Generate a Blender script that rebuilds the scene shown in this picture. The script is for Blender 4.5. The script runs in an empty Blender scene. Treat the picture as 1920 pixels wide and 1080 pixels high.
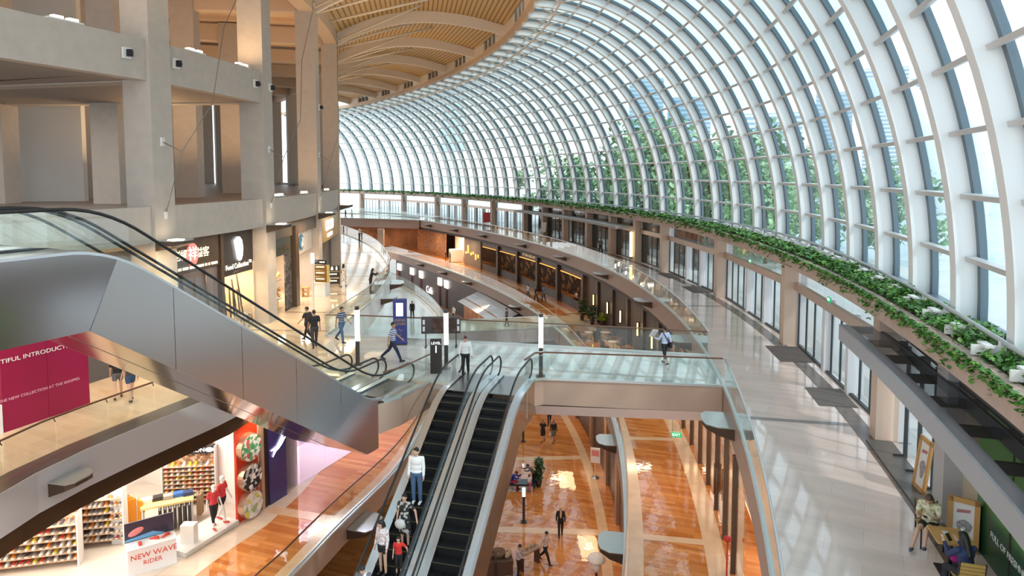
import bpy, math, random
import numpy as np
from mathutils import Vector, Matrix
random.seed(7)
C = bpy.context.scene.collection
PI = math.pi
# ------------------------------------------------------------------ camera
F, CAMZ, PITCH, HOR = 1250.0, 8.0, math.radians(4.0), 326.0
SH = HOR - 540.0 + F * math.tan(PITCH)
cam_d = bpy.data.cameras.new('camera'); cam = bpy.data.objects.new('camera', cam_d); C.objects.link(cam)
cam.location = (0, 0, CAMZ); cam.rotation_euler = (PI / 2 - PITCH, 0, 0)
cam_d.sensor_width = 36.0; cam_d.lens = F / 1920 * 36; cam_d.shift_y = SH / 1920
cam_d.clip_start = 0.1; cam_d.clip_end = 3000
bpy.context.scene.camera = cam
_c, _s = math.cos(PITCH), math.sin(PITCH)
def ray(px, py):
    X = (px - 960) / F; Y = -(py - 540 - SH) / F
    return Vector((X, _c + Y * _s, -_s + Y * _c))
def U(px, py, z=0.0):                       # a measured pixel brought down to a known level
    r = ray(px, py); t = (z - CAMZ) / r.z
    return Vector((r.x * t, r.y * t))
def UY(px, py, y):                          # a measured pixel at a known distance
    r = ray(px, py); t = y / r.y
    return Vector((r.x * t, y, CAMZ + r.z * t))
# ------------------------------------------------------------------ materials
MATS = {}
def _new(name):
    m = bpy.data.materials.new(name); m.use_nodes = True
    return m, m.node_tree, m.node_tree.nodes['Principled BSDF']
def mat(name, col=(.8, .8, .8), rough=.5, metal=0., emit=None, es=0., spec=.5, noise=0., nscale=8., bump=0., bscale=20., aniso=0.):
    if name in MATS: return MATS[name]
    m, nt, b = _new(name)
    b.inputs['Base Color'].default_value = (*col, 1)
    b.inputs['Roughness'].default_value = rough; b.inputs['Metallic'].default_value = metal
    b.inputs['Specular IOR Level'].default_value = spec
    if aniso: b.inputs['Anisotropic'].default_value = aniso
    if emit: b.inputs['Emission Color'].default_value = (*emit, 1); b.inputs['Emission Strength'].default_value = es
    if noise or bump:
        tc = nt.nodes.new('ShaderNodeTexCoord')
        n = nt.nodes.new('ShaderNodeTexNoise'); n.inputs['Scale'].default_value = nscale; n.inputs['Detail'].default_value = 3
        nt.links.new(tc.outputs['Object'], n.inputs['Vector'])
        if noise:
            r = nt.nodes.new('ShaderNodeValToRGB')
            r.color_ramp.elements[0].position = .3; r.color_ramp.elements[1].position = .7
            r.color_ramp.elements[0].color = (*[max(0, c * (1 - noise)) for c in col], 1)
            r.color_ramp.elements[1].color = (*[min(1, c * (1 + noise)) for c in col], 1)
            nt.links.new(n.outputs['Fac'], r.inputs['Fac']); nt.links.new(r.outputs['Color'], b.inputs['Base Color'])
        if bump:
            n2 = nt.nodes.new('ShaderNodeTexNoise'); n2.inputs['Scale'].default_value = bscale
            nt.links.new(tc.outputs['Object'], n2.inputs['Vector'])
            bp = nt.nodes.new('ShaderNodeBump'); bp.inputs['Strength'].default_value = bump
            nt.links.new(n2.outputs['Fac'], bp.inputs['Height']); nt.links.new(bp.outputs['Normal'], b.inputs['Normal'])
    MATS[name] = m
    return m
def glass_mat(name, tint=(.9, .97, .95), refl=(1, 1, 1), ior=1.45, rough=0.0, base=0.0):
    if name in MATS: return MATS[name]
    m = bpy.data.materials.new(name); m.use_nodes = True; nt = m.node_tree; nt.nodes.clear()
    o = nt.nodes.new('ShaderNodeOutputMaterial'); mx = nt.nodes.new('ShaderNodeMixShader')
    t = nt.nodes.new('ShaderNodeBsdfTransparent'); t.inputs['Color'].default_value = (*tint, 1)
    g = nt.nodes.new('ShaderNodeBsdfGlossy'); g.inputs['Color'].default_value = (*refl, 1); g.inputs['Roughness'].default_value = rough
    ge = nt.nodes.new('ShaderNodeNewGeometry'); dt = nt.nodes.new('ShaderNodeVectorMath'); dt.operation = 'DOT_PRODUCT'
    nt.links.new(ge.outputs['Normal'], dt.inputs[0]); nt.links.new(ge.outputs['Incoming'], dt.inputs[1])
    def mth(op, a, b=None):
        k = nt.nodes.new('ShaderNodeMath'); k.operation = op
        for i, v in enumerate((a, b)):
            if v is None: continue
            if isinstance(v, (int, float)): k.inputs[i].default_value = v
            else: nt.links.new(v, k.inputs[i])
        return k.outputs[0]
    r0 = ((ior - 1) / (ior + 1)) ** 2                     # reflectance rising towards grazing angles
    fac = mth('ADD', mth('MULTIPLY', mth('POWER', mth('SUBTRACT', 1., mth('ABSOLUTE', dt.outputs['Value'])), 5.), 1 - r0), r0)
    if base:
        a = nt.nodes.new('ShaderNodeMath'); a.operation = 'ADD'; a.inputs[1].default_value = base; a.use_clamp = True
        nt.links.new(fac, a.inputs[0]); fac = a.outputs[0]
    nt.links.new(fac, mx.inputs[0]); nt.links.new(t.outputs[0], mx.inputs[1]); nt.links.new(g.outputs[0], mx.inputs[2])
    nt.links.new(mx.outputs[0], o.inputs['Surface'])
    MATS[name] = m
    return m
def marble_mat(name, c1, c2, joint, tile=(1.2, .6), rough=.1, rot=0., wav=.0, mscale=.6, jw=.006, spec=.5):
    """polished stone laid in staggered slabs, soft veining"""
    if name in MATS: return MATS[name]
    m, nt, b = _new(name); N, L = nt.nodes.new, nt.links.new
    tc = N('ShaderNodeTexCoord'); mp = N('ShaderNodeMapping'); mp.inputs['Rotation'].default_value = (0, 0, rot)
    L(tc.outputs['Object'], mp.inputs['Vector'])
    br = N('ShaderNodeTexBrick'); br.inputs['Scale'].default_value = 1
    br.inputs['Brick Width'].default_value = tile[0]; br.inputs['Row Height'].default_value = tile[1]
    br.inputs['Mortar Size'].default_value = jw; br.inputs['Mortar Smooth'].default_value = .3
    br.inputs['Color1'].default_value = (*c1, 1); br.inputs['Color2'].default_value = (*c2, 1); br.inputs['Mortar'].default_value = (*joint, 1)
    L(mp.outputs[0], br.inputs['Vector'])
    n = N('ShaderNodeTexNoise'); n.inputs['Scale'].default_value = mscale; n.inputs['Detail'].default_value = 6; n.inputs['Distortion'].default_value = 1.2
    st = N('ShaderNodeMapping'); st.inputs['Scale'].default_value = (.35, 2.2, 1); L(mp.outputs[0], st.inputs['Vector'])
    L(st.outputs[0], n.inputs['Vector'])
    r = N('ShaderNodeValToRGB'); r.color_ramp.elements[0].position = .35; r.color_ramp.elements[1].position = .65
    r.color_ramp.elements[0].color = (.86, .86, .86, 1); r.color_ramp.elements[1].color = (1.0, 1.0, 1.0, 1)
    L(n.outputs['Fac'], r.inputs['Fac'])
    mx = N('ShaderNodeMixRGB'); mx.blend_type = 'MULTIPLY'; mx.inputs[0].default_value = 1
    L(br.outputs['Color'], mx.inputs[1]); L(r.outputs['Color'], mx.inputs[2]); L(mx.outputs[0], b.inputs['Base Color'])
    b.inputs['Roughness'].default_value = rough; b.inputs['Specular IOR Level'].default_value = .7
    if wav:
        w = N('ShaderNodeTexNoise'); w.inputs['Scale'].default_value = 2.2; w.inputs['Detail'].default_value = 2
        L(mp.outputs[0], w.inputs['Vector'])
        bp = N('ShaderNodeBump'); bp.inputs['Strength'].default_value = wav; bp.inputs['Distance'].default_value = .05
        L(w.outputs['Fac'], bp.inputs['Height']); L(bp.outputs['Normal'], b.inputs['Normal'])
    MATS[name] = m
    return m
def stripe_mat(name, c1, c2, scale, axis='Z', rough=.7, pos=.5, bump=0.):
    if name in MATS: return MATS[name]
    m, nt, b = _new(name); N, L = nt.nodes.new, nt.links.new
    tc = N('ShaderNodeTexCoord'); w = N('ShaderNodeTexWave'); w.bands_direction = axis; w.inputs['Scale'].default_value = scale
    L(tc.outputs['Object'], w.inputs['Vector'])
    r = N('ShaderNodeValToRGB'); r.color_ramp.interpolation = 'CONSTANT'
    r.color_ramp.elements[0].color = (*c1, 1); r.color_ramp.elements[1].color = (*c2, 1); r.color_ramp.elements[1].position = pos
    L(w.outputs['Fac'], r.inputs['Fac']); L(r.outputs['Color'], b.inputs['Base Color'])
    b.inputs['Roughness'].default_value = rough
    MATS[name] = m
    return m
def patch_mat(name, cols, scale=30., rough=.8):
    """irregular printed patches (fabric prints, crowded goods)"""
    if name in MATS: return MATS[name]
    m, nt, b = _new(name); N, L = nt.nodes.new, nt.links.new
    tc = N('ShaderNodeTexCoord'); v = N('ShaderNodeTexVoronoi'); v.inputs['Scale'].default_value = scale
    L(tc.outputs['Object'], v.inputs['Vector'])
    sp = N('ShaderNodeSeparateColor'); L(v.outputs['Color'], sp.inputs['Color'])
    r = N('ShaderNodeValToRGB'); r.color_ramp.interpolation = 'CONSTANT'
    el = r.color_ramp.elements
    while len(el) < len(cols): el.new(.5)
    for k, c in enumerate(cols): el[k].position = k / len(cols); el[k].color = (*c, 1)
    L(sp.outputs[0], r.inputs['Fac']); L(r.outputs['Color'], b.inputs['Base Color']); b.inputs['Roughness'].default_value = rough
    MATS[name] = m
    return m
# ------------------------------------------------------------------ mesh builder
class MB:
    def __init__(s): s.v = []; s.f = []; s.m = []; s.sm = []
    def add(s, vs, fs, mi=0, smooth=False):
        o = len(s.v); s.v += [tuple(v) for v in vs]
        for f in fs: s.f.append([i + o for i in f]); s.m.append(mi); s.sm.append(smooth)
        return s
    def box(s, c, d, rz=0., mi=0, M=None):
        hx, hy, hz = d[0] / 2, d[1] / 2, d[2] / 2
        R = M if M is not None else Matrix.Rotation(rz, 3, 'Z')
        vs = [Vector(c) + R @ Vector((x, y, z)) for x in (-hx, hx) for y in (-hy, hy) for z in (-hz, hz)]
        return s.add(vs, [(0, 1, 3, 2), (4, 6, 7, 5), (0, 4, 5, 1), (2, 3, 7, 6), (0, 2, 6, 4), (1, 5, 7, 3)], mi)
    def bar(s, a, b, w, h, mi=0, up=(0, 0, 1)):
        a, b = Vector(a), Vector(b); d = (b - a); L = d.length
        if L < 1e-6: return s
        d /= L; u = Vector(up)
        if abs(d.dot(u)) > .99: u = Vector((0, 1, 0))
        x = d.cross(u).normalized(); z = x.cross(d)
        return s.box((a + b) / 2, (w, L, h), mi=mi, M=Matrix((x, d, z)).transposed())
    def prism(s, poly, z0, z1, mi=0, mtop=None, mbot=None):
        n = len(poly)
        ar = sum(poly[i][0] * poly[(i + 1) % n][1] - poly[(i + 1) % n][0] * poly[i][1] for i in range(n))
        if ar < 0: poly = poly[::-1]
        vs = [(p[0], p[1], z0) for p in poly] + [(p[0], p[1], z1) for p in poly]
        s.add(vs, [(i, (i + 1) % n, n + (i + 1) % n, n + i) for i in range(n)], mi)
        o = len(s.v) - 2 * n
        s.f.append([o + i for i in range(n)][::-1]); s.m.append(mi if mbot is None else mbot); s.sm.append(False)
        s.f.append([o + n + i for i in range(n)]); s.m.append(mi if mtop is None else mtop); s.sm.append(False)
        return s
    def extr(s, prof, org, ax, ay, depth, mi=0):
        """outline prof in plane (ax, ay) from org, pushed along 'depth' vector"""
        org, ax, ay, dp = Vector(org), Vector(ax), Vector(ay), Vector(depth); n = len(prof)
        a = [org + ax * p[0] + ay * p[1] for p in prof]; b = [q + dp for q in a]
        s.add(a + b, [(i, (i + 1) % n, n + (i + 1) % n, n + i) for i in range(n)] + [list(range(n))[::-1], list(range(n, 2 * n))], mi)
        return s
    def tube(s, pts, r, n=8, mi=0, cap=True, smooth=True, ry=None):
        pts = [Vector(p) for p in pts]; rs = r if isinstance(r, (list, tuple)) else [r] * len(pts)
        vs = []; up = None
        for i, p in enumerate(pts):
            d = (pts[min(i + 1, len(pts) - 1)] - pts[max(i - 1, 0)]).normalized()
            if up is None: up = Vector((0, 0, 1)) if abs(d.z) < .95 else Vector((0, 1, 0))
            x = d.cross(up)
            if x.length < 1e-4: x = d.cross(Vector((1, 0, 0)))
            x.normalize(); y = x.cross(d).normalized(); up = y
            for k in range(n):
                a = 2 * PI * k / n
                vs.append(p + x * math.cos(a) * rs[i] + y * math.sin(a) * (ry if ry else rs[i]))
        fs = [(i * n + k, i * n + (k + 1) % n, (i + 1) * n + (k + 1) % n, (i + 1) * n + k) for i in range(len(pts) - 1) for k in range(n)]
        if cap: fs += [list(range(n))[::-1], list(range((len(pts) - 1) * n, len(pts) * n))]
        return s.add(vs, fs, mi, smooth)
    def lathe(s, prof, c=(0, 0, 0), n=20, mi=0, smooth=True):
        vs = [(c[0] + r * math.cos(2 * PI * k / n), c[1] + r * math.sin(2 * PI * k / n), c[2] + z) for r, z in prof for k in range(n)]
        fs = [(i * n + k, i * n + (k + 1) % n, (i + 1) * n + (k + 1) % n, (i + 1) * n + k) for i in range(len(prof) - 1) for k in range(n)]
        if prof[0][0] > 1e-4: fs.append(list(range(n))[::-1])
        if prof[-1][0] > 1e-4: fs.append(list(range((len(prof) - 1) * n, len(prof) * n)))
        return s.add(vs, fs, mi, smooth)
    def ell(s, c, r, n=14, m=9, M=None, mi=0):
        vs = []; c = Vector(c)
        for i in range(m + 1):
            t = PI * i / m
            for k in range(n):
                a = 2 * PI * k / n
                q = Vector((r[0] * math.sin(t) * math.cos(a), r[1] * math.sin(t) * math.sin(a), -r[2] * math.cos(t)))
                vs.append(c + (M @ q if M is not None else q))
        return s.add(vs, [(i * n + k, i * n + (k + 1) % n, (i + 1) * n + (k + 1) % n, (i + 1) * n + k) for i in range(m) for k in range(n)], mi, True)
    def cap(s, a, b, r0, r1, n=10, mi=0):
        a, b = Vector(a), Vector(b); d = b - a; L = max(d.length, 1e-4); d = d / L
        pts = [a - d * r0 * .95, a - d * r0 * .6, a, a + (b - a) * .5, b, b + d * r1 * .6, b + d * r1 * .95]
        return s.tube(pts, [r0 * .25, r0 * .8, r0, (r0 + r1) / 2, r1, r1 * .8, r1 * .25], n, mi)
    def strip(s, A, B, mi=0, smooth=False):
        """surface between two rows of points"""
        n = len(A)
        return s.add(list(A) + list(B), [(i, i + 1, n + i + 1, n + i) for i in range(n - 1)], mi, smooth)
    def build(s, name, mats, parent=None, world=False, kind=None, recenter=True):
        me = bpy.data.meshes.new(name)
        off = Vector((0, 0, 0)); vs = s.v
        if parent is not None and world: off = parent.location.copy()
        elif parent is None and recenter and s.v:
            xs = [v[0] for v in vs]; ys = [v[1] for v in vs]; zs = [v[2] for v in vs]
            off = Vector(((min(xs) + max(xs)) / 2, (min(ys) + max(ys)) / 2, min(zs)))
        if off.length: vs = [(v[0] - off.x, v[1] - off.y, v[2] - off.z) for v in vs]
        me.from_pydata(vs, [], s.f)
        for m in (mats if isinstance(mats, (list, tuple)) else [mats]): me.materials.append(m)
        me.polygons.foreach_set('material_index', s.m); me.polygons.foreach_set('use_smooth', s.sm); me.update()
        o = bpy.data.objects.new(name, me); C.objects.link(o)
        if parent is not None: o.parent = parent
        else: o.location = off
        if kind: o['kind'] = kind
        return o
def tag(o, label, cat, group=None, kind=None):
    o['label'] = label; o['category'] = cat
    if group: o['group'] = group
    if kind: o['kind'] = kind
    return o
def thing(name, label, cat, loc=(0, 0, 0), rz=0., group=None):
    o = bpy.data.objects.new(name, None); C.objects.link(o); o.empty_display_size = .2
    o.location = loc; o.rotation_euler = (0, 0, rz)
    return tag(o, label, cat, group)
def struct(name, loc=(0, 0, 0)):
    o = bpy.data.objects.new(name, None); C.objects.link(o); o.location = loc; o['kind'] = 'structure'
    return o
def dup(root, loc, rz=0., label=None, group=None):
    r = root.copy(); C.objects.link(r); r.location = loc; r.rotation_euler = (0, 0, rz)
    if label: r['label'] = label
    if group: r['group'] = group
    for ch in list(root.children):
        c = ch.copy(); C.objects.link(c); c.parent = r
        for g in ch.children:
            d = g.copy(); C.objects.link(d); d.parent = c
    return r
def txt(body, name, m, parent=None, loc=(0, 0, 0), rot=(PI / 2, 0, 0), size=.3, ext=.004, align='CENTER', sx=1.):
    cu = bpy.data.curves.new(name, 'FONT'); cu.body = body; cu.size = size; cu.extrude = ext
    cu.align_x = align; cu.align_y = 'CENTER'; cu.resolution_u = 3
    cu.materials.append(m)
    o = bpy.data.objects.new(name, cu); me = bpy.data.meshes.new_from_object(o); bpy.data.objects.remove(o)
    for v in me.vertices: v.co.x *= sx
    o = bpy.data.objects.new(name, me); C.objects.link(o); o.location = loc; o.rotation_euler = rot
    if parent is not None: o.parent = parent
    return o
def area(name, loc, rot, sx, sy, power, col=(1, 1, 1)):
    l = bpy.data.lights.new(name, 'AREA'); l.shape = 'RECTANGLE'; l.size = sx; l.size_y = sy; l.energy = power; l.color = col
    o = bpy.data.objects.new(name, l); C.objects.link(o); o.location = loc; o.rotation_euler = rot
    return o
# ------------------------------------------------------------------ plan curves
class Curve:
    def __init__(s, pts):
        p = np.array([(q[0], q[1]) for q in pts], float)
        # catmull-rom refine, then resample by arc length
        out = []
        P = np.vstack([2 * p[0] - p[1], p, 2 * p[-1] - p[-2]])
        for i in range(1, len(P) - 2):
            for t in np.linspace(0, 1, 12, endpoint=False):
                a, b, c, d = P[i - 1], P[i], P[i + 1], P[i + 2]
                out.append(.5 * ((2 * b) + (-a + c) * t + (2 * a - 5 * b + 4 * c - d) * t * t + (-a + 3 * b - 3 * c + d) * t ** 3))
        out.append(p[-1]); s.p = np.array(out)
        s.s = np.concatenate([[0], np.cumsum(np.hypot(*np.diff(s.p, axis=0).T))]); s.L = s.s[-1]
    def at(s, u, off=0.):
        x = np.interp(u, s.s, s.p[:, 0]); y = np.interp(u, s.s, s.p[:, 1])
        if not off: return Vector((x, y))
        n = s.nrm(u); return Vector((x, y)) + n * off
    def tan(s, u):
        a, b = max(0, u - .6), min(s.L, u + .6)
        return (s.at(b) - s.at(a)).normalized()
    def nrm(s, u):                       # to the right of travel
        t = s.tan(u); return Vector((t.y, -t.x))
    def u_at_y(s, y): return float(np.interp(y, s.p[:, 1], s.s))
    def pts(s, u0, u1, step, off=0.):
        n = max(1, int(round((u1 - u0) / step)))
        return [s.at(u0 + (u1 - u0) * i / n, off) for i in range(n + 1)]
# right gallery edge at level one, measured, then smoothed by a polynomial in y
_e = [U(*q) for q in [(1443, 1080), (1429, 998), (1410, 885), (1384, 788), (1364, 740), (1357, 720), (1325, 665), (1299, 626), (1276, 597), (1247, 571),
      (1211, 545), (1177, 530), (1128, 501), (1075, 477), (1020, 460), (965, 446), (905, 434), (864, 426), (783, 412)]]
_c4 = np.polyfit([q.y for q in _e], [q.x for q in _e], 4)
_ym = max(q.y for q in _e)
_far = [Vector((np.polyval(_c4, y), y)) for y in np.arange(10, min(_ym, 125), 2.5)]
_d = (_far[-1] - _far[-3]).normalized()
_ang = math.atan2(_d.x, _d.y)
for k in range(14):
    _ang -= .035; _far.append(_far[-1] + Vector((math.sin(_ang), math.cos(_ang))) * 3)
_near = []; _p = _far[0]; _d = (_far[1] - _far[0]).normalized(); _ang = math.atan2(_d.x, _d.y)
for k in range(8):
    _ang += .03; _p = _p - Vector((math.sin(_ang), math.cos(_ang))) * 2.5; _near.append(_p)
E = Curve(_near[::-1] + _far)
if __name__ == '__main__' and 'DBG' in globals(): pass
# ================================================================== materials used all over
M_floor = marble_mat('pale_stone_floor', (.82, .645, .56), (.88, .71, .63), (.68, .54, .48), (1.5, .75), .05, .5, .008)
M_floorL = marble_mat('warm_stone_floor', (.68, .54, .40), (.74, .60, .45), (.56, .45, .34), (1.5, .75), .06, .5, .008)
M_orange = marble_mat('orange_plank_stone', (.52, .175, .045), (.71, .31, .10), (.39, .125, .03), (1.9, .22), .035, .35, .10, 1.3, .004)
M_cream = mat('cream_stone_band', (.72, .50, .33), .12, noise=.08, nscale=2)
M_fascia = mat('taupe_fascia', (.40, .31, .27), .45, noise=.03, nscale=1.5)
M_fasciaL = mat('tan_bridge_cladding', (.47, .33, .25), .35, noise=.04, nscale=1)
M_white = mat('white_paint', (.80, .79, .77), .45)
M_soffit = mat('pale_soffit', (.74, .68, .64), .5)
M_lip = mat('pale_metal_lip', (.62, .66, .66), .3, .6)
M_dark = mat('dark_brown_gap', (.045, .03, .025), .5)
M_brown = mat('brown_panel', (.13, .075, .05), .35, noise=.1, nscale=3)
M_conc = mat('warm_grey_concrete', (.51, .455, .40), .7, noise=.05, nscale=2.5, bump=.05, bscale=25)
M_ceilw = mat('warm_cream_ceiling', (.74, .56, .40), .6)
M_steelw = mat('wavy_polished_steel', (.50, .47, .48), .17, 1., bump=.12, bscale=.9)
M_steel = mat('brushed_steel', (.60, .58, .58), .3, 1., aniso=.4)
M_mirror = mat('polished_steel', (.62, .58, .55), .10, 1., bump=.05, bscale=1.2)
M_black = mat('black_rubber', (.012, .012, .013), .45)
M_char = mat('charcoal_metal', (.05, .045, .045), .4, .3)
M_rail = mat('brown_handrail', (.16, .075, .04), .3, .3)
M_alu = mat('aluminium', (.70, .72, .74), .28, .9)
M_glassb = glass_mat('balustrade_glass', (.93, .975, .962), (1, 1, 1), 1.5, 0., .015)
M_glassv = glass_mat('vault_glass', (.87, .95, .985), (.9, .97, 1), 1.35)
M_glasss = glass_mat('shop_glass', (.86, .90, .92), (1, 1, 1), 1.45, 0., .02)
M_rib = mat('white_rib_paint', (.80, .82, .82), .4)
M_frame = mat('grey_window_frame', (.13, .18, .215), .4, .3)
M_purlin = mat('grey_white_purlin', (.60, .60, .60), .4, .2)
def P3(p, z): return (p[0], p[1], z)
def strip_slab(name, cv, u0, u1, o0, o1, z, th, mtop, step=1.6, mside=None, mbot=None, fascia=True):
    """floor following a plan curve: top, soffit and both edges"""
    a = cv.pts(u0, u1, step, o0); b = cv.pts(u0, u1, step, o1)
    m = MB(); m.strip([P3(p, z) for p in b], [P3(p, z) for p in a], 0)
    m.strip([P3(p, z - th) for p in a], [P3(p, z - th) for p in b], 1)
    m.strip([P3(p, z) for p in b], [P3(p, z - th) for p in b], 2)
    m.strip([P3(p, z - th) for p in a], [P3(p, z) for p in a], 2)
    return m.build(name, [mtop, mbot or M_soffit, mside or M_fascia], kind='structure', recenter=False)
def face_band(name, cv, u0, u1, off, z0, z1, th, m_, step=1.6, kind='structure'):
    """upright band following a curve"""
    a = cv.pts(u0, u1, step, off - th / 2); b = cv.pts(u0, u1, step, off + th / 2)
    m = MB(); m.strip([P3(p, z1) for p in b], [P3(p, z1) for p in a]); m.strip([P3(p, z0) for p in a], [P3(p, z0) for p in b])
    m.strip([P3(p, z1) for p in a], [P3(p, z0) for p in a]); m.strip([P3(p, z0) for p in b], [P3(p, z1) for p in b])
    n = len(a)
    m.add([P3(a[0], z0), P3(b[0], z0), P3(b[0], z1), P3(a[0], z1)], [(0, 1, 2, 3)]); m.add([P3(a[-1], z0), P3(b[-1], z0), P3(b[-1], z1), P3(a[-1], z1)], [(3, 2, 1, 0)])
    return m.build(name, m_, kind=kind, recenter=False)
ZB1, ZB2, ZL2, ZL3 = -5.8, -11.7, 6.4, 12.3
UE = E.L
uy = E.u_at_y
# ------------------------------------------------------------------ right galleries
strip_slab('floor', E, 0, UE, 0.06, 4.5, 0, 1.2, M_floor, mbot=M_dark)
for yy in (21.5, 40, 57, 74):                                # grey cross bands in the pale stone
    u = uy(yy); t = E.tan(u) * .13
    a, b = E.at(u, .1), E.at(u, 4.0)
    MB().add([P3(a - t, .004), P3(a + t, .004), P3(b + t, .004), P3(b - t, .004)], [(0, 1, 2, 3)]).build('trim_1', mat('grey_band_stone', (.30, .28, .27), .12), kind='structure', recenter=False)
face_band('trim_2', E, 0, UE, 3.75, 0.003, .008, .55, mat('brown_border_stone', (.17, .12, .10), .25, noise=.2, nscale=5))
face_band('trim_3', E, 0, UE, 0.03, -1.22, -.02, .06, M_fascia)
face_band('trim_4', E, 0, UE, 0.02, -.03, .05, .12, M_lip)
face_band('trim_5', E, 0, UE, .25, -1.6, -1.22, .1, M_dark)
# level B1, right
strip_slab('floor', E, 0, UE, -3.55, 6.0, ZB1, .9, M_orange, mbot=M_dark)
face_band('trim_6', E, 0, UE, -3.58, ZB1 - 1.15, ZB1 - .02, .06, M_fascia)
face_band('trim_7', E, 0, UE, -3.57, ZB1 - .03, ZB1 + .05, .12, M_lip)
face_band('trim_8', E, 0, UE, -3.2, ZB1 + .003, ZB1 + .007, .6, M_cream)
face_band('trim_9', E, 0, UE, -.35, ZB1 + .003, ZB1 + .007, .7, M_cream)
for yy in (13, 24.0, 33.8, 45, 57, 68, 80):
    u = uy(yy); t = E.tan(u) * .2
    a, b = E.at(u, -3.0), E.at(u, -.4)
    MB().add([P3(a - t, ZB1 + .006), P3(a + t, ZB1 + .006), P3(b + t, ZB1 + .006), P3(b - t, ZB1 + .006)], [(0, 1, 2, 3)]).build('trim_10', M_cream, kind='structure', recenter=False)
# level B2: one wide floor
m = MB(); m.prism([(-45, -12), (45, -12), (45, 170), (-60, 170)], ZB2 - .4, ZB2)
m.build('floor', M_orange, kind='structure', recenter=False)
face_band('trim_11', E, 0, UE, -4.15, ZB2 + .003, ZB2 + .007, .55, M_cream)
for px, py in ((1040, 855), (1010, 1003)):
    c = U(px, py, ZB2); u = uy(c.y); t = E.tan(u) * .3; n = E.nrm(u)
    a, b = E.at(u, -4.3), E.at(u, -16)
    MB().add([P3(a - t, ZB2 + .006), P3(a + t, ZB2 + .006), P3(b + t, ZB2 + .006), P3(b - t, ZB2 + .006)], [(0, 3, 2, 1)]).build('trim_12', M_cream, kind='structure', recenter=False)
# ------------------------------------------------------------------ level one: bridge and left walkway
FL = Curve([(-24, -2), (-20.5, 8), (-18, 15), (-16.2, 21.5), (-14.2, 27.5), (-13.0, 36), (-13.4, 46.5), (-15.0, 58), (-18.5, 70), (-23.5, 82), (-30.5, 95), (-39, 108), (-49, 120)])
WL = Curve([(-9.1, 32.4), (-8.7, 40), (-8.95, 44.2), (-9.5, 51.4), (-10.6, 57.2), (-14.1, 69.4), (-18.3, 80), (-24.2, 92), (-31.5, 104), (-40, 115)])
# escalator axes (plan): origin at the upper kink, direction pointing downhill
DN1 = Vector((-.25, -.968)).normalized(); PR1 = Vector((.968, -.25)).normalized()
K1 = Vector((-2.02, 23.65)); K2 = K1 + PR1 * 1.60
DN3 = Vector((.40, .917)).normalized(); PR3 = Vector((DN3.y, -DN3.x))
ANG3 = 34.0
K3 = U(709, 758, .05) - PR3 * .78 - DN3 * (ZL2 / math.tan(math.radians(ANG3)))     # upper kink of the near left escalator
L3R = ZL2 / math.tan(math.radians(ANG3)); K4 = K3 - PR3 * 1.62
low3 = K3 + DN3 * L3R; low4 = K4 + DN3 * L3R
bn = [U(1019, 712), U(1354, 726)]
_n0, _n1 = U(0, 925), U(98, 870)
NL = Curve([tuple(_n0 + (_n0 - _n1) * 3.2), tuple(_n0), tuple(_n1), tuple(U(240, 808)), tuple(U(379, 752)), tuple(U(443, 780, -1.1)), (-10.0, 26.8)])
poly = [(-46, 8), (-18, 8)] + [tuple(p) for p in NL.pts(0, NL.L, .8)] + [tuple(low4 - PR3 * .85 + DN3 * 2.2), tuple(low4 - PR3 * .85),
    tuple(low3 + PR3 * .80 + DN3 * 0.0), tuple(U(752, 746)), tuple(U(806, 717)),
    tuple(K1 - PR1 * .82 - DN1 * 1.0), tuple(K2 + PR1 * .82 - DN1 * 1.0), tuple(U(984, 729)), tuple(U(1002, 714)), tuple(bn[0]), tuple(bn[1])]
edge_close = [E.at(uy(y), .08) for y in np.linspace(bn[1].y + .1, U(1325, 668).y, 5)]
poly += [tuple(p) for p in edge_close] + [tuple(U(1325, 668)), tuple(U(960, 646)), tuple(U(654, 631))]
poly += [tuple(p) for p in WL.pts(0, WL.L, 2.0)] + [(-75, 130), (-75, 8)]
m = MB(); m.prism(poly, -1.0, 0, 1, mtop=0, mbot=2)
m.build('floor', [M_floorL, M_fasciaL, M_soffit], kind='structure', recenter=False)
# cooler polished stone laid on the bridge itself
bp = [tuple(U(*q)) for q in [(1003, 714), (1019, 712), (1354, 726), (1357, 715), (1325, 669), (960, 647), (655, 632), (690, 700), (800, 717)]]
MB().add([(p[0], p[1], .004) for p in bp], [list(range(len(bp)))]).build('floor', marble_mat('cool_bridge_stone', (.55, .55, .53), (.62, .62, .59), (.45, .46, .45), (1.5, .75), .04, .1, .006), kind='structure', recenter=False)
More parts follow.
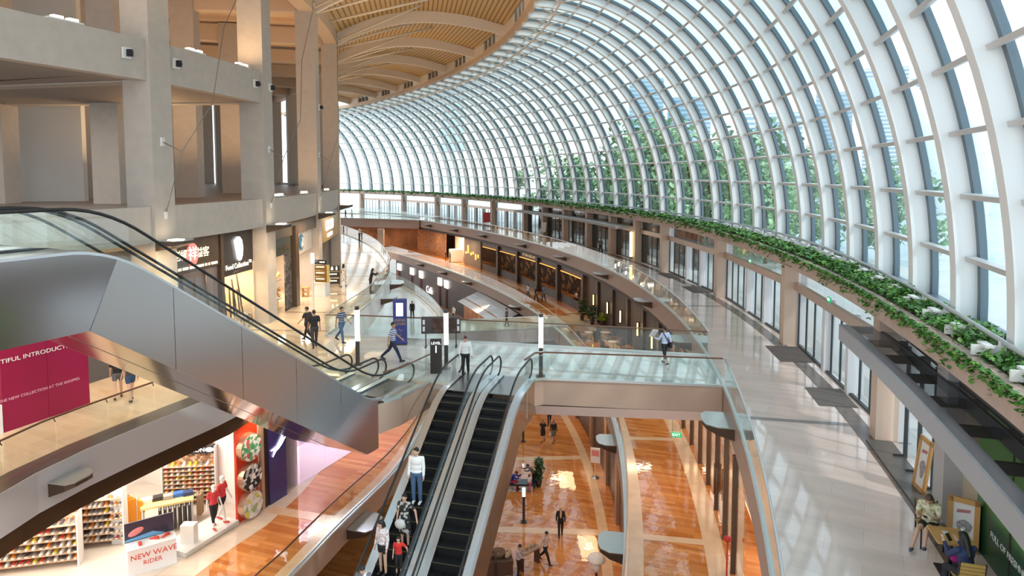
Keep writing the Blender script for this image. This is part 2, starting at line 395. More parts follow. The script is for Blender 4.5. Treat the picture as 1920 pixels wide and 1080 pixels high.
# lower tapering box under the bridge front
a, b = U(1003, 714), U(1354, 726); n = Vector((-(b - a).y, (b - a).x)).normalized()
m = MB()
for k, (z, o) in enumerate(((-1.0, .0), (-1.42, .35))): pass
A = [P3(a, -.98), P3(b, -.98)]; B_ = [P3(a + n * .35, -1.45), P3(b + n * .35, -1.45)]; D_ = [P3(a + n * 4.6, -1.45), P3(b + n * 4.2, -1.45)]; G_ = [P3(a + n * 4.8, -.98), P3(b + n * 4.4, -.98)]
m.strip(B_, A); m.strip(D_, B_); m.strip(G_, D_)
m.add([A[0], B_[0], D_[0], G_[0]], [(0, 1, 2, 3)])
m.build('trim_13', mat('white_bridge_underside', (.78, .70, .67), .5), kind='structure', recenter=False)
face_band('trim_14', WL, 0, WL.L, -.02, -1.35, -.02, .06, mat('white_curved_fascia', (.82, .80, .77), .35))
for yy in (33.5, 38, 44, 52, 60, 68, 78):
    u = WL.u_at_y(yy); t = WL.tan(u) * .09; a = WL.at(u, -.1); b = WL.at(u, -4.4)
    MB().add([P3(a - t, .005), P3(a + t, .005), P3(b + t, .005), P3(b - t, .005)], [(0, 1, 2, 3)]).build('trim_15', mat('brown_joint_stone', (.24, .18, .14), .15), kind='structure', recenter=False)
# far bridge
fb = [tuple(U(600, 408)), tuple(U(786, 413)), tuple(U(790, 406)), tuple(U(600, 400))]
MB().prism(fb, -1.5, 0, 1, mtop=0, mbot=2).build('floor', [M_floor, M_fascia, M_white], kind='structure', recenter=False)
# ------------------------------------------------------------------ level B1, left
BL = [(-1.0, 6), (-1.1, 12.6), (-5.9, 15.0), (-8.3, 18.3)] + [tuple(U(*q, ZB1)) for q in [(547, 1080), (640, 981), (749, 872)]] + [(-4.7, 38), (-4.8, 46), (-5.6, 57), (-7.9, 67), (-11.5, 77), (-15.6, 85.3), (-22, 96), (-30, 107)]
BLc = Curve(BL)
m = MB(); m.prism([tuple(p) for p in BLc.pts(0, BLc.L, 2)] + [(-75, 120), (-75, 0), (-12, 0)], ZB1 - 1.0, ZB1, 1, mtop=0, mbot=2)
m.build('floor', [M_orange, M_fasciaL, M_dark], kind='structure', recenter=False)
face_band('trim_16', BLc, 0, BLc.L, -.28, ZB1 + .003, ZB1 + .008, .55, M_cream)
face_band('trim_17', BLc, 0, BLc.L, .03, ZB1 - .03, ZB1 + .05, .1, M_lip)
# B1 bridge under the far side
b1 = [tuple(U(800, 626, ZB1)), tuple(U(842, 624, ZB1)), tuple(U(1010, 616, ZB1)), tuple(U(1120, 606, ZB1)), tuple(U(1090, 592, ZB1)), tuple(U(1000, 594, ZB1)), tuple(U(830, 600, ZB1))]
MB().prism(b1, ZB1 - 1.2, ZB1 + .01, 1, mtop=0, mbot=2).build('floor', [M_floorL, mat('grey_lilac_fascia', (.40, .37, .38), .25), M_soffit], kind='structure', recenter=False)
# floor overlays of B1: shop aisle, and daylight painted white beyond the bridge
q = [U(*p, ZB1) for p in [(150, 1080), (365, 1080), (432, 1030), (500, 985), (565, 925), (640, 838), (712, 775), (690, 770), (485, 957), (300, 900), (0, 1080)]]
MB().add([P3(p, ZB1 + .004) for p in q], [list(range(len(q)))]).build('floor', marble_mat('cream_aisle_stone', (.72, .60, .48), (.78, .66, .54), (.6, .5, .4), (1.2, 1.2), .09, .3, .02), kind='structure', recenter=False)
q = [p - Vector((.4, 0)) for p in BLc.pts(BLc.L * .42, BLc.L, 3)]; q2 = [p - Vector((9, -2)) for p in q]
MB().strip([P3(p, ZB1 + .005) for p in q], [P3(p, ZB1 + .005) for p in q2]).build('floor', mat('daylight_white_floor', (.82, .79, .74), .12), kind='structure', recenter=False)
# cream cross bands on the orange stone, left
for p0, p1 in (((505, 955), (625, 975)),):
    a, b = U(*p0, ZB1), U(*p1, ZB1); t = (b - a).normalized(); t = Vector((-t.y, t.x)) * .28
    MB().add([P3(a - t, ZB1 + .007), P3(a + t, ZB1 + .007), P3(b + t, ZB1 + .007), P3(b - t, ZB1 + .007)], [(0, 1, 2, 3)]).build('trim_18', M_cream, kind='structure', recenter=False)
# ------------------------------------------------------------------ near-left edge of level one: soffit strip over the shop
face_band('trim_19', NL, 0, NL.L, .03, -1.12, 0.0, .06, mat('grey_fascia_paint', (.46, .43, .42), .5))
face_band('trim_20', NL, 0, NL.L, -.36, .002, .012, .75, mat('dark_edge_stone', (.10, .085, .075), .2))
face_band('trim_21', NL, 0, NL.L - 1, -.35, -1.72, -1.1, .5, mat('dark_bronze_trim', (.07, .04, .02), .35, .4))
# ------------------------------------------------------------------ left building: columns, beams, slabs
CU = [FL.u_at_y(y) for y in (17.5, 27.3, 35.8, 46.3, 57.8, 68, 77.5, 86.5, 95, 103, 111)]
for k, u in enumerate(CU):
    c = FL.at(u, -.62); t = FL.tan(u); a = math.atan2(t.y, t.x)
    z0 = -1 if k else 6
    if k: MB().box((c.x, c.y, (z0 + 20.3) / 2), (1.15, 1.3, 20.3 - z0), a).build('column', M_conc, kind='structure')
    c2 = FL.at(u, -8.6)
    if k > 1: MB().box((c2.x, c2.y, (6 + 20.3) / 2), (1.2, 1.5, 14.3), a).build('column', M_conc, kind='structure')
    c3 = FL.at(u, -15)
    if k: MB().box((c3.x, c3.y, (6 + 20.3) / 2), (1.2, 1.5, 14.3), a).build('column', M_conc, kind='structure')
for k in range(len(CU) - 1):
    u0, u1 = CU[k] + .5, CU[k + 1] - .5
    for z0, z1, o in ((5.2, 6.68, -.35), (11.7, 13.3, -.35), (18.9, 20.6, -.5)):
        if z0 == 11.7 and k > 1: continue                          # the third floor stops at the second column
        face_band('beam', FL, u0, u1, o, z0, z1, .5 if z0 < 18 else 1.0, M_conc if z0 < 18 else mat('warm_girder', (.66, .52, .40), .6))
    for z0 in ((11.7, 18.9) if k < 3 else (18.9,)):                                       # cross beams back into the building
        a, b = FL.at(CU[k], -1.2), FL.at(CU[k], -16)
        MB().bar(P3(a, z0 + .6), P3(b, z0 + .6), .9, 1.2).build('beam', M_conc if z0 < 18 else mat('warm_girder', (.66, .52, .40), .6), kind='structure')
strip_slab('floor', FL, 0, FL.L, -30, -.4, ZL2, 1.15, mat('dark_slab_floor', (.22, .19, .17), .4), mbot=mat('shop_soffit', (.55, .46, .40), .5))
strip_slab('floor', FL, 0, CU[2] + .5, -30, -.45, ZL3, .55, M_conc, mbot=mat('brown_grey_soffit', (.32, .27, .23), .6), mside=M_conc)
strip_slab('ceiling', FL, 0, FL.L, -32, .3, 20.9, .5, M_ceilw, mbot=M_ceilw)
for k in range(len(CU) - 1):                                     # thin ceiling ribs seen from below
    for f in (.25, .5, .75):
        u = CU[k] * (1 - f) + CU[k + 1] * f
        MB().bar(P3(FL.at(u, -.6), 20.3), P3(FL.at(u, -18), 20.3), .35, .45).build('beam', M_ceilw, kind='structure')
# back wall of the upper levels with openings, and the big white wall
MB().prism([(-60, 33), (-25.2, 39.3), (-25.4, 40), (-60, 33.7)], ZL2, 20.5).build('wall_left', mat('pale_wall_paint', (.62, .63, .62), .7), kind='structure', recenter=False)
bw = M_brownwall = mat('beige_back_wall', (.40, .30, .22), .7)
for k in range(3, len(CU) - 1):
    a, b = FL.at(CU[k], -17), FL.at(CU[k + 1], -17); d = (b - a)
    for f0, f1 in ((0, .55), (.8, 1)):
        MB().bar(P3(a + d * f0, 9.2), P3(a + d * f1, 9.2), .3, 5.6).build('wall_back', bw, kind='structure')
        MB().bar(P3(a + d * f0, 16.4), P3(a + d * f1, 16.4), .3, 8).build('wall_back', bw, kind='structure')
    MB().bar(P3(a + d * .55, 9.6), P3(a + d * .8, 9.6), .3, .5).build('wall_back', bw, kind='structure')
    MB().bar(P3(a + d * .55, 6.9), P3(a + d * .8, 6.9), .3, 1.).build('wall_back', bw, kind='structure')
# ------------------------------------------------------------------ timber roof from the columns to the ring beam
ROFF = -7.5
M_slat = None
def slat_mat():
    m, nt, b = _new('timber_slat_ceiling'); N, L = nt.nodes.new, nt.links.new
    uv = N('ShaderNodeUVMap'); w = N('ShaderNodeTexWave'); w.wave_profile = 'SAW'; w.bands_direction = 'X'; w.inputs['Scale'].default_value = 1.0
    L(uv.outputs[0], w.inputs['Vector']); r = N('ShaderNodeValToRGB')
    r.color_ramp.elements[0].position = .25; r.color_ramp.elements[0].color = (.24, .14, .05, 1); r.color_ramp.elements[1].position = .35; r.color_ramp.elements[1].color = (.62, .42, .18, 1)
    L(w.outputs['Fac'], r.inputs['Fac']); L(r.outputs['Color'], b.inputs['Base Color']); b.inputs['Roughness'].default_value = .55
    return m
M_slat = slat_mat()
M_arch = mat('cream_arch_paint', (.76, .68, .58), .5)
def ring_at(p):                             # ring beam point reached from a column head
    best = min(np.arange(0, UE, .5), key=lambda u: (E.at(u, ROFF) - p).length)
    return float(best)
ARCH = []
for u in CU:
    p = FL.at(u, 0); ru = ring_at(p + FL.nrm(u) * 10)
    ARCH.append((p, E.at(ru, ROFF), ru))
def arch_z(t): return 18.9 + 1.5 * t + 1.9 * 4 * t * (1 - t) * (1 - .35 * t)
uvs = []
for k, (p, q, ru) in enumerate(ARCH):
    n = 14; d = q - p; side = Vector((-d.y, d.x)).normalized() * .19
    lo = [(p + d * (i / n), arch_z(i / n)) for i in range(n + 1)]
    m = MB()
    for s_ in (-1, 1):
        A = [(c.x + side.x * s_, c.y + side.y * s_, z) for c, z in lo]; B_ = [(c.x + side.x * s_, c.y + side.y * s_, z + 1.15 - .3 * (i / n)) for i, (c, z) in enumerate(lo)]
        m.strip(A, B_) if s_ > 0 else m.strip(B_, A)
    m.strip([(c.x - side.x, c.y - side.y, z) for c, z in lo], [(c.x + side.x, c.y + side.y, z) for c, z in lo])
    m.build('beam', M_arch, kind='structure', recenter=False)
    if k + 1 < len(ARCH):
        p2, q2, ru2 = ARCH[k + 1]; d2 = q2 - p2
        m = MB(); rows = 10
        for i in range(n):
            for j in range(rows):
                vs = []
                for (ii, jj) in ((i, j), (i, j + 1), (i + 1, j + 1), (i + 1, j)):
                    t, s_ = ii / n, jj / rows
                    c = (p + d * t) * (1 - s_) + (p2 + d2 * t) * s_
                    vs.append((c.x, c.y, arch_z(t) + 1.0 - .1 * t))
                m.add(vs, [(0, 1, 2, 3)])
        o = m.build('ceiling', M_slat, kind='structure', recenter=False)
        uvl = o.data.uv_layers.new(name='UVMap'); i_ = 0
        for i in range(n):
            for j in range(rows):
                for (ii, jj) in ((i, j), (i, j + 1), (i + 1, j + 1), (i + 1, j)):
                    uvl.data[i_].uv = (ii / n * 12.0, jj / rows * 8); i_ += 1
        # fan struts under the timber
        mid = (p + p2) / 2; mm = (p + d * .62 + p2 + d2 * .62) / 2
        for tgt in (p + d * .35, p2 + d2 * .35):
            MB().tube([P3(mid * .0 + p + (p2 - p) * (.06 if tgt is not None and (tgt - p).length < (tgt - p2).length else .94), 19.1), P3((tgt + mm) / 2, arch_z(.5) + .7)], .09, 8).build('beam', M_arch, kind='structure')
        MB().tube([P3(mid, 19.6), P3(mm, arch_z(.6) + .8)], .1, 8).build('beam', M_arch, kind='structure')
# opaque roof covering
m = MB()
for k in range(len(ARCH) - 1):
    (p, q, _), (p2, q2, _) = ARCH[k], ARCH[k + 1]
    m.add([P3(p, 22.6), P3(q, 22.4), P3(q2, 22.4), P3(p2, 22.6)], [(0, 1, 2, 3)])
m.build('roof', M_white, kind='structure', recenter=False)
# ring beam and clerestory
r0, r1 = min(a[2] for a in ARCH) , UE
face_band('beam', E, 0, UE, ROFF + .1, 19.95, 20.5, .45, mat('tan_ring_beam', (.62, .45, .30), .5))
for k in range(len(ARCH) - 1):
    u0, u1 = ARCH[k][2], ARCH[k + 1][2]
    if u1 - u0 < .6: continue
    L_ = u1 - u0
    a = [(0, .30), (.70, 1)]
    for f0, f1 in a: face_band('wall_clerestory', E, u0 + f0 * L_, u0 + f1 * L_, ROFF - .05, 20.4, 21.7, .2, M_arch)
    w = struct('window_clerestory', P3(E.at(u0 + .5 * L_, ROFF - .05), 20.4))
    for i in range(4):
        c = E.at(u0 + (.30 + .4 * i / 3) * L_, ROFF - .05)
        MB().box((c.x, c.y, 21.05), (.14, .14, 1.3)).build('frame', M_arch, w, True)
    A = [P3(E.at(u0 + f * L_, ROFF), 20.45) for f in (.3, .43, .57, .7)]
    MB().strip(A, [(q[0], q[1], 21.7) for q in A]).build('pane', mat('dark_clerestory_glass', (.05, .07, .08), .05, spec=.8), w, True)
# ================================================================== the glass vault
VA, VB, VZ, NP = 13.6, 15.8, 4.45, 15
def boff(y): return 4.95 + min(1., max(0., (y - 14) / 21)) * 1.35
_th = np.linspace(0, PI / 2, 400)
_cum = np.concatenate([[0], np.cumsum(np.hypot(np.diff(VA * (1 - np.cos(_th))), np.diff(VB * np.sin(_th))))])
def th_at(f): return float(np.interp(f * _cum[-1], _cum, _th))
TH = [th_at(i / NP) for i in range(NP + 1)]
def vpt(u, th, push=0.):                  # push > 0 moves into the hall
    b = boff(E.at(u).y); a = b - ROFF
    c, s_ = math.cos(th), math.sin(th)
    off = b - a * (1 - c); z = VZ + VB * s_
    nx, nz = -c / a, -s_ / VB; L_ = math.hypot(nx, nz)
    p = E.at(u, off + push * nx / L_)
    return Vector((p.x, p.y, z + push * nz / L_))
M_glassf = glass_mat('louvre_tint_glass', (.60, .74, .78), (.9, .97, 1), 1.35)  # darker tint stands in for shading louvres outside the upper panes
RU = []
u = E.u_at_y(U(1900, 640, 4.45).y) - 3 * 3.45
while u < UE - 1: RU.append(u); u += 3.45
for k, u in enumerate(RU):
    w = struct('window_%d' % (k + 1), tuple(vpt(u, 0)))
    # rib: white box section, curved
    n = 36; fine = [th_at(i / n) for i in range(n + 1)]; t = E.tan(u); t3 = Vector((t.x, t.y, 0)) * .18
    I = [vpt(u, a, .62) for a in fine]; O = [vpt(u, a, .06) for a in fine]
    m = MB()
    m.strip([p - t3 for p in I], [p + t3 for p in I]); m.strip([p + t3 for p in O], [p - t3 for p in O])
    m.strip([p + t3 for p in I], [p + t3 for p in O]); m.strip([p - t3 for p in O], [p - t3 for p in I])
    m.build('rib', M_rib, w, True)
    # dark glazing frame beside the rib
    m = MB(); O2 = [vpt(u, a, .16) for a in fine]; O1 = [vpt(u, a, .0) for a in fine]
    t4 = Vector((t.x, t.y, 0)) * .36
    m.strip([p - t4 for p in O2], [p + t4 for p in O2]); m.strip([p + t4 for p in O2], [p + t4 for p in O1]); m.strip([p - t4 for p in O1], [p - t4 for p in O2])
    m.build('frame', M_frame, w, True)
    if k + 1 == len(RU): break
    u2 = RU[k + 1]; 
    A = [vpt(u, a, .03) for a in TH]; B_ = [vpt(u2, a, .03) for a in TH]
    MB().strip(A[:6], B_[:6]).build('pane', M_glassv, w, True); MB().strip(A[5:], B_[5:]).build('pane', M_glassf, w, True)
    for i in range(1, NP):
        q0, q1 = vpt(u, TH[i], .30), vpt(u2, TH[i], .30); nrm = (vpt(u, TH[i], 1.) - vpt(u, TH[i], 0.)).normalized()
        MB().bar(q0, q1, .12, .2, up=nrm).build('mullion', M_purlin, w, True)
    # sill
    MB().bar(vpt(u, 0, .15) - Vector((0, 0, .05)), vpt(u2, 0, .15) - Vector((0, 0, .05)), .35, .22).build('sill', M_frame, w, True)
# light truss chord hanging under the ring
ch = thing('ring_truss', 'pale tubular truss chord hung along the top edge of the glass vault', 'truss', tuple(vpt(RU[0], TH[-1])))
pts = [vpt(u, TH[-2], 1.0) for u in RU]
MB().tube(pts, .09, 6).build('chord', M_arch, ch, True)
for k, u in enumerate(RU):
    for q in (vpt(u, TH[-1], .4), vpt(u, TH[-3], .5)): MB().tube([vpt(u, TH[-2], 1.0), q], .05, 5).build('web', M_arch, ch, True)
# ------------------------------------------------------------------ planted ledge under the vault
FO = 3.6
face_band('trim_22', E, 0, UE, FO + .1, 3.85, 4.42, .24, mat('tan_ledge_fascia', (.52, .39, .32), .6, noise=.06, nscale=3))
aL = E.pts(0, UE, 1.6, FO); bL = [E.at(i / (len(aL) - 1) * UE, boff(E.at(i / (len(aL) - 1) * UE).y) + .3) for i in range(len(aL))]
m = MB(); m.strip([P3(p, 4.36) for p in bL], [P3(p, 4.36) for p in aL], 0); m.strip([P3(p, 3.86) for p in aL], [P3(p, 3.86) for p in bL], 1); m.strip([P3(p, 4.36) for p in bL], [P3(p, 3.86) for p in bL], 0)
m.build('ceiling', [mat('grey_ledge', (.42, .42, .41), .7), mat('tan_ledge_soffit', (.50, .40, .34), .6)], kind='structure', recenter=False)
m = MB(); aS = [E.at(u, FO + .25) for u in np.arange(0, UE, 1.6)]; bS = [E.at(u, FO + 1.15) for u in np.arange(0, UE, 1.6)]
m.strip([P3(p, 4.40) for p in bS], [P3(p, 4.40) for p in aS]); m.build('trim_23', mat('planter_soil', (.06, .05, .03), .9), kind='structure', recenter=False)
M_leaf = mat('ivy_leaf', (.07, .21, .035), .5, noise=.5, nscale=6)
M_leaf2 = mat('ivy_leaf_pale', (.17, .34, .06), .5)
rng = random.Random(3)
m = MB()
def leaf(m, c, s, mi, rng):
    a = rng.random() * 2 * PI; tl = rng.uniform(-.9, .9); R = Matrix.Rotation(a, 3, 'Z') @ Matrix.Rotation(tl, 3, 'X')
    q = [R @ Vector(v) * s for v in ((0, -.5, 0), (.42, -.1, .05), (.25, .35, 0), (0, .6, -.08), (-.25, .35, 0), (-.42, -.1, .05))]
    m.add([Vector(c) + v for v in q], [(0, 1, 2, 3), (0, 3, 4, 5)], mi)
u = 0.
us = E.u_at_y(6)
for (ya, yb, dens, sz) in ((5, 26, 420, .115), (26, 50, 150, .18), (50, 85, 50, .28), (85, 140, 26, .38)):
    u0, u1 = E.u_at_y(ya), min(UE, E.u_at_y(yb) if yb < 130 else UE)
    for k in range(int((u1 - u0) * dens)):
        u = rng.uniform(u0, u1); r = rng.random()
        bulge = .5 + .5 * math.sin(u * 1.9) * math.sin(u * .63 + 1)
        if r < .80:
            o = FO + .15 + rng.random() ** .8 * 1.0; z = 4.42 + rng.random() * (.16 + .16 * bulge)
        else:
            o = FO - .03 - rng.random() * .08; z = 4.45 - rng.random() ** 1.7 * (.18 + .6 * bulge * rng.random())
        p = E.at(u, o); leaf(m, (p.x, p.y, z), sz * rng.uniform(.7, 1.3), 0 if rng.random() < .72 else 1, rng)
o = m.build('ivy', [M_leaf, M_leaf2]); tag(o, 'green trailing ivy spilling over the planted ledge under the glass vault', 'ivy', kind='stuff')
# pipe rail with white T brackets on the ledge
pr = thing('pipe_rail', 'grey pipe rail on white brackets running behind the ivy ledge', 'rail', P3(E.at(RU[1], FO + 1.3), 4.36))
us_ = np.arange(RU[0], min(UE - 2, RU[0] + 110), 1.6)
MB().tube([P3(E.at(u, boff(E.at(u).y) - .75), 4.72) for u in us_], .06, 8).build('pipe', mat('grey_pipe', (.55, .56, .56), .35, .7), pr, True)
MB().tube([P3(E.at(u, boff(E.at(u).y) - .62), 4.5) for u in us_], .04, 6).build('pipe', mat('grey_pipe', (.55, .56, .56), .35, .7), pr, True)
for u in np.arange(RU[0], RU[0] + 3.45 * 12, 1.725):
    b = boff(E.at(u).y) - .75; t = E.tan(u); a = math.atan2(t.y, t.x); m = MB()
    c = E.at(u, b - .28); m.box((c.x, c.y, 4.66), (.42, .16, .05), a); m.box((c.x, c.y, 4.55), (.06, .5, .2), a); c = E.at(u, b); m.box((c.x, c.y, 4.55), (.08, .12, .36), a)
    m.build('bracket', M_white, pr, True)
# ================================================================== escalators
M_yel = mat('yellow_step_edge', (.16, .13, .045), .6)
M_step = mat('black_step', (.008, .008, .009), .6, spec=.25)
M_deck = mat('silver_deck', (.80, .82, .86), .28, 1.)
M_skirt = mat('black_skirt', (.02, .02, .022), .3, .2)
M_comb = mat('ribbed_landing_plate', (.42, .42, .42), .3, .9)
M_goldst = mat('bronze_steel_cladding', (.44, .30, .20), .22, .85, noise=.1, nscale=.8)
def sp_(y, r=.9): return 0. if y < -r else (y if y > r else (y + r) ** 2 / (4 * r))
def escalator(label, K, z0, D, rise, ang, ext0, ext1, clad, soffit, group=None, th=1.3, step_ph=0., bot_end=None):
    rz = math.atan2(-D.x, D.y); mm = math.tan(math.radians(ang)); L_ = rise / mm
    t = thing('escalator', label, 'escalator', (K.x, K.y, z0), rz, group)
    zf = lambda y: -mm * (sp_(y) - sp_(y - L_))
    Dv = th / math.cos(math.radians(ang)); yk = (th - Dv) / mm
    def zb(y): return -th if y < yk else max(-th - mm * (y - yk), -rise - min(th + .25, 1.5))
    ys = sorted(set([-ext0 + (L_ + ext0 + ext1) * i / 64 for i in range(65)] + [yk, L_]))
    ye = L_ if bot_end is None else bot_end
    cuts = [-ext0] + [c for c in np.arange(-ext0 + 2.2, yk - .5, 2.2)] + [yk] + [yk + (ye - yk) * i / 5 for i in range(1, 6)]
    for s_ in (-1, 1):
        x = .78 * s_
        for c0, c1 in zip(cuts[:-1], cuts[1:]):
            yy = [c0 + .006] + [y for y in ys if c0 + .05 < y < c1 - .05] + [c1 - .006]
            m = MB(); ml = 0.35 if abs(c0 - yk) < .01 else 0.
            A = [(x, y, zf(y) + .04) for y in yy]; B_ = [(x, y, zb(y)) for y in yy]
            if abs(c1 - yk) < .01: A[-1] = (x, yk + th * .42, zf(yk + th * .42) + .04)
            if abs(c0 - yk) < .01: A[0] = (x, yk + th * .42, zf(yk + th * .42) + .04); A = [A[0]] + [a if a[1] > A[0][1] else A[0] for a in A[1:]]
            A2 = [(x - .03 * s_, a[1], a[2]) for a in A]; B2 = [(x - .03 * s_, b[1], b[2]) for b in B_]
            m.strip(A, B_) if s_ < 0 else m.strip(B_, A)
            m.strip(A2, A); m.strip(B_, B2)
            m.build('cladding_panel', (M_steelw if clad is M_steel and c1 <= yk + .01 else clad), t)
        m = MB(); yy = [y for y in ys]
        A = [(.50 * s_, y, zf(y) + .08) for y in yy]; B_ = [(.785 * s_, y, zf(y) + .06) for y in yy]
        m.strip(A, B_) if s_ < 0 else m.strip(B_, A)
        m.strip([(p[0], p[1], p[2] - .06) for p in B_], B_) if s_ > 0 else m.strip(B_, [(p[0], p[1], p[2] - .06) for p in B_])
        m.build('deck', M_deck, t)
        m = MB(); m.strip([(.505 * s_, y, zf(y) + .08) for y in yy], [(.505 * s_, y, zf(y) - .25) for y in yy]); m.build('skirt', M_skirt, t)
        # handrail loop with rounded newel ends, glass inside it
        hy = [-ext0 + .45 + (L_ + ext0 + ext1 - .9) * i / 70 for i in range(71)]
        top = [(.63 * s_, y, zf(y) + .90) for y in hy]
        e0 = [(.63 * s_, hy[0] - .42 * math.sin(a), zf(hy[0]) + .54 + .36 * math.cos(a)) for a in np.linspace(PI, .25, 10)]
        e1 = [(.63 * s_, hy[-1] + .42 * math.sin(a), zf(hy[-1]) + .54 + .36 * math.cos(a)) for a in np.linspace(.25, PI, 10)]
        MB().tube(e0 + top + e1, .036, 8).build('handrail', M_black, t)
        m = MB(); nodes = [0, 8, 18, 28, 38, 48, 58, 70]
        allp = e0 + top + e1
        for a, b in zip(nodes[:-1], nodes[1:]):
            seg = top[a:b + 1]; lo = [(p[0], p[1], zf(p[1]) + .07) for p in seg]
            if a == 0: seg = e0[2:] + seg; lo = [(p[0], p[1], zf(hy[0]) + .07) for p in e0[2:]] + lo
            if b == 70: seg = seg + e1[:-2]; lo = lo + [(p[0], p[1], zf(hy[-1]) + .07) for p in e1[:-2]]
            g = MB(); g.strip(seg, lo); g.build('glass_panel', M_glassb, t)
    # soffit and end
    yy = [y for y in ys if y <= ye + .01]
    m = MB(); m.strip([(-.76, y, zb(y)) for y in yy], [(.76, y, zb(y)) for y in yy]); m.build('soffit', soffit, t)
    m = MB(); m.strip([(-.50, y, zf(y) - .35) for y in ys], [(.50, y, zf(y) - .35) for y in ys]); m.build('step_bed', M_skirt, t)
    # steps
    first = None; y = -.45 + step_ph
    while y < L_ + .5:
        z = zf(y + .2)
        if first is None:
            m = MB(); m.box((0, .2, -.06), (1.0, .41, .12), mi=0); m.box((0, .395, .002), (.96, .016, .006), mi=1); m.box((-.488, .2, .002), (.018, .38, .006), mi=1)
            m.box((0, .385, -.16), (1.0, .03, .2), mi=0)
            first = m.build('step', [M_step, M_yel], t); first.location = (0, y, z)
        else:
            c = first.copy(); C.objects.link(c); c.parent = t; c.location = (0, y, z)
        y += .405
    for a, b, z in ((-ext0, -.45, 0.), (L_ + .45, L_ + ext1, -rise)):
        MB().box((0, (a + b) / 2, z + .012), (1.0, b - a, .03)).build('landing_plate', M_comb, t)
    return t
escalator('escalator running down from the bridge, with shoppers riding it', K1, 0, DN1, 5.8, 30, 2.6, 2.0, M_goldst, M_mirror, 'escalators down from the bridge')
escalator('empty escalator on the right of the pair below the bridge', K2, 0, DN1, 5.8, 30, 2.6, 2.0, M_goldst, M_mirror, 'escalators down from the bridge', step_ph=.15)
escalator('steel clad escalator rising over the magenta hoarding to the upper floor', K3, ZL2, DN3, ZL2, ANG3, 7.0, 2.6, M_steel, M_mirror, 'escalators up to the upper floor', th=1.6)
escalator('escalator running up just behind the steel clad one', K4, ZL2, DN3, ZL2, ANG3, 7.0, 2.6, M_steel, M_mirror, 'escalators up to the upper floor', step_ph=.2, th=1.6)
# ================================================================== glass balustrades
def balustrade(label, pts, z, group=None, rail=M_alu, h=1.1, seg=1.6, round_=True, lip=True, posts=False):
    pts = [Vector((p[0], p[1])) for p in pts]
    t = thing('glass_balustrade', label, 'railing', P3(pts[0], z), 0, group)
    d = [0.]
    for a, b in zip(pts[:-1], pts[1:]): d.append(d[-1] + (b - a).length)
    xs = [p.x for p in pts]; ys = [p.y for p in pts]
    at = lambda s: Vector((float(np.interp(s, d, xs)), float(np.interp(s, d, ys))))
    n = max(1, int(round(d[-1] / seg)))
    if n > 98: n = 98
    for i in range(n):
        a, b = at(d[-1] * i / n + .015), at(d[-1] * (i + 1) / n - .015)
        MB().bar(P3(a, z + .04 + (h - .04) / 2), P3(b, z + .04 + (h - .04) / 2), .018, h - .08).build('glass_panel', M_glassb, t, True)
    if round_: MB().tube([P3(p, z + h) for p in pts], .032, 8).build('handrail', rail, t, True)
    else:
        m = MB()
        for a, b in zip(pts[:-1], pts[1:]): m.bar(P3(a, z + h), P3(b, z + h), .07, .05)
        m.build('handrail', rail, t, True)
    if lip:
        m = MB()
        for a, b in zip(pts[:-1], pts[1:]): m.bar(P3(a, z + .05), P3(b, z + .05), .07, .09)
        m.build('base_channel', M_lip, t, True)
    if posts:
        for i in range(1, n):
            p = at(d[-1] * i / n)
            MB().bar(P3(p, z + h - .14), P3(p + Vector((.02, -.09)), z + h - .02), .02, .02).build('rail_bracket', M_char, t, True)
    return t
ua, ub = uy(U(1354, 726).y - .1), uy(U(1325, 668).y + .1)
balustrade('curved glass railing along the right gallery, nearer than the bridge', E.pts(0, ua, 1.2, .02), 0)
balustrade('curved glass railing along the right gallery, beyond the bridge', E.pts(ub, UE, 1.6, .02), 0, seg=1.8)
balustrade('glass railing with brown handrail on the near side of the bridge', [U(984, 729), U(1003, 714), U(1019, 712.5), U(1354, 726)], 0, rail=M_rail, round_=False, seg=1.5)
balustrade('glass railing with brown handrail on the far side of the bridge', [WL.at(0) + Vector((0, -.1)), U(655, 632), U(960, 646.5), U(1325, 668)], 0, rail=M_rail, round_=False, seg=1.6)
balustrade('curved glass railing of the left walkway in front of the shops', WL.pts(0, WL.L, 1.4, -.1), 0, seg=1.7)
balustrade('short glass railing between the two escalator pairs', [low3 + PR3 * .80 + DN3 * .3, U(752, 746), U(806, 717)], 0, rail=M_rail, seg=1.3)
balustrade('glass railing with brown handrail in front of the magenta hoarding', [p - NL.nrm(i) * .0 for i, p in enumerate(NL.pts(1, NL.L - .3, 1.3, -.45))], 0, rail=M_rail, seg=1.7, posts=True, lip=False)
balustrade('glass railing with brown handrail over the lower left floor', BLc.pts(12, BLc.L, 1.3, -.05), ZB1, rail=M_rail, seg=1.5)
balustrade('curved glass railing of the lower right gallery', E.pts(4, UE, 1.6, -3.5), ZB1, rail=mat('copper_handrail', (.62, .42, .33), .3, .5), seg=1.8)
balustrade('glass railing of the lower bridge behind the main bridge', [U(800, 626, ZB1), U(842, 624, ZB1), U(1010, 616, ZB1), U(1100, 608, ZB1)], ZB1)
balustrade('glass railing along the far bridge', [U(604, 408), U(780, 413)], 0)
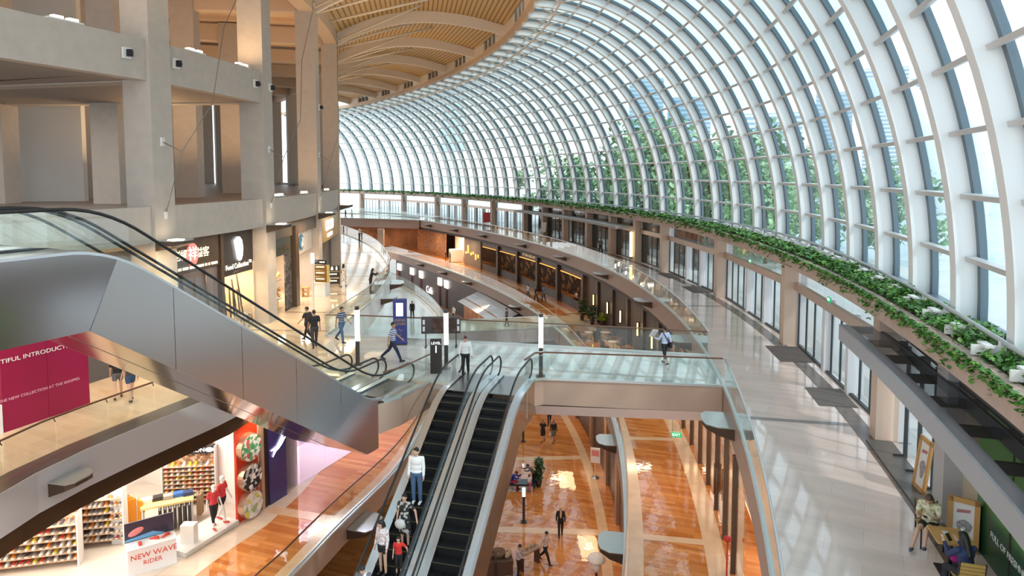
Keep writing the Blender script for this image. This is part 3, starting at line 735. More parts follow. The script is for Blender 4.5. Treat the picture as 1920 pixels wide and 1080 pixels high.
# ================================================================== uplight shelves on fascias and columns
M_ulb = mat('dark_bronze_shell', (.10, .065, .045), .4, .5)
M_ult = mat('frosted_glass_top', (.50, .50, .47), .15, .5)
M_warm = mat('warm_lamp', (1, .8, .5), .4, emit=(1, .78, .5), es=9)
def uplight(label, p, dirv, z, group, lit=False, w=1.5, d=1.0):
    a = math.atan2(dirv.y, dirv.x) - PI / 2                     # local +Y points out of the fascia
    t = thing('uplight_shelf', label, 'light', (p.x, p.y, z), a, group)
    n = 8
    prof = [(-w / 2, 0), (-w / 2, d * .55), (-w * .34, d * .9), (-w * .1, d), (w * .3, d), (w / 2, d * .8), (w / 2, 0)]
    m = MB(); k = len(prof)
    zt = lambda y: .30 - .02 * y / d; zb = lambda y: -.12 + .30 * (y / d)
    m.add([(x, y, zt(y)) for x, y in prof] + [(x, y, zb(y)) for x, y in prof], [(i, k + i, k + (i + 1) % k, (i + 1) % k) for i in range(k)] + [list(range(k, 2 * k))[::-1]])
    m.build('shell', M_ulb, t)
    m = MB(); m.prism([(x * 1.02, y * 1.02) for x, y in prof], .29, .325); m.build('glass_top', M_ult, t)
    if lit:
        MB().box((w * .18, d * .6, .34), (.5, .4, .03)).build('lamp_panel', M_warm, t)
    return t
g = 'uplight shelves along the right gallery fascia'
for nm, q in (('first uplight shelf on the right gallery fascia, below the near railing', (1350, 800)), ('uplight shelf on the right gallery fascia, just past the bridge', (1281, 643)), ('second uplight shelf past the bridge on the right gallery fascia', (1207, 568)),
              ('third uplight shelf past the bridge on the right gallery fascia', (1137, 517)), ('fourth uplight shelf past the bridge on the right gallery fascia', (1063, 484)), ('fifth uplight shelf past the bridge on the right gallery fascia', (988, 461)),
              ('sixth uplight shelf past the bridge on the right gallery fascia', (912, 443)), ('seventh uplight shelf past the bridge on the right gallery fascia', (860, 432)), ('eighth uplight shelf past the bridge, under the far end of the gallery', (815, 423))):
    y = U(*q, -.65).y; u = uy(y)
    uplight(nm, E.at(u, 0), -E.nrm(u), -.75, g)
g = 'uplight shelves on the lower right fascia'
for nm, q in (('uplight shelf at the bottom of the lower right fascia', (1128, 1045)), ('uplight shelf on the lower right fascia beside a notice stand', (1130, 835)), ('uplight shelf on the lower right fascia above the copper kiosk', (945, 573)),
              ('uplight shelf on the lower right fascia left of the kiosk awning', (862, 527)), ('uplight shelf on the lower right fascia above the dark shopfronts', (813, 509)), ('farthest uplight shelf on the lower right fascia', (770, 494))):
    y = U(*q, ZB1 - .6).y; u = uy(y)
    uplight(nm, E.at(u, -3.6), -E.nrm(u), ZB1 - .72, g)
g = 'uplight shelves on the left columns'
for k, nm in ((1, 'uplight shelf on the first grey column over the shops'), (2, 'uplight shelf on the second grey column, beside the white cup sign'), (3, 'uplight shelf on the third grey column before the gold sign'), (4, 'uplight shelf on the fourth grey column at the far shops')):
    u = CU[k]; uplight(nm, FL.at(u, .02), FL.nrm(u), 5.0, g, lit=True, w=1.2, d=1.1)
    p = FL.at(u, .75); l = bpy.data.lights.new('column_downlight', 'SPOT'); l.energy = 160; l.color = (1, .72, .42); l.spot_size = 1.5; l.spot_blend = .8; l.shadow_soft_size = .15
    o = bpy.data.objects.new('column_downlight', l); C.objects.link(o); o.location = (p.x, p.y, 4.8)
q = U(130, 905, -.6); u = min(np.arange(0, NL.L, .1), key=lambda s: (NL.at(s) - q).length)
uplight('uplight shelf on the grey fascia above the sports shop', NL.at(u, .06), NL.nrm(u), -.72, 'uplight shelves on the left fascias', w=1.0, d=.75)
q = U(715, 990, ZB1 - .6); u = min(np.arange(0, BLc.L, .1), key=lambda s: (BLc.at(s) - q).length)
uplight('uplight shelf beside the lower end of the crowded escalator', BLc.at(u, .05), BLc.nrm(u), ZB1 - .75, 'uplight shelves on the left fascias')
for q, nm in (((722, 560), 'uplight shelf on the white curved fascia left of the blue kiosk'), ((738, 533), 'small far uplight shelf on the white curved fascia'), ((733, 487), 'uplight shelf at the far bend of the white curved fascia')):
    y = U(*q, -.7).y; u = WL.u_at_y(y); uplight(nm, WL.at(u, .03), WL.nrm(u), -.85, 'uplight shelves on the white curved fascia', w=1.8 if y < 50 else 2.2)
# ================================================================== light poles
M_lamp = mat('white_lamp_tube', (1, 1, 1), .4, emit=(1, .98, .95), es=3.2)
def pole(label, p, z, group, post, lampz, cap):
    t = thing('light_pole', label, 'lamp', (p.x, p.y, z), 0, group)
    MB().box((0, 0, .015), (.34, .34, .03)).build('base_plate', M_char, t)
    MB().box((0, 0, .03 + post / 2), (.15, .15, post)).build('post', M_char, t)
    MB().box((0, 0, .03 + post + lampz / 2), (.17, .17, lampz)).build('lamp_tube', M_lamp, t)
    if cap: MB().box((0, 0, .03 + post + lampz + cap / 2), (.15, .15, cap)).build('cap', M_char, t)
    return t
g = 'light poles on the bridge'
pole('light pole on the bridge beside the short glass railing, left of the blue kiosk', U(671, 684), 0, g, 1.0, 1.3, .15)
pole('light pole on the bridge behind the black level sign', U(837, 692), 0, g, 1.0, 1.3, .15)
pole('light pole at the corner of the bridge, right of the escalators', U(1014, 706), 0, g, 1.15, 1.2, .12)
g = 'light poles on the lowest floor'
pole('dark light pole on the orange floor beside the two walking women', U(981, 828, ZB2), ZB2, g, 1.55, .45, 0)
pole('dark light pole on the orange floor in front of the bench', U(982, 979, ZB2), ZB2, g, 1.5, .45, 0)
def face_az(p, tx=0., ty=0.): return math.atan2(tx - p.x, -(ty - p.y))          # turn local -Y towards a point
# ================================================================== right gallery: shopfronts, canopies, café corner
SO = 4.05
M_col = mat('tan_column', (.62, .46, .36), .45)
M_door = mat('dark_mullion', (.05, .06, .065), .4, .3)
M_jamb = mat('white_jamb', (.76, .76, .78), .35)
M_trans = mat('tan_metal_transom', (.55, .42, .34), .3, .5)
M_exit = mat('green_exit_sign', (.02, .30, .12), .4, emit=(.02, .5, .2), es=.5)
M_wtxt = mat('white_lettering', (.9, .9, .9), .5, emit=(1, 1, 1), es=.9)
CY = [E.u_at_y(y) for y in (20.6, 31.4, 42.7, 53.8, 59.8, 65.6, 71.4, 77.4, 83, 88.4, 98, 107.5, 117, 127, 137)]
for k, u in enumerate(CY):
    c = E.at(u, SO + .12); t = E.tan(u); a = math.atan2(t.y, t.x)
    MB().box((c.x, c.y, 1.93), (.55, .62, 3.86), a).build('column', M_col, kind='structure')
    c = E.at(u, SO + .62); MB().box((c.x, c.y, 1.93), (.5, .42, 3.86), a).build('column', M_jamb, kind='structure')  # tan front and white back paint the orange-lit and whitish faces
for k in range(len(CY) - 1):
    u0, u1 = CY[k] + .3, CY[k + 1] - .3; L_ = u1 - u0; dark = 53 < E.at(CY[k]).y < 87
    w = struct('window_front_%d' % (k + 1), P3(E.at(u0, SO + .5), 0))
    def seg(m, f0, f1, z0, z1, th, o=SO + .5):
        a, b = E.at(u0 + f0 * L_, o), E.at(u0 + f1 * L_, o)
        m.bar(P3(a, (z0 + z1) / 2), P3(b, (z0 + z1) / 2), th, z1 - z0); return m
    n = max(4, int(L_ / .95))
    for i in range(n):
        seg(MB(), i / n, (i + 1) / n, .05, 3.85, .015).build('pane', mat('dark_shop_glass', (.03, .035, .035), .06, spec=.9) if (dark and i % 3 == 1) else M_glasss, w, True)
    for i in range(n + 1):
        c = E.at(u0 + L_ * i / n, SO + .48); MB().box((c.x, c.y, 1.4), (.05, .07, 2.8), math.atan2(E.tan(u0).y, E.tan(u0).x)).build('mullion', M_door, w, True)
    seg(MB(), 0, 1, 2.62, 2.98, .22, SO + .35).build('transom', M_trans, w, True)
    seg(MB(), 0, 1, 0, .08, .12).build('sill', M_door, w, True)
    if not dark:
        for f in (.36, .62):
            c = E.at(u0 + L_ * f, SO + .42); t = E.tan(u0 + L_ * f); MB().box((c.x, c.y, 1.45), (.28, .4, 2.9), math.atan2(t.y, t.x)).build('jamb', M_jamb, w, True)
    else:                                                        # dark interiors behind the restaurant fronts
        seg(MB(), 0, 1, 0, 3.85, .2, SO + 3.2).build('wall_back', mat('dark_restaurant_wall', (.10, .085, .075), .6, noise=.4, nscale=2), kind='structure')
        l = area('restaurant_lamp', P3(E.at((u0 + u1) / 2, SO + 2), 3.4), (0, 0, 0), 1.5, .6, 14, (1, .75, .45))
# green exit boxes over two of the doors
for k, nm in ((0, 'green exit sign over the nearest glass doors'), (1, 'green exit sign over the second set of glass doors')):
    u = CY[k] * .45 + CY[k + 1] * .55; c = E.at(u, SO + .18); t = E.tan(u)
    r = thing('exit_sign', nm, 'sign', P3(c, 2.98), math.atan2(t.y, t.x) + PI, 'exit signs above the gallery doors')
    MB().box((0, 0, .1), (.36, .06, .18)).build('case', M_exit, r); txt('EXIT', 'lettering', M_wtxt, r, (0, -.034, .1), (PI / 2, 0, 0), .14)
# entrance mats
g = 'floor mats at the gallery doors'
M_matg = stripe_mat('ribbed_mat', (.10, .085, .075), (.22, .19, .17), 12, 'Y')
for q, nm, sz in (((1557, 745), 'nearest ribbed grey floor mat at the glass doors', (2.0, 1.25)), ((1482, 664), 'second floor mat from the near end of the gallery, brown', (2.6, 1.5)),
                  ((1306, 543), 'third floor mat along the gallery doors', (2.6, 1.3)), ((1258, 517), 'farthest floor mat along the gallery doors', (2.6, 1.3))):
    p = U(*q); u = uy(p.y); t = E.tan(u)
    tag(MB().box((p.x, p.y, .016), (sz[0], sz[1], .02), math.atan2(t.y, t.x)).build('floor_mat', M_matg if q[0] > 1500 else mat('brown_mat', (.13, .10, .09), .9, noise=.2, nscale=20)), nm, 'mat', g)
# near canopy: metal nose, glass top
CO0, CO1, CZ = 2.95, 4.3, 3.3
ucan0, ucan1 = uy(5.5), uy(U(1577, 603, 3.3).y)
cn = thing('entrance_canopy', 'long grey metal and glass canopy over the café shopfront, under the ivy ledge', 'canopy', P3(E.at(ucan1, CO0), CZ))
o = face_band('front_fascia', E, ucan0, ucan1, CO0, CZ - .42, CZ, .06, mat('canopy_grey_metal', (.45, .45, .48), .35, .5), kind='x'); 
del o['kind']; o.parent = cn; o.location = -cn.location
o = face_band('nose_trim', E, ucan0, ucan1, CO0 + .1, CZ, CZ + .06, .26, mat('canopy_sky_tint', (.34, .42, .52), .2, .8), kind='x'); del o['kind']; o.parent = cn; o.location = -cn.location  # blue of the top trim stands for reflected sky
nb = 10
for i in range(nb + 1):
    u = ucan0 + (ucan1 - ucan0) * i / nb
    MB().bar(P3(E.at(u, CO0), CZ - .1), P3(E.at(u, CO1), CZ - .1), .09, .2).build('crossbar', M_char, cn, True)
    if i < nb:
        u2 = ucan0 + (ucan1 - ucan0) * (i + 1) / nb
        m = MB(); m.add([P3(E.at(u, CO0 + .2), CZ + .02), P3(E.at(u2, CO0 + .2), CZ + .02), P3(E.at(u2, CO1), CZ + .02), P3(E.at(u, CO1), CZ + .02)], [(0, 1, 2, 3)])
        m.build('glass_panel', glass_mat('dark_canopy_glass', (.35, .37, .38), (.8, .9, 1), 1.6, .02, .06), cn, True)  # clear canopy glass, the dark below it put into the tint
o = face_band('rear_beam', E, ucan0, ucan1, CO1 - .35, CZ - .25, CZ + .04, .08, M_char, kind='x'); del o['kind']; o.parent = cn; o.location = -cn.location
# far thin canopy over the dark restaurants
u0, u1 = uy(60.5), uy(88)
face_band('trim_24', E, u0, u1, 3.2, 2.95, 3.2, 1.7, mat('grey_canopy_slab', (.36, .33, .32), .5))
# café corner shell: glazing, pilaster, beige panel
ug = lambda y: uy(y)
def wallseg(name, y0, y1, z0, z1, m_, off=4.35, th=.12, kind='structure'):
    a, b = E.at(ug(y0), off), E.at(ug(y1), off)
    return MB().bar(P3(a, (z0 + z1) / 2), P3(b, (z0 + z1) / 2), th, z1 - z0).build(name, m_, kind=kind)
w = struct('window_cafe', P3(E.at(ug(18), 4.3), 0))
for i in range(4):
    y0, y1 = 20.2 - i * .95, 20.2 - (i + 1) * .95
    a, b = E.at(ug(y0), 4.3), E.at(ug(y1), 4.3)
    MB().bar(P3(a, 1.6), P3(b, 1.6), .02, 3.1).build('pane', M_glasss, w, True)
    MB().box((b.x, b.y, 1.6), (.06, .1, 3.2), 1.3).build('mullion', M_door, w, True)
    q = b - E.nrm(ug(y1)) * .3; MB().bar(P3(b, .08), P3(q, .08), .05, .05).build('foot', M_char, w, True)
wallseg('trim_25', 20.3, 16.3, 0, .05, mat('dark_sill_stone', (.12, .11, .10), .3), 3.95, .7)
wallseg('wall_pilaster', 16.4, 15.8, 0, 3.85, mat('grey_pilaster', (.42, .40, .40), .5), 4.2, .5)
wallseg('wall_panel', 15.8, 15.0, 0, 3.85, mat('beige_panel', (.50, .42, .32), .5), 4.4)
wallseg('wall_panel', 20.5, 6, 3.25, 3.9, mat('dark_soffit_wall', (.16, .15, .14), .6), 4.5)
# green printed hoarding: three boards
gb = thing('printed_hoarding', 'bright green printed hoarding behind the café table, with dark lettering', 'hoarding', P3(E.at(ug(12), 4.35), 0))
def green_mat():
    m, nt, b = _new('green_print'); N, L = nt.nodes.new, nt.links.new
    tc = N('ShaderNodeTexCoord'); n = N('ShaderNodeTexNoise'); n.inputs['Scale'].default_value = 1.1; L(tc.outputs['Object'], n.inputs['Vector'])
    sx = N('ShaderNodeSeparateXYZ'); L(tc.outputs['Object'], sx.inputs[0])
    ad = N('ShaderNodeMath'); ad.operation = 'MULTIPLY_ADD'; L(n.outputs['Fac'], ad.inputs[0]); ad.inputs[1].default_value = .5; L(sx.outputs['Z'], ad.inputs[2])
    r = N('ShaderNodeValToRGB'); L(ad.outputs[0], r.inputs['Fac']); e = r.color_ramp.elements
    e[0].position = .95; e[0].color = (.008, .07, .03, 1); e[1].position = 1.0; e[1].color = (.10, .36, .03, 1)
    mr = N('ShaderNodeMapRange'); mr.inputs['From Max'].default_value = 3.; L(ad.outputs[0], mr.inputs['Value']); L(mr.outputs[0], r.inputs['Fac'])
    e[0].position = .40; e[1].position = .52; k = e.new(.9); k.color = (.16, .52, .02, 1)
    L(r.outputs['Color'], b.inputs['Base Color']); b.inputs['Roughness'].default_value = .3
    return m
M_green = green_mat()
for i, (y0, y1) in enumerate(((15.0, 13.55), (13.5, 11.9), (11.85, 9.5))):
    a, b = E.at(ug(y0), 4.35), E.at(ug(y1), 4.35)
    MB().bar(P3(a, 1.6), P3(b, 1.6), .06, 3.2).build('board', M_green if i < 2 else mat('dark_green_print', (.01, .09, .035), .35, noise=.5, nscale=1.5), gb, True)
    MB().bar(P3(b, 1.6), P3(b + (b - a).normalized() * .05, 1.6), .09, 3.2).build('joint', M_dark, gb, True)
t = E.tan(ug(14)); az = math.atan2(-t.y, -t.x)
mid = E.at(ug(14.45), 4.30) - Vector(gb.location[:2])
txt('NATURAL\nSPIRIT', 'lettering', mat('black_lettering', (.01, .03, .01), .5), gb, P3(mid, 1.62), (PI / 2, 0, az), .27)
mid = E.at(ug(13.5), 4.30) - Vector(gb.location[:2])
txt('FULL OF FRESHNESS', 'lettering', M_white, gb, P3(mid, .68), (PI / 2, 0, az), .19)
# two framed posters
M_oak = mat('oak_frame', (.55, .28, .08), .45)
M_paper = mat('poster_paper', (.74, .70, .68), .5); M_print = mat('poster_picture', (.33, .29, .29), .5, noise=.5, nscale=14)
def poster(label, p, az, w_, h_, lean, back):
    r = thing('framed_poster', label, 'poster', P3(p, 0.02), az, 'framed posters leaning by the café')
    R = Matrix.Rotation(-lean, 3, 'X')
    def bx(nm, c, d, m_): MB().box(R @ Vector(c), d, M=R).build(nm, m_, r)
    bx('sheet', (0, .0, h_ / 2), (w_ - .1, .02, h_ - .1), M_paper)
    MB().add([R @ Vector((.02 + w_ * .22 * math.cos(a) * (1 + .25 * math.sin(3 * a)), -.0125, h_ * .42 + h_ * .17 * math.sin(a))) for a in np.linspace(0, 2 * PI, 20, endpoint=False)], [list(range(20))]).build('picture', M_print, r)
    MB().add([R @ Vector((w_ * x, -.0125, h_ * z)) for x, z in ((-.22, .70), (.2, .74), (.22, .80), (-.2, .77))], [(0, 1, 2, 3)]).build('heading', mat('poster_red', (.45, .16, .15)), r)
    for s_ in (-1, 1): bx('stile', (s_ * (w_ / 2 - .05), -.005, h_ / 2), (.1, .06, h_), M_oak)
    for z in (.06, h_ - .05): bx('rail', (0, -.005, z), (w_, .06, .11), M_oak)
    if back:
        for s_ in (-1, 1): bx('stand', (s_ * (w_ / 2 - .03), .18, h_ / 2 - .05), (.05, .34, h_ - .1), M_oak)
pl = U(1722, 921); poster('tall oak framed poster leaning on the café window', pl, az + .15, .62, 1.35, .12, False)
pr_ = E.at(ug(14.75), 3.98); poster('oak framed poster stand behind the café table, beside the green boards', pr_, face_az(pr_, pr_.x - 3, pr_.y - 4), .58, 1.08, .10, True)
# table and two chairs
M_wood = mat('honey_wood', (.62, .33, .11), .4, noise=.12, nscale=6)
M_slatc = mat('yellow_wood_slat', (.52, .33, .10), .45)
M_legs = mat('dark_iron', (.03, .025, .025), .4, .5)
tb = E.at(ug(13.85), 3.45)
ta = math.atan2(E.tan(ug(13.85)).y, E.tan(ug(13.85)).x)
t = thing('cafe_table', 'square honey wood café table between two seated women', 'table', P3(tb, .01), ta)
MB().box((0, 0, .735), (.68, .68, .035)).build('tabletop', M_wood, t)
MB().tube([(0, 0, .03), (0, 0, .72)], .04, 8).build('pedestal', M_legs, t); MB().box((0, 0, .015), (.45, .45, .03)).build('base', M_legs, t)
def cafe_chair(label, p, rz):
    r = thing('cafe_chair', label, 'chair', P3(p, .01), rz, 'slatted chairs at the café table')
    for i in range(5): MB().box((0, -.17 + i * .09, .45), (.44, .07, .025)).build('seat_slat', M_slatc, r)
    for i in range(5): MB().box((0, -.23 - .012 * i, .53 + i * .075), (.44, .02, .06), M=Matrix.Rotation(.12, 3, 'X')).build('back_slat', M_slatc, r)
    for sx_ in (-1, 1):
        MB().tube([(sx_ * .21, .2, 0), (sx_ * .21, .19, .44)], .016, 6).build('leg', M_legs, r)
        MB().tube([(sx_ * .21, -.2, 0), (sx_ * .21, -.21, .45), (sx_ * .21, -.29, .88)], .016, 6).build('leg', M_legs, r)
        MB().tube([(sx_ * .21, .2, .435), (sx_ * .21, -.21, .435)], .014, 6).build('side_rail', M_legs, r)
    return r
chA, chB = E.at(ug(14.75), 3.36), E.at(ug(12.98), 3.42)
cafe_chair('slatted wooden café chair on the far side of the table', chA, ta + PI / 2)
cafe_chair('slatted wooden café chair nearest the frame, under the woman in blue', chB, ta - PI / 2)
t2 = P3(tb, .765)
def small(name, label, cat, mb, m_, group=None): return tag(mb.build(name, m_), label, cat, group)
v = lambda x, y, z: tuple(Vector(t2) + Matrix.Rotation(ta, 3, 'Z') @ Vector((x, y, z)))
small('paper_slip', 'white paper slip on the café table', 'paper', MB().box(v(.08, .08, .003), (.14, .1, .004), ta), M_white)
small('takeaway_packet', 'white packet on the café table near the wall', 'packet', MB().box(v(-.1, -.2, .02), (.1, .16, .04), ta + .3), M_white)
small('drink_cup', 'clear drink cup on the café table', 'cup', MB().lathe([(.032, 0), (.042, .13), (.036, .13), (.028, .01)], v(.12, -.24, 0), 12), mat('cup_plastic', (.6, .62, .6), .2))
# things on the far gallery
p = U(913, 424); tag(MB().box((p.x, p.y, 1.35), (1.1, .6, 1.5)).box((p.x, p.y, .3), (.12, .12, .6)).build('red_notice_box', mat('red_box', (.55, .03, .03), .4)), 'small red box on a post by the far gallery doors', 'box')
p = U(1019, 446); e_ = thing('menu_easel', 'white menu board on a brown easel outside the dark restaurants', 'sign', P3(p, 0), -.6)
MB().box((0, 0, 1.35), (.75, .06, 1.2), M=Matrix.Rotation(-.2, 3, 'X')).build('board', mat('lit_white_board', (.9, .88, .85), .4), e_)
for s_ in (-1, 1): MB().tube([(s_ * .3, -.2, 0), (s_ * .3, .1, 1.0)], .03, 6).build('leg', M_brown, e_)
p = E.at(uy(60.2), 3.75); tag(MB().box((p.x, p.y, 1.55), (.22, .22, 2.3)).build('light_column', mat('amber_light', (1, .7, .3), .4, emit=(1, .72, .25), es=3)), 'tall amber light column at the end of the dark restaurants', 'lamp')
# ================================================================== bridge furniture
def face_az(p, tx=0., ty=0.): return math.atan2(tx - p.x, -(ty - p.y))          # turn local -Y towards a point
p = U(753, 642) - Vector((0, .35))
M_navy = mat('navy_kiosk_paint', (.035, .045, .20), .35, noise=.15, nscale=3)
k = thing('display_kiosk', 'tall navy blue display kiosk on the bridge with a white screen and gold lettering', 'kiosk', P3(p, .005), face_az(p) * .3)
MB().box((0, 0, .03), (.66, .42, .06)).build('base', M_char, k)
MB().box((0, 0, 1.1), (.62, .32, 2.1)).build('body', M_navy, k)
MB().box((0, -.165, 1.68), (.32, .02, .62)).build('screen', mat('white_screen', (.9, .9, .95), .3, emit=(.93, .93, 1), es=1.1), k)
txt('OPEN', 'screen_lettering', M_navy, k, (0, -.178, 1.72), size=.09)
txt('UNDER\nCOVER', 'lettering', mat('gold_lettering', (.55, .34, .08), .4, .5), k, (0, -.165, 1.08), size=.17)
MB().tube([(-.12, -.165, .66), (-.03, -.165, .78), (.02, -.165, .66), (.1, -.165, .72)], .012, 5).build('emblem', MATS['gold_lettering'], k)
MB().tube([(-.12, -.165, .38), (0, -.165, .48), (.12, -.165, .5), (.02, -.165, .4)], .012, 5).build('emblem', MATS['gold_lettering'], k)
p = U(829, 645) - Vector((0, .5))
k = thing('directory_screen', 'wide dark directory screen on two legs by the far bridge railing', 'screen', P3(p, .005), .06)
MB().box((0, 0, 1.02), (1.8, .1, .78), M=Matrix.Rotation(-.12, 3, 'X')).build('housing', mat('dark_brown_housing', (.035, .02, .018), .25), k)
MB().box((.15, -.062, 1.03), (1.1, .012, .6), M=Matrix.Rotation(-.12, 3, 'X')).build('display', patch_mat('dim_display', [(.05, .025, .02), (.07, .03, .02), (.10, .05, .035), (.045, .02, .02), (.06, .03, .025)], 4), k)
for x in (-.78, .80):
    for z in (.86, 1.17): MB().box((x, -.075 - (z - 1.02) * -.1, z), (.1, .015, .22), M=Matrix.Rotation(-.12, 3, 'X')).build('icon_panel', mat('pale_icon', (.6, .58, .62), .4), k)
for x in (-.7, .7): MB().box((x, .03, .34), (.05, .06, .68)).build('leg', M_char, k); MB().box((x, .0, .01), (.08, .5, .02)).build('foot', M_char, k)
p = U(818, 700)
k = thing('level_sign', 'black upright sign board reading level 1 at the head of the escalators', 'sign', P3(p, .005), face_az(p) * .5)
MB().box((0, 0, .70), (.46, .14, 1.4)).build('slab', mat('black_sign', (.022, .016, .014), .35), k)
txt('LEVEL', 'lettering', M_wtxt, k, (0, -.075, 1.24), size=.15); txt('1', 'numeral', M_wtxt, k, (0, -.075, .98), size=.42)
# ================================================================== magenta hoarding
a, b = U(8, 812), U(170, 757)
M_mag = mat('magenta_board', (.28, .0, .045), .45)
d = (b - a).normalized(); az = math.atan2(d.y, d.x)
h = thing('printed_hoarding', 'large magenta hoarding with white lettering on the upper left floor', 'hoarding', P3(a, .0), az)
Lh = (b - a).length
for i in range(2): MB().box((Lh * (i + .5) / 2, .08, 1.6), (Lh / 2 - .01, .12, 3.2)).build('panel', M_mag, h)
MB().box((Lh - .06, .75, 1.6), (.12, 1.2, 3.2)).build('return_panel', mat('dark_grey_return', (.12, .10, .09), .6), h)
MB().box((-.05, .1, .45), (.06, .2, .9)).build('post', M_white, h)
txt('A BEAUTIFUL INTRODUCTION', 'lettering', M_white, h, (Lh * .30, .012, 2.22), size=.19, sx=1.25); txt('THE NEW COLLECTION AT THE SHOPPES', 'lettering', mat('pink_lettering', (.75, .4, .5), .5), h, (Lh * .42, .012, 1.0), size=.125, sx=1.1)
# ================================================================== left shops on level one
def FP(u, off, z): q = FL.at(u, off); return (q.x, q.y, z)
def fbar(mb, u0, u1, off, z0, z1, th=.1):
    n = max(1, int((u1 - u0) / 2.5))
    for i in range(n):
        a, b = u0 + (u1 - u0) * i / n, u0 + (u1 - u0) * (i + 1) / n
        mb.bar(FP(a, off, (z0 + z1) / 2), FP(b, off, (z0 + z1) / 2), th, z1 - z0)
    return mb
def cross(mb, u, o0, o1, z0, z1, th=.12): return mb.bar(FP(u, o0, (z0 + z1) / 2), FP(u, o1, (z0 + z1) / 2), th, z1 - z0)
bay = lambda k, f: CU[k] + .62 + (CU[k + 1] - CU[k] - 1.24) * f
def faz(u): t = FL.tan(u); return math.atan2(t.y, t.x)
M_sgnb = mat('dark_wood_sign', (.075, .05, .036), .4, noise=.15, nscale=4)
M_sgnk = mat('charcoal_sign', (.025, .022, .026), .35)
M_gold = mat('lit_gold_letters', (1, .92, .6), .4, emit=(1, .9, .55), es=1.8)
M_lit = mat('lit_white_letters', (1, 1, .95), .4, emit=(1, .97, .9), es=2.2)
M_shopcream = mat('shop_cream_wall', (.68, .55, .42), .55)
# behind everything: the shop backs
for k in range(1, len(CU) - 1): fbar(MB(), CU[k], CU[k + 1], -6.5, 0, 5.2, .2).build('wall_shop', M_shopcream if k != 3 else M_dark, kind='structure')
for k in range(1, len(CU)): cross(MB(), CU[k], -1.3, -6.4, 0, 5.2).build('wall_shop', M_shopcream, kind='structure')
fbar(MB(), CU[1] - 3.4, CU[1] - .7, -1.2, 0, 4.9, .15).build('wall_shop', mat('dark_grey_shopfront', (.09, .085, .09), .35), kind='structure')
fbar(MB(), CU[1] - 3.2, CU[1] - .7, -1.05, 2.1, 3.7, .1).build('wall_shop', patch_mat('purple_window_print', [(.22, .2, .28), (.10, .09, .13), (.35, .33, .42), (.07, .06, .09)], 9), kind='structure')
# bay 1: two sign boards, grey door panel, amber shop with leaning poles
s1 = thing('shop_sign', 'dark wood shop sign with four gold characters around a red oval seal', 'sign', FP(bay(1, .28), -.85, 3.7), 0, 'signs over the two left shops')
fbar(MB(), bay(1, 0), bay(1, .565), -.85, 3.62, 5.12, .14).build('board', M_sgnb, s1, True)
uu = bay(1, .29); az = faz(uu)
def onb(u, off, z, ref): q = FP(u, off, z); return (q[0] - ref.location.x, q[1] - ref.location.y, q[2] - ref.location.z)
for f, c in ((.135, '老'), (.195, '楊'), (.345, '益'), (.41, '客')): txt(c, 'character', M_gold, s1, onb(bay(1, f), -.77, 4.36, s1), (PI / 2, 0, az), .5)
R_ = Matrix.Rotation(az, 3, 'Z')
q = Vector(onb(bay(1, .27), -.77, 4.36, s1)); MB().extr([(.40 * math.cos(a), .52 * math.sin(a)) for a in np.linspace(0, 2 * PI, 24, endpoint=False)], q, R_ @ Vector((1, 0, 0)), (0, 0, 1), R_ @ Vector((0, -.04, 0))).build('seal', mat('red_seal', (.7, .08, .07), .4, emit=(1, .25, .2), es=.8), s1)
txt('祥', 'seal_character', M_lit, s1, tuple(q + R_ @ Vector((0, -.05, 0))), (PI / 2, 0, az), .66)
m = MB(); x = -1.75
while x < 1.75:
    w_ = random.uniform(.06, .13); m.box(tuple(Vector(onb(bay(1, .27), -.76, 3.76, s1)) + R_ @ Vector((x + w_ / 2, 0, .015))), (w_, .02, .11), az); x += w_ + random.choice((.03, .03, .03, .12))
m.build('small_lettering', M_gold, s1)
s2 = thing('shop_sign', 'charcoal shop sign with a glowing white cup shape and script lettering', 'sign', FP(bay(1, .8), -.8, 3.0), 0, 'signs over the two left shops')
fbar(MB(), bay(1, .585), bay(1, 1.), -.80, 2.95, 5.12, .14).build('board', M_sgnk, s2, True)
uu = bay(1, .78); R_ = Matrix.Rotation(faz(uu), 3, 'Z'); q = Vector(onb(uu, -.72, 4.22, s2))
cup = [(-.42, .45), (-.1, .62), (.12, .6), (.34, .38), (.42, .0), (.36, -.38), (.2, -.6), (.0, -.62), (-.14, -.48)]
MB().extr(cup, q, R_ @ Vector((1, 0, 0)), (0, 0, 1), R_ @ Vector((0, -.05, 0))).build('cup_emblem', M_lit, s2)
txt('Food Collection™', 'lettering', mat('lit_cream_letters', (1, .95, .75), .4, emit=(1, .93, .7), es=2), s2, onb(bay(1, .79), -.72, 3.36, s2), (PI / 2, 0, faz(uu)), .36, sx=.95)
fbar(MB(), bay(1, 0), bay(1, .565), -.95, 0, 3.62, .08).build('wall_shop', mat('grey_violet_panel', (.20, .165, .165), .35, noise=.06, nscale=2), kind='structure')
for f in (.2, .42):
    MB().tube([FP(bay(1, f), -.86, 0.05), FP(bay(1, f + .015), -.84, 1.8), FP(bay(1, f - .015), -.86, 3.5)], .05, 6).build('trim_26', mat('bronze_arc', (.16, .09, .05), .3, .6), kind='structure')
cross(MB(), bay(1, .575), -.7, -5, 0, 5.1, .25).build('wall_shop', M_sgnb, kind='structure')
fbar(MB(), bay(1, .58), bay(1, 1), -3.4, 0, 3.2, .1).build('wall_shop', mat('amber_wall', (.85, .42, .03), .5), kind='structure')
cross(MB(), bay(1, .995), -.7, -3.4, 0, 3.4, .1).build('wall_shop', mat('cream_side', (.75, .60, .45), .5), kind='structure')
area('shop_lamp', FP(bay(1, .8), -2.0, 3.1), (0, 0, 0), 2.5, 1.5, 150, (1, .74, .42))
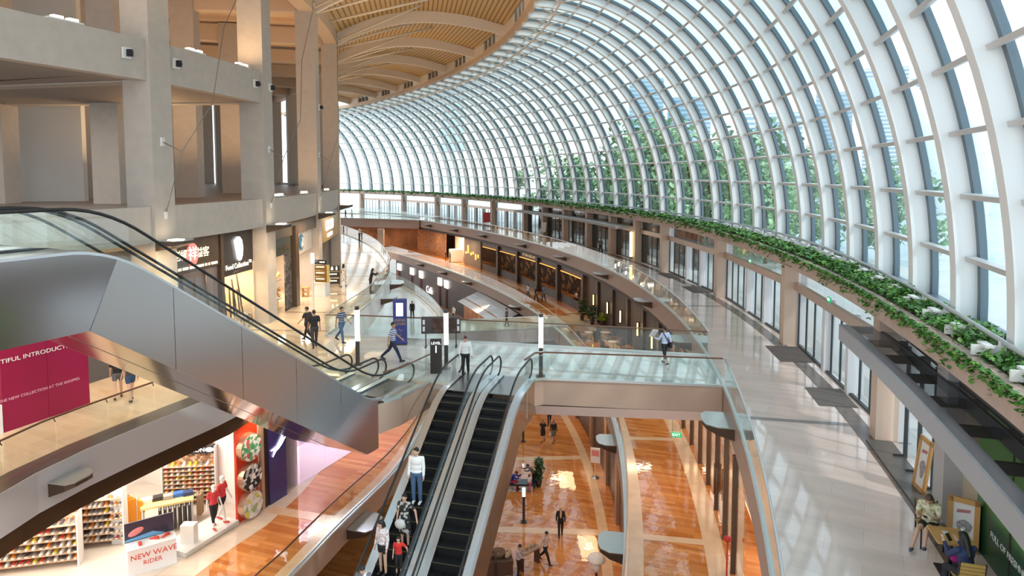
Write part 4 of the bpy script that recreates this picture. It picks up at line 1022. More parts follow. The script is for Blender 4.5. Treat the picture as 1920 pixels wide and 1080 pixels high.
for i, (f, dx, hh) in enumerate(((.62, .0, 1.9), (.66, -.25, 2.3), (.70, .1, 2.0), (.76, .12, 2.2), (.81, .1, 2.1), (.86, -.35, 2.6), (.90, -.1, 2.0), (.95, -.5, 2.8))):
    a = FP(bay(1, f), -1.1, .02); q = FL.at(bay(1, f) + dx, -1.25)
    tag(MB().tube([a, (q.x, q.y, hh)], .045, 6).build('bamboo_pole', mat('dark_bamboo', (.05, .03, .02), .5)), ['dark bamboo pole leaning in the amber shop window', 'dark bamboo pole leaning in the amber shop window'][0], 'pole', 'bamboo poles in the amber shop window')
q = FP(bay(1, .80), -1.0, 0); gcase = thing('display_case', 'glass display case of goods at the front of the amber shop', 'display case', q, faz(bay(1, .8)))
MB().box((0, 0, .35), (2.2, .6, .7)).build('cabinet', patch_mat('shop_goods', [(.6, .5, .4), (.2, .15, .12), (.7, .68, .6), (.5, .25, .12), (.3, .3, .35)], 7), gcase); MB().box((0, 0, .98), (2.2, .6, .5)).build('glass_top', M_glasss, gcase)
# bay 2: lantern shop, bronze post, white shop with a blue round sign
fbar(MB(), bay(2, 0), bay(2, 1), -.2, 4.35, 5.1, .15).build('wall_shop', mat('taupe_header', (.14, .11, .09), .5), kind='structure')
fbar(MB(), bay(2, 0), bay(2, .33), -.25, 3.35, 4.35, .1).build('wall_shop', mat('green_grey_header', (.08, .09, .08), .4), kind='structure')
txt('TEOCHEW', 'trim_27', mat('dull_gold', (.30, .22, .10), .4, .6), None, FP(bay(2, .17), -.17, 3.7), (PI / 2, 0, faz(bay(2, .17))), .5)['kind'] = 'structure'
fbar(MB(), bay(2, 0), bay(2, .2), -1.8, .0, 3.3, .1).build('wall_shop', mat('cream_side', (.75, .6, .45)), kind='structure')
fbar(MB(), bay(2, .22), bay(2, .34), -.25, 0, 3.35, .08).build('wall_shop', patch_mat('pierced_screen', [(.13, .11, .11), (.05, .04, .045), (.16, .14, .14), (.08, .07, .07)], 6), kind='structure')
rngl = random.Random(5)
dl = thing('lantern_display', 'stacked display of glowing amber goods in the dark framed shop', 'display', FP(bay(2, .1), -.7, 0), 0)
for i in range(46):
    c = FP(bay(2, rngl.uniform(.01, .19)), -.7 + rngl.uniform(-.25, .25), .35 + rngl.uniform(0, 1.9) ** 1.0)
    MB().lathe([(.05, -.1), (.10, -.05), (.11, .05), (.05, .12), (.03, .16)], c, 8).build('bottle', mat('amber_goods', (.9, .5, .15), .3) if rngl.random() < .55 else mat('red_dark_goods', (.22, .03, .02), .3), dl, True)
for z in (.3, .85, 1.4, 1.95): fbar(MB(), bay(2, .0), bay(2, .2), -.7, z - .06, z - .03, .6).build('shelf', M_brown, dl, True)
area('shop_lamp', FP(bay(2, .1), -.9, 3.2), (0, 0, 0), 1.2, 1, 110, (1, .8, .55))
fbar(MB(), bay(2, .35), bay(2, .42), -.15, 0, 4.9, .4).build('column', mat('bronze_post', (.14, .09, .06), .35, .4), kind='structure')
fbar(MB(), bay(2, .43), bay(2, 1), -.5, 2.9, 4.35, .1).build('wall_shop', mat('warm_white_fascia', (.78, .70, .63), .5), kind='structure')
fbar(MB(), bay(2, .43), bay(2, 1), -3.4, 0, 2.9, .1).build('wall_shop', mat('warm_white_fascia', (.78, .70, .63), .5), kind='structure')
area('shop_lamp', FP(bay(2, .72), -1.9, 2.8), (0, 0, 0), 4, 2, 170, (1, .86, .7))
uu = bay(2, .66); R_ = Matrix.Rotation(faz(uu), 3, 'Z')
rs = thing('round_sign', 'round blue sign with white strokes on the pale shop fascia', 'sign', FP(uu, -.42, 3.65), faz(uu))
MB().extr([(.46 * math.cos(a), .5 * math.sin(a)) for a in np.linspace(0, 2 * PI, 28, endpoint=False)], (0, 0, 0), (1, 0, 0), (0, 0, 1), (0, -.06, 0)).build('disc', mat('blue_sign', (.05, .19, .36), .4), rs)
MB().tube([(-.2, -.07, -.25), (.02, -.07, 0), (.22, -.07, .1), (.05, -.07, .28)], .045, 5).tube([(-.1, -.07, -.34), (.2, -.07, -.2), (.3, -.07, -.05)], .04, 5).build('strokes', M_white, rs)
tag(MB().box((0, 0, 0), (.9, .05, 1.9)).build('white_panel', mat('bright_door', (.9, .87, .84), .4)), 'plain white door panel inside the pale shop', 'door').location = FP(bay(2, .75), -3.25, 1.0)
for f, nm in ((.52, 'slim figure display in pale and teal clothes at the pale shop'),):
    q = FP(bay(2, f), -.6, 0); mn = thing('shop_mannequin', nm, 'mannequin', q, faz(bay(2, f)))
    MB().lathe([(.14, 0), (.13, .7), (.17, 1.0), (.2, 1.35), (.08, 1.5), (.06, 1.56)], (0, 0, .05), 10).build('gown', patch_mat('teal_gown', [(.7, .72, .7), (.25, .5, .5), (.75, .6, .3), (.8, .8, .78)], 6), mn); MB().ell((0, 0, 1.72), (.09, .1, .12)).build('head', M_white, mn)
# bay 3: gold sign over a black doorway
gs = thing('shop_sign', 'gold shop sign with glowing violet white letters over a black doorway', 'sign', FP(bay(3, .5), -.2, 3.1), 0, 'signs over the two left shops')
gs.pop('group', None) if hasattr(gs, 'pop') else None
fbar(MB(), bay(3, 0), bay(3, 1), -.2, 3.0, 4.75, .14).build('board', mat('gold_board', (.50, .36, .15), .35, .4), gs, True)
fbar(MB(), bay(3, 0), bay(3, 1), -.2, 4.75, 5.2, .14).build('header', mat('grey_violet_panel', (.2, .165, .165)), gs, True)
M_vio = mat('violet_letters', (.8, .75, 1), .4, emit=(.85, .78, 1), es=2.)
uu = bay(3, .4); txt('COCOD', 'lettering', M_vio, gs, onb(uu, -.11, 4.1, gs), (PI / 2, 0, faz(uu)), 1.15, sx=.9); txt('COLLECTION', 'small_lettering', M_vio, gs, onb(uu, -.11, 3.38, gs), (PI / 2, 0, faz(uu)), .42)
fbar(MB(), bay(3, 0), bay(3, 1), -.8, 0, 3.0, .1).build('wall_shop', mat('black_doorway', (.01, .01, .012), .3), kind='structure')
for k in (4, 5, 6, 7):
    fbar(MB(), bay(k, 0), bay(k, 1), -.9, 3.4, 5.1, .14).build('wall_shop', M_shopcream if k % 2 else M_brown, kind='structure')
    area('shop_lamp', FP(bay(k, .5), -3, 3.3), (0, 0, 0), 5, 2, 160, (1, .82, .6))
# sign post with direction boards, counter, stool
p = U(588, 592); sg = thing('direction_post', 'tall pale post carrying amber direction boards beside the white counter', 'sign', P3(p, .005), 0)
MB().box((0, 0, 1.5), (.09, .09, 3.0)).build('post', mat('pale_post', (.70, .66, .62), .4), sg); MB().box((0, 0, 3.27), (.15, .15, .55)).build('lamp_tube', M_lamp, sg)
MB().box((0, 0, .01), (.3, .3, .02)).build('base_plate', M_char, sg)
M_amb = mat('amber_board', (.26, .15, .05), .3, .3)
for i, z in enumerate((2.72, 2.38, 2.04)):
    MB().box((.42, .12, z), (.72, .05, .31), -.22).build('board', M_amb if i < 3 else M_sgnk, sg)
    for j in range(5): MB().box((.2 + j * .1, .08 - j * .022, z + .05), (.08, .02, .05), -.22).build('board_lettering', M_gold, sg)
MB().box((.42, .12, 3.04), (.72, .05, .26), -.22).build('board', M_sgnk, sg); MB().box((.52, .07, 3.04), (.3, .02, .06), -.22).build('board_lettering', M_gold, sg)
MB().box((.86, .05, 2.38), (.16, .05, 1.0), .9).build('board_end', mat('lit_gold_edge', (.75, .5, .15), .4), sg)
p = U(634, 541) + Vector((-.55, .5)); sg = thing('direction_post', 'dark three-panel direction sign with rest room symbols behind the counter', 'sign', P3(p, .005), .1)
for i, z in enumerate((1.35, .9, .42)):
    MB().box((0, 0, z), (1.1, .06, .36)).build('board', M_sgnk, sg)
    if i == 0:
        for x in (.02, .33):
            MB().ell((x, -.04, z + .1), (.035, .012, .035)).build('symbol_head', M_gold, sg); MB().box((x, -.04, z - .03), (.09 if x > .1 else .13, .012, .17)).build('symbol_body', M_gold, sg)
    for j in range(6 if i else 2): MB().box((-.42 + j * .14, -.04, z + .04), (.11, .012, .07)).build('board_lettering', M_gold, sg)
for x in (-.5, .5): MB().box((x, 0, .78), (.05, .05, 1.56)).build('post', M_char, sg)
p = U(603, 553); ct = thing('service_counter', 'white counter on the left walkway in front of the pale shop', 'counter', P3(p, 0), faz(bay(2, .8)))
MB().box((0, 0, .45), (1.6, .8, .9)).build('body', M_white, ct); MB().box((0, 0, .92), (1.7, .9, .05)).build('top', mat('warm_counter_top', (.8, .7, .55), .3), ct)
p = U(573, 556); tag(MB().box((0, 0, .02), (.4, .4, .03)).box((-.17, 0, .3), (.05, .4, .6)).box((.17, 0, .3), (.05, .4, .6)).box((0, 0, .6), (.42, .42, .05)).box((0, 0, .3), (.3, .36, .04)).build('wooden_stool', M_wood), 'small wooden stool beside the white counter', 'stool').location = P3(p, 0)
# cameras and floodlights on the beams
def beam_cam(label, k, f, z, grp):
    u = CU[k] + f; q = FL.at(u, .06 if f in (.3, .31) else -.04); t = thing('security_camera', label, 'camera', P3(q, z), faz(u), grp)
    MB().box((0, 0, 0), (.34, .1, .42)).build('plate', M_white, t); MB().box((.03, -.12, .0), (.16, .2, .26)).build('body', M_black, t); MB().ell((.03, -.23, -.02), (.07, .05, .07)).build('lens', M_black, t)
g = 'cameras on the grey upper beam'
for k, f, nm in ((0, 8.7, 'camera on the grey upper beam left of the first column'), (1, 1.0, 'camera on the grey upper beam just right of the first column'), (1, 7.3, 'camera on the grey upper beam left of the second column'), (2, .3, 'camera high on the face of the second column'), (3, .31, 'camera high on the face of the third column')):
    beam_cam(nm, k, f, 12.6, g)
g = 'floodlights on top of the beams'
M_flood = mat('floodlight_glow', (1, .9, .7), .4, emit=(1, .8, .5), es=5)
for k, f, z, nm in ((0, 6.5, 13.32, 'floodlights on the upper beam left of the first column'), (1, 2.6, 13.32, 'floodlights on the upper beam right of the first column'), (1, 6.5, 13.32, 'floodlights on the upper beam left of the second column'),
                    (2, 2.2, 6.7, 'floodlights on the lower beam right of the second column'), (2, 7.5, 6.7, 'floodlights on the lower beam left of the third column'), (3, 5, 6.7, 'floodlights on the lower beam before the fourth column')):
    u = CU[k] + f; q = FL.at(u, -.35); t = thing('floodlight', nm, 'light', P3(q, z), faz(u), g)
    MB().box((0, 0, .04), (1.3, .3, .06)).build('tray', M_white, t)
    for x in (-.25, .3): MB().box((x, 0, .12), (.34, .22, .1)).build('lamp_head', M_flood, t)
    l = bpy.data.lights.new('floodlight_beam', 'AREA'); l.size = .5; l.energy = (40 if k < 1 else 60) if z > 10 else 45; l.color = (1, .62, .30)
    o = bpy.data.objects.new('floodlight_beam', l); C.objects.link(o); q = FL.at(u, -.7); o.location = P3(q, z + .3); o.rotation_euler = (PI, 0, 0)
# tension cables strung across the columns
M_cable = mat('steel_cable', (.25, .23, .21), .4, .7)
def cable(label, pts, k):
    t = thing('tension_cable', label, 'cable', pts[0], 0, 'tension cables on the columns')
    m = MB().tube(pts, .018, 5); m.build('rope', M_cable, t, True)
    for q in (pts[0], pts[-1]): MB().box(q, (.12, .12, .3)).build('bracket', M_white, t, True)
for k, nm in ((1, 'bowed cable strung down the face of the first column'), (2, 'bowed cable strung down the face of the second column'), (3, 'bowed cable strung down the face of the third column')):
    u = CU[k]
    cable(nm, [FP(u, .04, 6.3), FP(u + .2, .75, 8.9), FP(u + 1.6, 1.2, 11), FP(u + 3, .9, 14.5), FP(CU[k + 1] - 1, .1, 19.2)], k)
    m = MB().tube([FP(u, .03, 9.3), FP(u + .2, .75, 8.9)], .02, 5); t = thing('cable_strut', nm.replace('bowed cable strung down', 'short strut holding the cable off'), 'strut', FP(u, .03, 9.3), 0, 'cable struts'); m.build('rod', M_cable, t, True); MB().box(FP(u, .03, 9.3), (.06, .25, .35)).build('plate', M_white, t, True)
# ================================================================== sports shop on level B1
S0 = U(487, 957, ZB1); SA = Vector((-.39, -.921)).normalized(); SI = Vector((-SA.y * -1, 0)); SI = Vector((SA.y, -SA.x))
def SPt(s, t, z=0.): q = S0 + SA * s + SI * t; return (q.x, q.y, ZB1 + z)
saz = math.atan2(SA.y, SA.x) + PI            # local -Y looks out of the shop
def swall(name, s0, t0, s1, t1, z0, z1, m_, th=.1, kind='structure', parent=None): return MB().bar(SPt(s0, t0, (z0 + z1) / 2), SPt(s1, t1, (z0 + z1) / 2), th, z1 - z0).build(name, m_, parent, parent is not None, kind)
M_wlit = mat('bright_white_wall', (.85, .83, .80), .5)
m = MB(); m.add([SPt(-.0, .02, .012), SPt(16, .02, .012), SPt(16, 9, .012), SPt(-.0, 9, .012)], [(0, 1, 2, 3)]); m.build('floor', marble_mat('white_shop_floor', (.70, .63, .55), (.74, .67, .59), (.6, .54, .47), (1, 1), .12), kind='structure', recenter=False)
swall('wall_shop', 0, .05, 0, 7, 0, 4.6, M_wlit, .14); swall('wall_shop', 0, 7, 16, 7, 0, 4.6, M_wlit)
m = MB(); m.add([SPt(-1, 0, 3.95), SPt(16, 0, 3.95), SPt(16, 8, 3.95), SPt(-1, 8, 3.95)], [(0, 1, 2, 3)]); m.build('ceiling', M_wlit, kind='structure', recenter=False)
M_red = mat('red_panel', (.62, .045, .015), .35)
swall('wall_red', .02, .06, 1.15, .06, 0, 4.6, M_red, .12)
swall('column', -.14, -.10, -.14, .5, 0, 4.7, mat('beige_metal_post', (.55, .40, .30), .3, .4), .16)
swall('column', -.36, -.05, -.36, .5, 0, 4.7, mat('dark_bronze_post', (.05, .03, .02), .35, .5), .24)
bl = thing('blue_shop_panel', 'deep blue illuminated panel with a white bird-like emblem beside the red wall', 'sign', SPt(-1.0, .0, 0), 0)
q0, q1 = SPt(-.5, -.04, 2.3), SPt(-1.5, -.04, 2.3); MB().bar((q0[0], q0[1], ZB1 + 1.95), (q1[0], q1[1], ZB1 + 1.95), .12, 3.9).build('panel', mat('deep_blue_panel', (.045, .035, .17), .25), bl, True)
e = (Vector(q1) - Vector(q0)).normalized(); c = (Vector(q0) + Vector(q1)) / 2 + Vector((SA.y, -SA.x, 0)) * -.08
wing = [(-.62, -.05), (-.1, .04), (.1, .22), (.55, .62), (.28, .22), (.6, .30), (.30, .04), (.0, -.12), (-.2, -.16), (-.46, -.38), (-.3, -.1)]
MB().extr([(x * .72, y * .9) for x, y in wing], c + Vector((0, 0, .05)), e, (0, 0, 1), Vector((SA.y, -SA.x, 0)) * -.04).build('emblem', mat('glow_emblem', (1, 1, 1), .4, emit=(1, .98, 1), es=3), bl, True)
g = 'round picture boxes on the red wall'
for z, nm, cols in ((2.95, 'topmost round picture box on the red wall, runner on green', [(.75, .75, .75), (.08, .3, .12), (.8, .8, .8), (.6, .1, .1), (.15, .4, .2)]), (1.72, 'middle round picture box on the red wall, black and white', [(.02, .02, .02), (.85, .85, .85), (.03, .03, .03), (.5, .5, .5)]),
                    (.60, 'lowest round picture box on the red wall, pale with a yellow patch', [(.75, .72, .68), (.8, .78, .75), (.35, .45, .2), (.7, .6, .1), (.6, .58, .56)])):
    o_ = Vector((-SA.x, -SA.y, 0)) * -1; nrm = Vector((-SI.x, -SI.y, 0)); tv = Vector((SA.x, SA.y, 0))
    q = Vector(SPt(.62, 0., z)); r = thing('round_lightbox', nm, 'light box', q, 0, g)
    circ = [(.54 * math.cos(a), .56 * math.sin(a)) for a in np.linspace(0, 2 * PI, 32, endpoint=False)]
    MB().extr(circ, q, tv, (0, 0, 1), nrm * .28).build('drum', mat('copper_drum', (.60, .40, .28), .3, .7), r, True)
    MB().extr([(x * .95, y * .95) for x, y in circ], q + nrm * .281, tv, (0, 0, 1), nrm * .01).build('picture', patch_mat('picture_%d' % int(z * 10), cols, 5 + z), r, True)
# display plinth with two mannequins
pl = thing('display_plinth', 'low white display plinth along the shop front carrying the mannequins', 'plinth', SPt(1.8, .6, .015), 0)
MB().bar(SPt(1.2, .55, .11), SPt(3.7, .55, .11), 1.25, .18).build('platform', M_white, pl, True)
MB().bar(SPt(1.2, -.09, .11), SPt(3.7, -.09, .11), .03, .1).build('edge_trim', M_alu, pl, True)
tag(MB().box((0, 0, .35), (.5, .35, .7)).build('display_cube', M_white), 'white display cube with red shoes at the plinth corner', 'cube').location = SPt(3.1, .4, .2)
# ---- shoe racks: each shoe is its own object
SHM = [mat('shoe_orange', (.75, .22, .03), .5), mat('shoe_yellow', (.75, .55, .04), .5), mat('shoe_red', (.55, .05, .03), .5), mat('shoe_grey', (.22, .2, .2), .5), mat('shoe_white', (.75, .72, .68), .5), mat('shoe_dark', (.05, .045, .05), .5)]
SHN = ['orange', 'yellow', 'red', 'grey', 'white', 'black']
M_sole = mat('shoe_sole', (.78, .76, .72), .5)
SHME = []
for mt in SHM:
    m = MB(); prof = [(-.13, .035, .07), (-.10, .042, .085), (-.03, .04, .10), (.02, .042, .075), (.08, .046, .05), (.125, .03, .035)]
    vs = []; 
    for y, hw, hz in prof:
        for (sx_, sz) in ((-1, .0), (-1.05, .35), (-.6, 1), (.6, 1), (1.05, .35), (1, 0)): vs.append((hw * sx_, y, .025 + (hz - .025) * sz))
    n = 6; fs = [(i * n + k_, (i + 1) * n + k_, (i + 1) * n + k_ + 1, i * n + k_ + 1) for i in range(5) for k_ in range(5)] + [tuple(range(6)), tuple(range(30, 36))[::-1]]
    m.add(vs, fs, 0, True)
    so_ = [(-.038, -.135), (.038, -.135), (.045, 0), (.05, .08), (.03, .14), (-.03, .14), (-.05, .08), (-.045, 0)]; m.prism(so_, 0, .028, 1)
    o = m.build('running_shoe', [mt, M_sole]); SHME.append(o.data); bpy.data.objects.remove(o)
rs_ = random.Random(11)
def shoe(p, rz, ci, where, grp):
    o = bpy.data.objects.new('running_shoe', SHME[ci]); C.objects.link(o); o.location = p; o.rotation_euler = (0, 0, rz); o.scale = (1.3, 1.3, 1.3)
    tag(o, '%s running shoe %s' % (SHN[ci], where), 'shoe', '%s shoes %s' % (SHN[ci], grp))
def rack(label, p, rz, W, H, rows, per, depth, where, grp, backm, wts, sign=None, double=False):
    r = thing('shoe_rack', label, 'rack', p, rz)
    R = Matrix.Rotation(rz, 3, 'Z'); P0 = Vector(p)
    MB().box((0, .03, H / 2), (W, .05, H)).build('back_panel', backm, r)
    for s_ in (-1, 1): MB().box((s_ * W / 2, -depth / 2, H / 2), (.04, depth + .08, H)).build('side_panel', M_white, r)
    z0 = .25; z1 = H - (.65 if sign else .15)
    for i in range(rows):
        z = z0 + (z1 - z0) * i / rows
        MB().box((0, -depth / 2, z), (W - .06, depth, .02)).build('shelf', mat('shelf_wood', (.50, .34, .22), .5), r)
        for j in range(per):
            x = -W / 2 + W * (j + .5) / per + rs_.uniform(-.01, .01)
            q = P0 + R @ Vector((x, -depth / 2, z + .012))
            shoe(q, rz + PI + rs_.uniform(-.12, .12), rs_.choices(range(6), wts)[0], where, grp)
    return r
p = Vector(SPt(.55, 3.1, .015)); r = rack('tall wall rack of running shoes under a black lettered header, behind the mannequins', p, .12, 2.1, 2.5, 9, 9, .40, 'on the tall wall rack behind the mannequins', 'on the tall wall rack', patch_mat('rack_back', [(.45, .25, .14), (.62, .45, .3), (.3, .16, .1), (.7, .55, .4), (.5, .2, .08), (.66, .5, .36)], 9), (3, 2.2, 2, 2, 2.5, .6), sign=True)
MB().box((.15, -.1, 2.30), (1.7, .2, .32)).build('header', M_sgnk, r); txt('SALOMON', 'lettering', M_wtxt, r, (.0, -.21, 2.30), size=.25); MB().ell((.78, -.2, 2.30), (.17, .02, .1)).build('emblem', M_wtxt, r)
for x in (-.5, 0, .5): txt('CHÉ', 'small_lettering', M_sgnk, r, (x, -.02, 2.03), size=.16)
p = U(188, 1018, ZB1); rack('gondola rack packed with running shoes and a white printed end board', P3(p, ZB1 + .015), .22, 1.9, 2.2, 7, 11, .42, 'on the gondola rack beside the white end board', 'on the gondola rack', MATS['rack_back'], (2, .6, 1, 3, 3.5, 1.2))
p2 = U(217, 1014, ZB1) + Vector((.25, -.2)); e_ = thing('end_board', 'white printed end board standing at the side of the gondola shoe rack', 'board', P3(p2, ZB1 + .015), .1)
MB().box((0, 0, 1.1), (.5, .06, 2.2)).build('board', M_white, e_)
for i in range(9): MB().box((0, -.035, .5 + i * .16), (.1 + .05 * (i % 3), .01, .05)).build('print_mark', SHM[(0, 4, 3, 1)[i % 4]], e_)
p = U(60, 1062, ZB1); rack('wide shoe rack in the near corner of the sports shop, under yellow and orange shoes', P3(p, ZB1 + .015), .25, 3.2, 1.9, 6, 15, .42, 'on the wide rack in the near corner', 'on the wide near rack', MATS['rack_back'], (2.5, 1.5, 1.5, 3, 2.5, 2.5))
p = U(95, 1030, ZB1) + Vector((0, .9)); rack('tall rack of yellow and orange shoes behind the wide near rack', P3(p, ZB1 + .015), .25, 2.4, 2.6, 4, 10, .42, 'on the tall rack of bright shoes', 'on the tall bright rack', MATS['rack_back'], (3.5, 3.5, 2, .8, .8, .8))
p = U(140, 1045, ZB1); bn_ = thing('picture_banner', 'tall picture banner of a runner in orange at the end of the shoe racks', 'banner', P3(p, ZB1 + .015), .3)
MB().box((0, 0, 1.25), (.5, .06, 2.5)).build('board', mat('banner_ground', (.45, .35, .3), .5), bn_); MB().ell((.0, -.04, 1.55), (.2, .02, .45)).build('print_torso', SHM[0], bn_); MB().ell((0, -.04, 2.1), (.09, .02, .12)).build('print_head', mat('print_skin', (.5, .3, .2)), bn_); MB().box((-.02, -.04, .8), (.22, .02, .8)).build('print_legs', M_sgnk, bn_)
# ---- garment table
p = U(316, 985, ZB1); gt = thing('display_table', 'white and yellow display table of folded clothes in the sports shop', 'table', P3(p, ZB1 + .015), .45)
MB().box((0, 0, 1.0), (1.84, .85, .08)).build('tabletop', mat('yellow_edge_top', (.80, .62, .25), .4), gt)
for x in (-.86, .86):
    for y in (-.36, .36): MB().box((x, y, .48), (.06, .06, .96)).build('leg', M_white, gt)
R = Matrix.Rotation(.45, 3, 'Z'); P0 = Vector(P3(p, ZB1 + .015))
for i, (x, y, c, nm) in enumerate(((-.72, .1, M_white, 'white'), (-.34, .15, M_sgnk, 'black'), (.02, .1, mat('grey_cloth', (.35, .33, .33)), 'grey'), (.38, .15, mat('blue_cloth', (.04, .14, .45)), 'blue'), (.73, .1, mat('dark_blue_cloth', (.03, .05, .15)), 'navy'))):
    m = MB(); [m.box((0, 0, .03 + .05 * j), (.36 - .01 * j, .3, .045), .03 * j) for j in range(3)]
    o = m.build('folded_clothes', c); o.location = P0 + R @ Vector((x, y, 1.042)); o.rotation_euler = (0, 0, .45); tag(o, 'stack of folded %s clothes on the display table' % nm, 'clothes', 'folded clothes on the display table')
def garment(label, p, rz, m_, w_, h_, grp, pants=False):
    if pants: out = [(-w_ / 2, 0), (w_ / 2, 0), (w_ / 2, -h_), (.03, -h_), (0, -h_ * .35), (-.03, -h_), (-w_ / 2, -h_)]
    else: out = [(-.06, .02), (.06, .02), (w_ / 2, -.06), (w_ / 2 + .1, -h_ * .55), (w_ / 2 + .02, -h_ * .58), (w_ / 2 - .03, -.25), (w_ / 2 - .01, -h_), (-w_ / 2 + .01, -h_), (-w_ / 2 + .03, -.25), (-w_ / 2 - .02, -h_ * .58), (-w_ / 2 - .1, -h_ * .55), (-w_ / 2, -.06)]
    t = thing('hanging_garment', label, 'clothes', p, rz, grp)
    MB().extr(out, (0, .05, 0), (1, 0, 0), (0, 0, 1), (0, -.1, 0)).build('cloth', m_, t); MB().tube([(-.16, 0, -.01), (0, 0, .06), (.16, 0, -.01)], .008, 5).build('hanger', M_alu, t)
for i in range(7):
    q = P0 + R @ Vector((-.25 + i * .17, -.5, .94)); garment('black trousers hanging along the front of the display table', q, .45 + PI / 2 + .1 * math.sin(i), mat('black_cloth', (.03, .028, .03), .8), .34, .82, 'black trousers hung below the display table', True)
for i in range(3):
    q = P0 + R @ Vector((-1.12 - .14 * i, .0 + .22 * i, 1.30)); garment('orange jacket hanging at the left end of the display table', q, -.1 + .15 * i, mat('orange_cloth', (.85, .33, .02), .7), .55, .95, 'orange jackets beside the display table')
for i in range(2):
    q = P0 + R @ Vector((1.06 + .12 * i, .1, 1.0)); garment('tan trousers hanging at the right end of the display table', q, .45 + PI / 2 - .3 * i, mat('tan_cloth', (.35, .25, .14), .8), .34, .85, 'tan trousers hung at the table end', True)
MB().tube([tuple(P0 + R @ Vector(v_)) for v_ in ((-1.05, -.1, 0.0), (-1.05, -.1, 1.37), (-1.5, .62, 1.37), (-1.5, .62, 0))], .02, 6).build('garment_rail', M_alu)
tag(bpy.data.objects['garment_rail'], 'metal garment rail holding the orange jackets', 'rail')
# ---- promotion counter
p = U(285, 1062, ZB1); pc = thing('promotion_counter', 'white promotion counter with red lettering and a dark picture back board', 'counter', P3(p, ZB1 + .015), .62)
MB().box((0, 0, .45), (1.5, .6, .9)).build('body', mat('pale_counter', (.78, .77, .78), .35), pc)
MB().box((0, 0, .91), (1.54, .64, .03)).build('top', mat('pale_print_top', (.75, .78, .85), .3), pc)
MB().box((0, .33, 1.25), (1.54, .05, .72)).build('back_board', mat('dark_picture_board', (.035, .03, .06), .3), pc)
MB().add([(-.76, .3, .95), (.5, .3, .95), (.1, .3, 1.12), (-.76, .3, 1.02)], [(0, 1, 2, 3)]).build('light_streak', mat('cyan_streak', (.15, .4, .7), .4), pc)
MB().ell((-.42, .29, 1.25), (.26, .03, .12), M=Matrix.Rotation(-.35, 3, 'Y')).build('shoe_picture', mat('pink_shoe_print', (.75, .25, .25), .5), pc)
txt('NEW WAVE', 'lettering', mat('red_letters', (.65, .06, .04), .5), pc, (.05, -.304, .62), size=.27); txt('RIDER', 'lettering', MATS['red_letters'], pc, (.0, -.304, .36), size=.22)
for i, (x, y) in enumerate(((-.35, -.05), (.1, .02), (.45, -.02))): shoe(P0 * 0 + Vector(P3(p, ZB1 + .94)) + Matrix.Rotation(.62, 3, 'Z') @ Vector((x, y, 0)), .6 + i, 2, 'shown on top of the promotion counter', 'on the promotion counter')
for s_ in (2.5, 7, 11): area('shop_lamp', SPt(s_, 3.2, 3.9), (0, 0, 0), 3.6, 4.5, 190, (1, .90, .78))
# window display beyond the blue panel, lilac light tinted into wall and floor
swall('wall_shop', -2.4, 3.0, -11, 3.0, 0, 4.6, mat('lilac_lit_wall', (.72, .60, .68), .5)); swall('wall_shop', -11, 0, -11, 3, 0, 4.6, MATS['lilac_lit_wall']); swall('wall_shop', -2.35, 0.1, -2.35, 3, 0, 4.6, MATS['lilac_lit_wall'])
w = struct('window_display', SPt(-6, 0))
for i in range(5): MB().bar(SPt(-2.5 - i * 1.7, .05, 2.2), SPt(-2.5 - (i + 1) * 1.7, .05, 2.2), .02, 4.4).build('pane', M_glasss, w, True)
m = MB(); m.add([SPt(-2.4, .05, .012), SPt(-11, .05, .012), SPt(-11, 3, .012), SPt(-2.4, 3, .012)], [(0, 1, 2, 3)]); m.build('floor', mat('lilac_lit_floor', (.75, .63, .68), .15), kind='structure', recenter=False)
area('shop_lamp', SPt(-6.5, 1.5, 4.4), (0, 0, 0), 7, 2.2, 300, (.92, .78, 1))
# ================================================================== level B1 right: shops under the gallery
def ebar(mb, y0, y1, off, z0, z1, th=.1):
    u0, u1 = uy(y0), uy(y1); n = max(1, int(abs(u1 - u0) / 2))
    for i in range(n):
        a, b = E.at(u0 + (u1 - u0) * i / n, off), E.at(u0 + (u1 - u0) * (i + 1) / n, off)
        mb.bar(P3(a, (z0 + z1) / 2), P3(b, (z0 + z1) / 2), th, z1 - z0)
    return mb
B1T = -1.6
M_louv = stripe_mat('dark_louvre', (.05, .032, .025), (.085, .055, .042), 3., 'X', .45)
M_dkw = mat('dark_wood_wall', (.06, .04, .032), .4, noise=.3, nscale=2)
M_header = mat('amber_header_light', (1, .55, .15), .4, emit=(1, .42, .08), es=1.1)
face_band('wall_back', E, uy(20), UE, 5.6, ZB1, -1.2, .2, mat('dark_shop_back', (.07, .05, .04), .6, noise=.5, nscale=1.5))
# near: glass shopfront with a warm bright interior
w = struct('window_lower', P3(E.at(uy(30), .15), ZB1))
for i in range(9):
    y0, y1 = 20 + i * 2.2, 20 + (i + 1) * 2.2
    ebar(MB(), y0, y1, .15, ZB1 + .05, B1T, .02).build('pane', M_glasss, w, True)
    c = E.at(uy(y1), .12); MB().box((c.x, c.y, (ZB1 + B1T) / 2), (.12, .16, B1T - ZB1), 1.4).build('post', mat('bronze_post', (.14, .09, .06)), w, True)
for y in (26.0, 26.5):
    c = E.at(uy(y), .02); MB().tube([P3(c, ZB1 + .7), P3(c, ZB1 + 2.0)], .035, 6).build('door_handle', M_rail, w, True)
face_band('wall_shop', E, uy(20), uy(40), 5.2, ZB1, -1.2, .1, mat('peach_shop_wall', (.75, .52, .38), .5))
for y in (23, 29, 35): area('shop_lamp', P3(E.at(uy(y), 2.6), -1.65), (0, 0, 0), 3.5, 3.5, 190, (1, .80, .62))
m = MB(); 
for i in range(2):
    a, b = E.at(uy(24), 1.4), E.at(uy(33), 1.8)
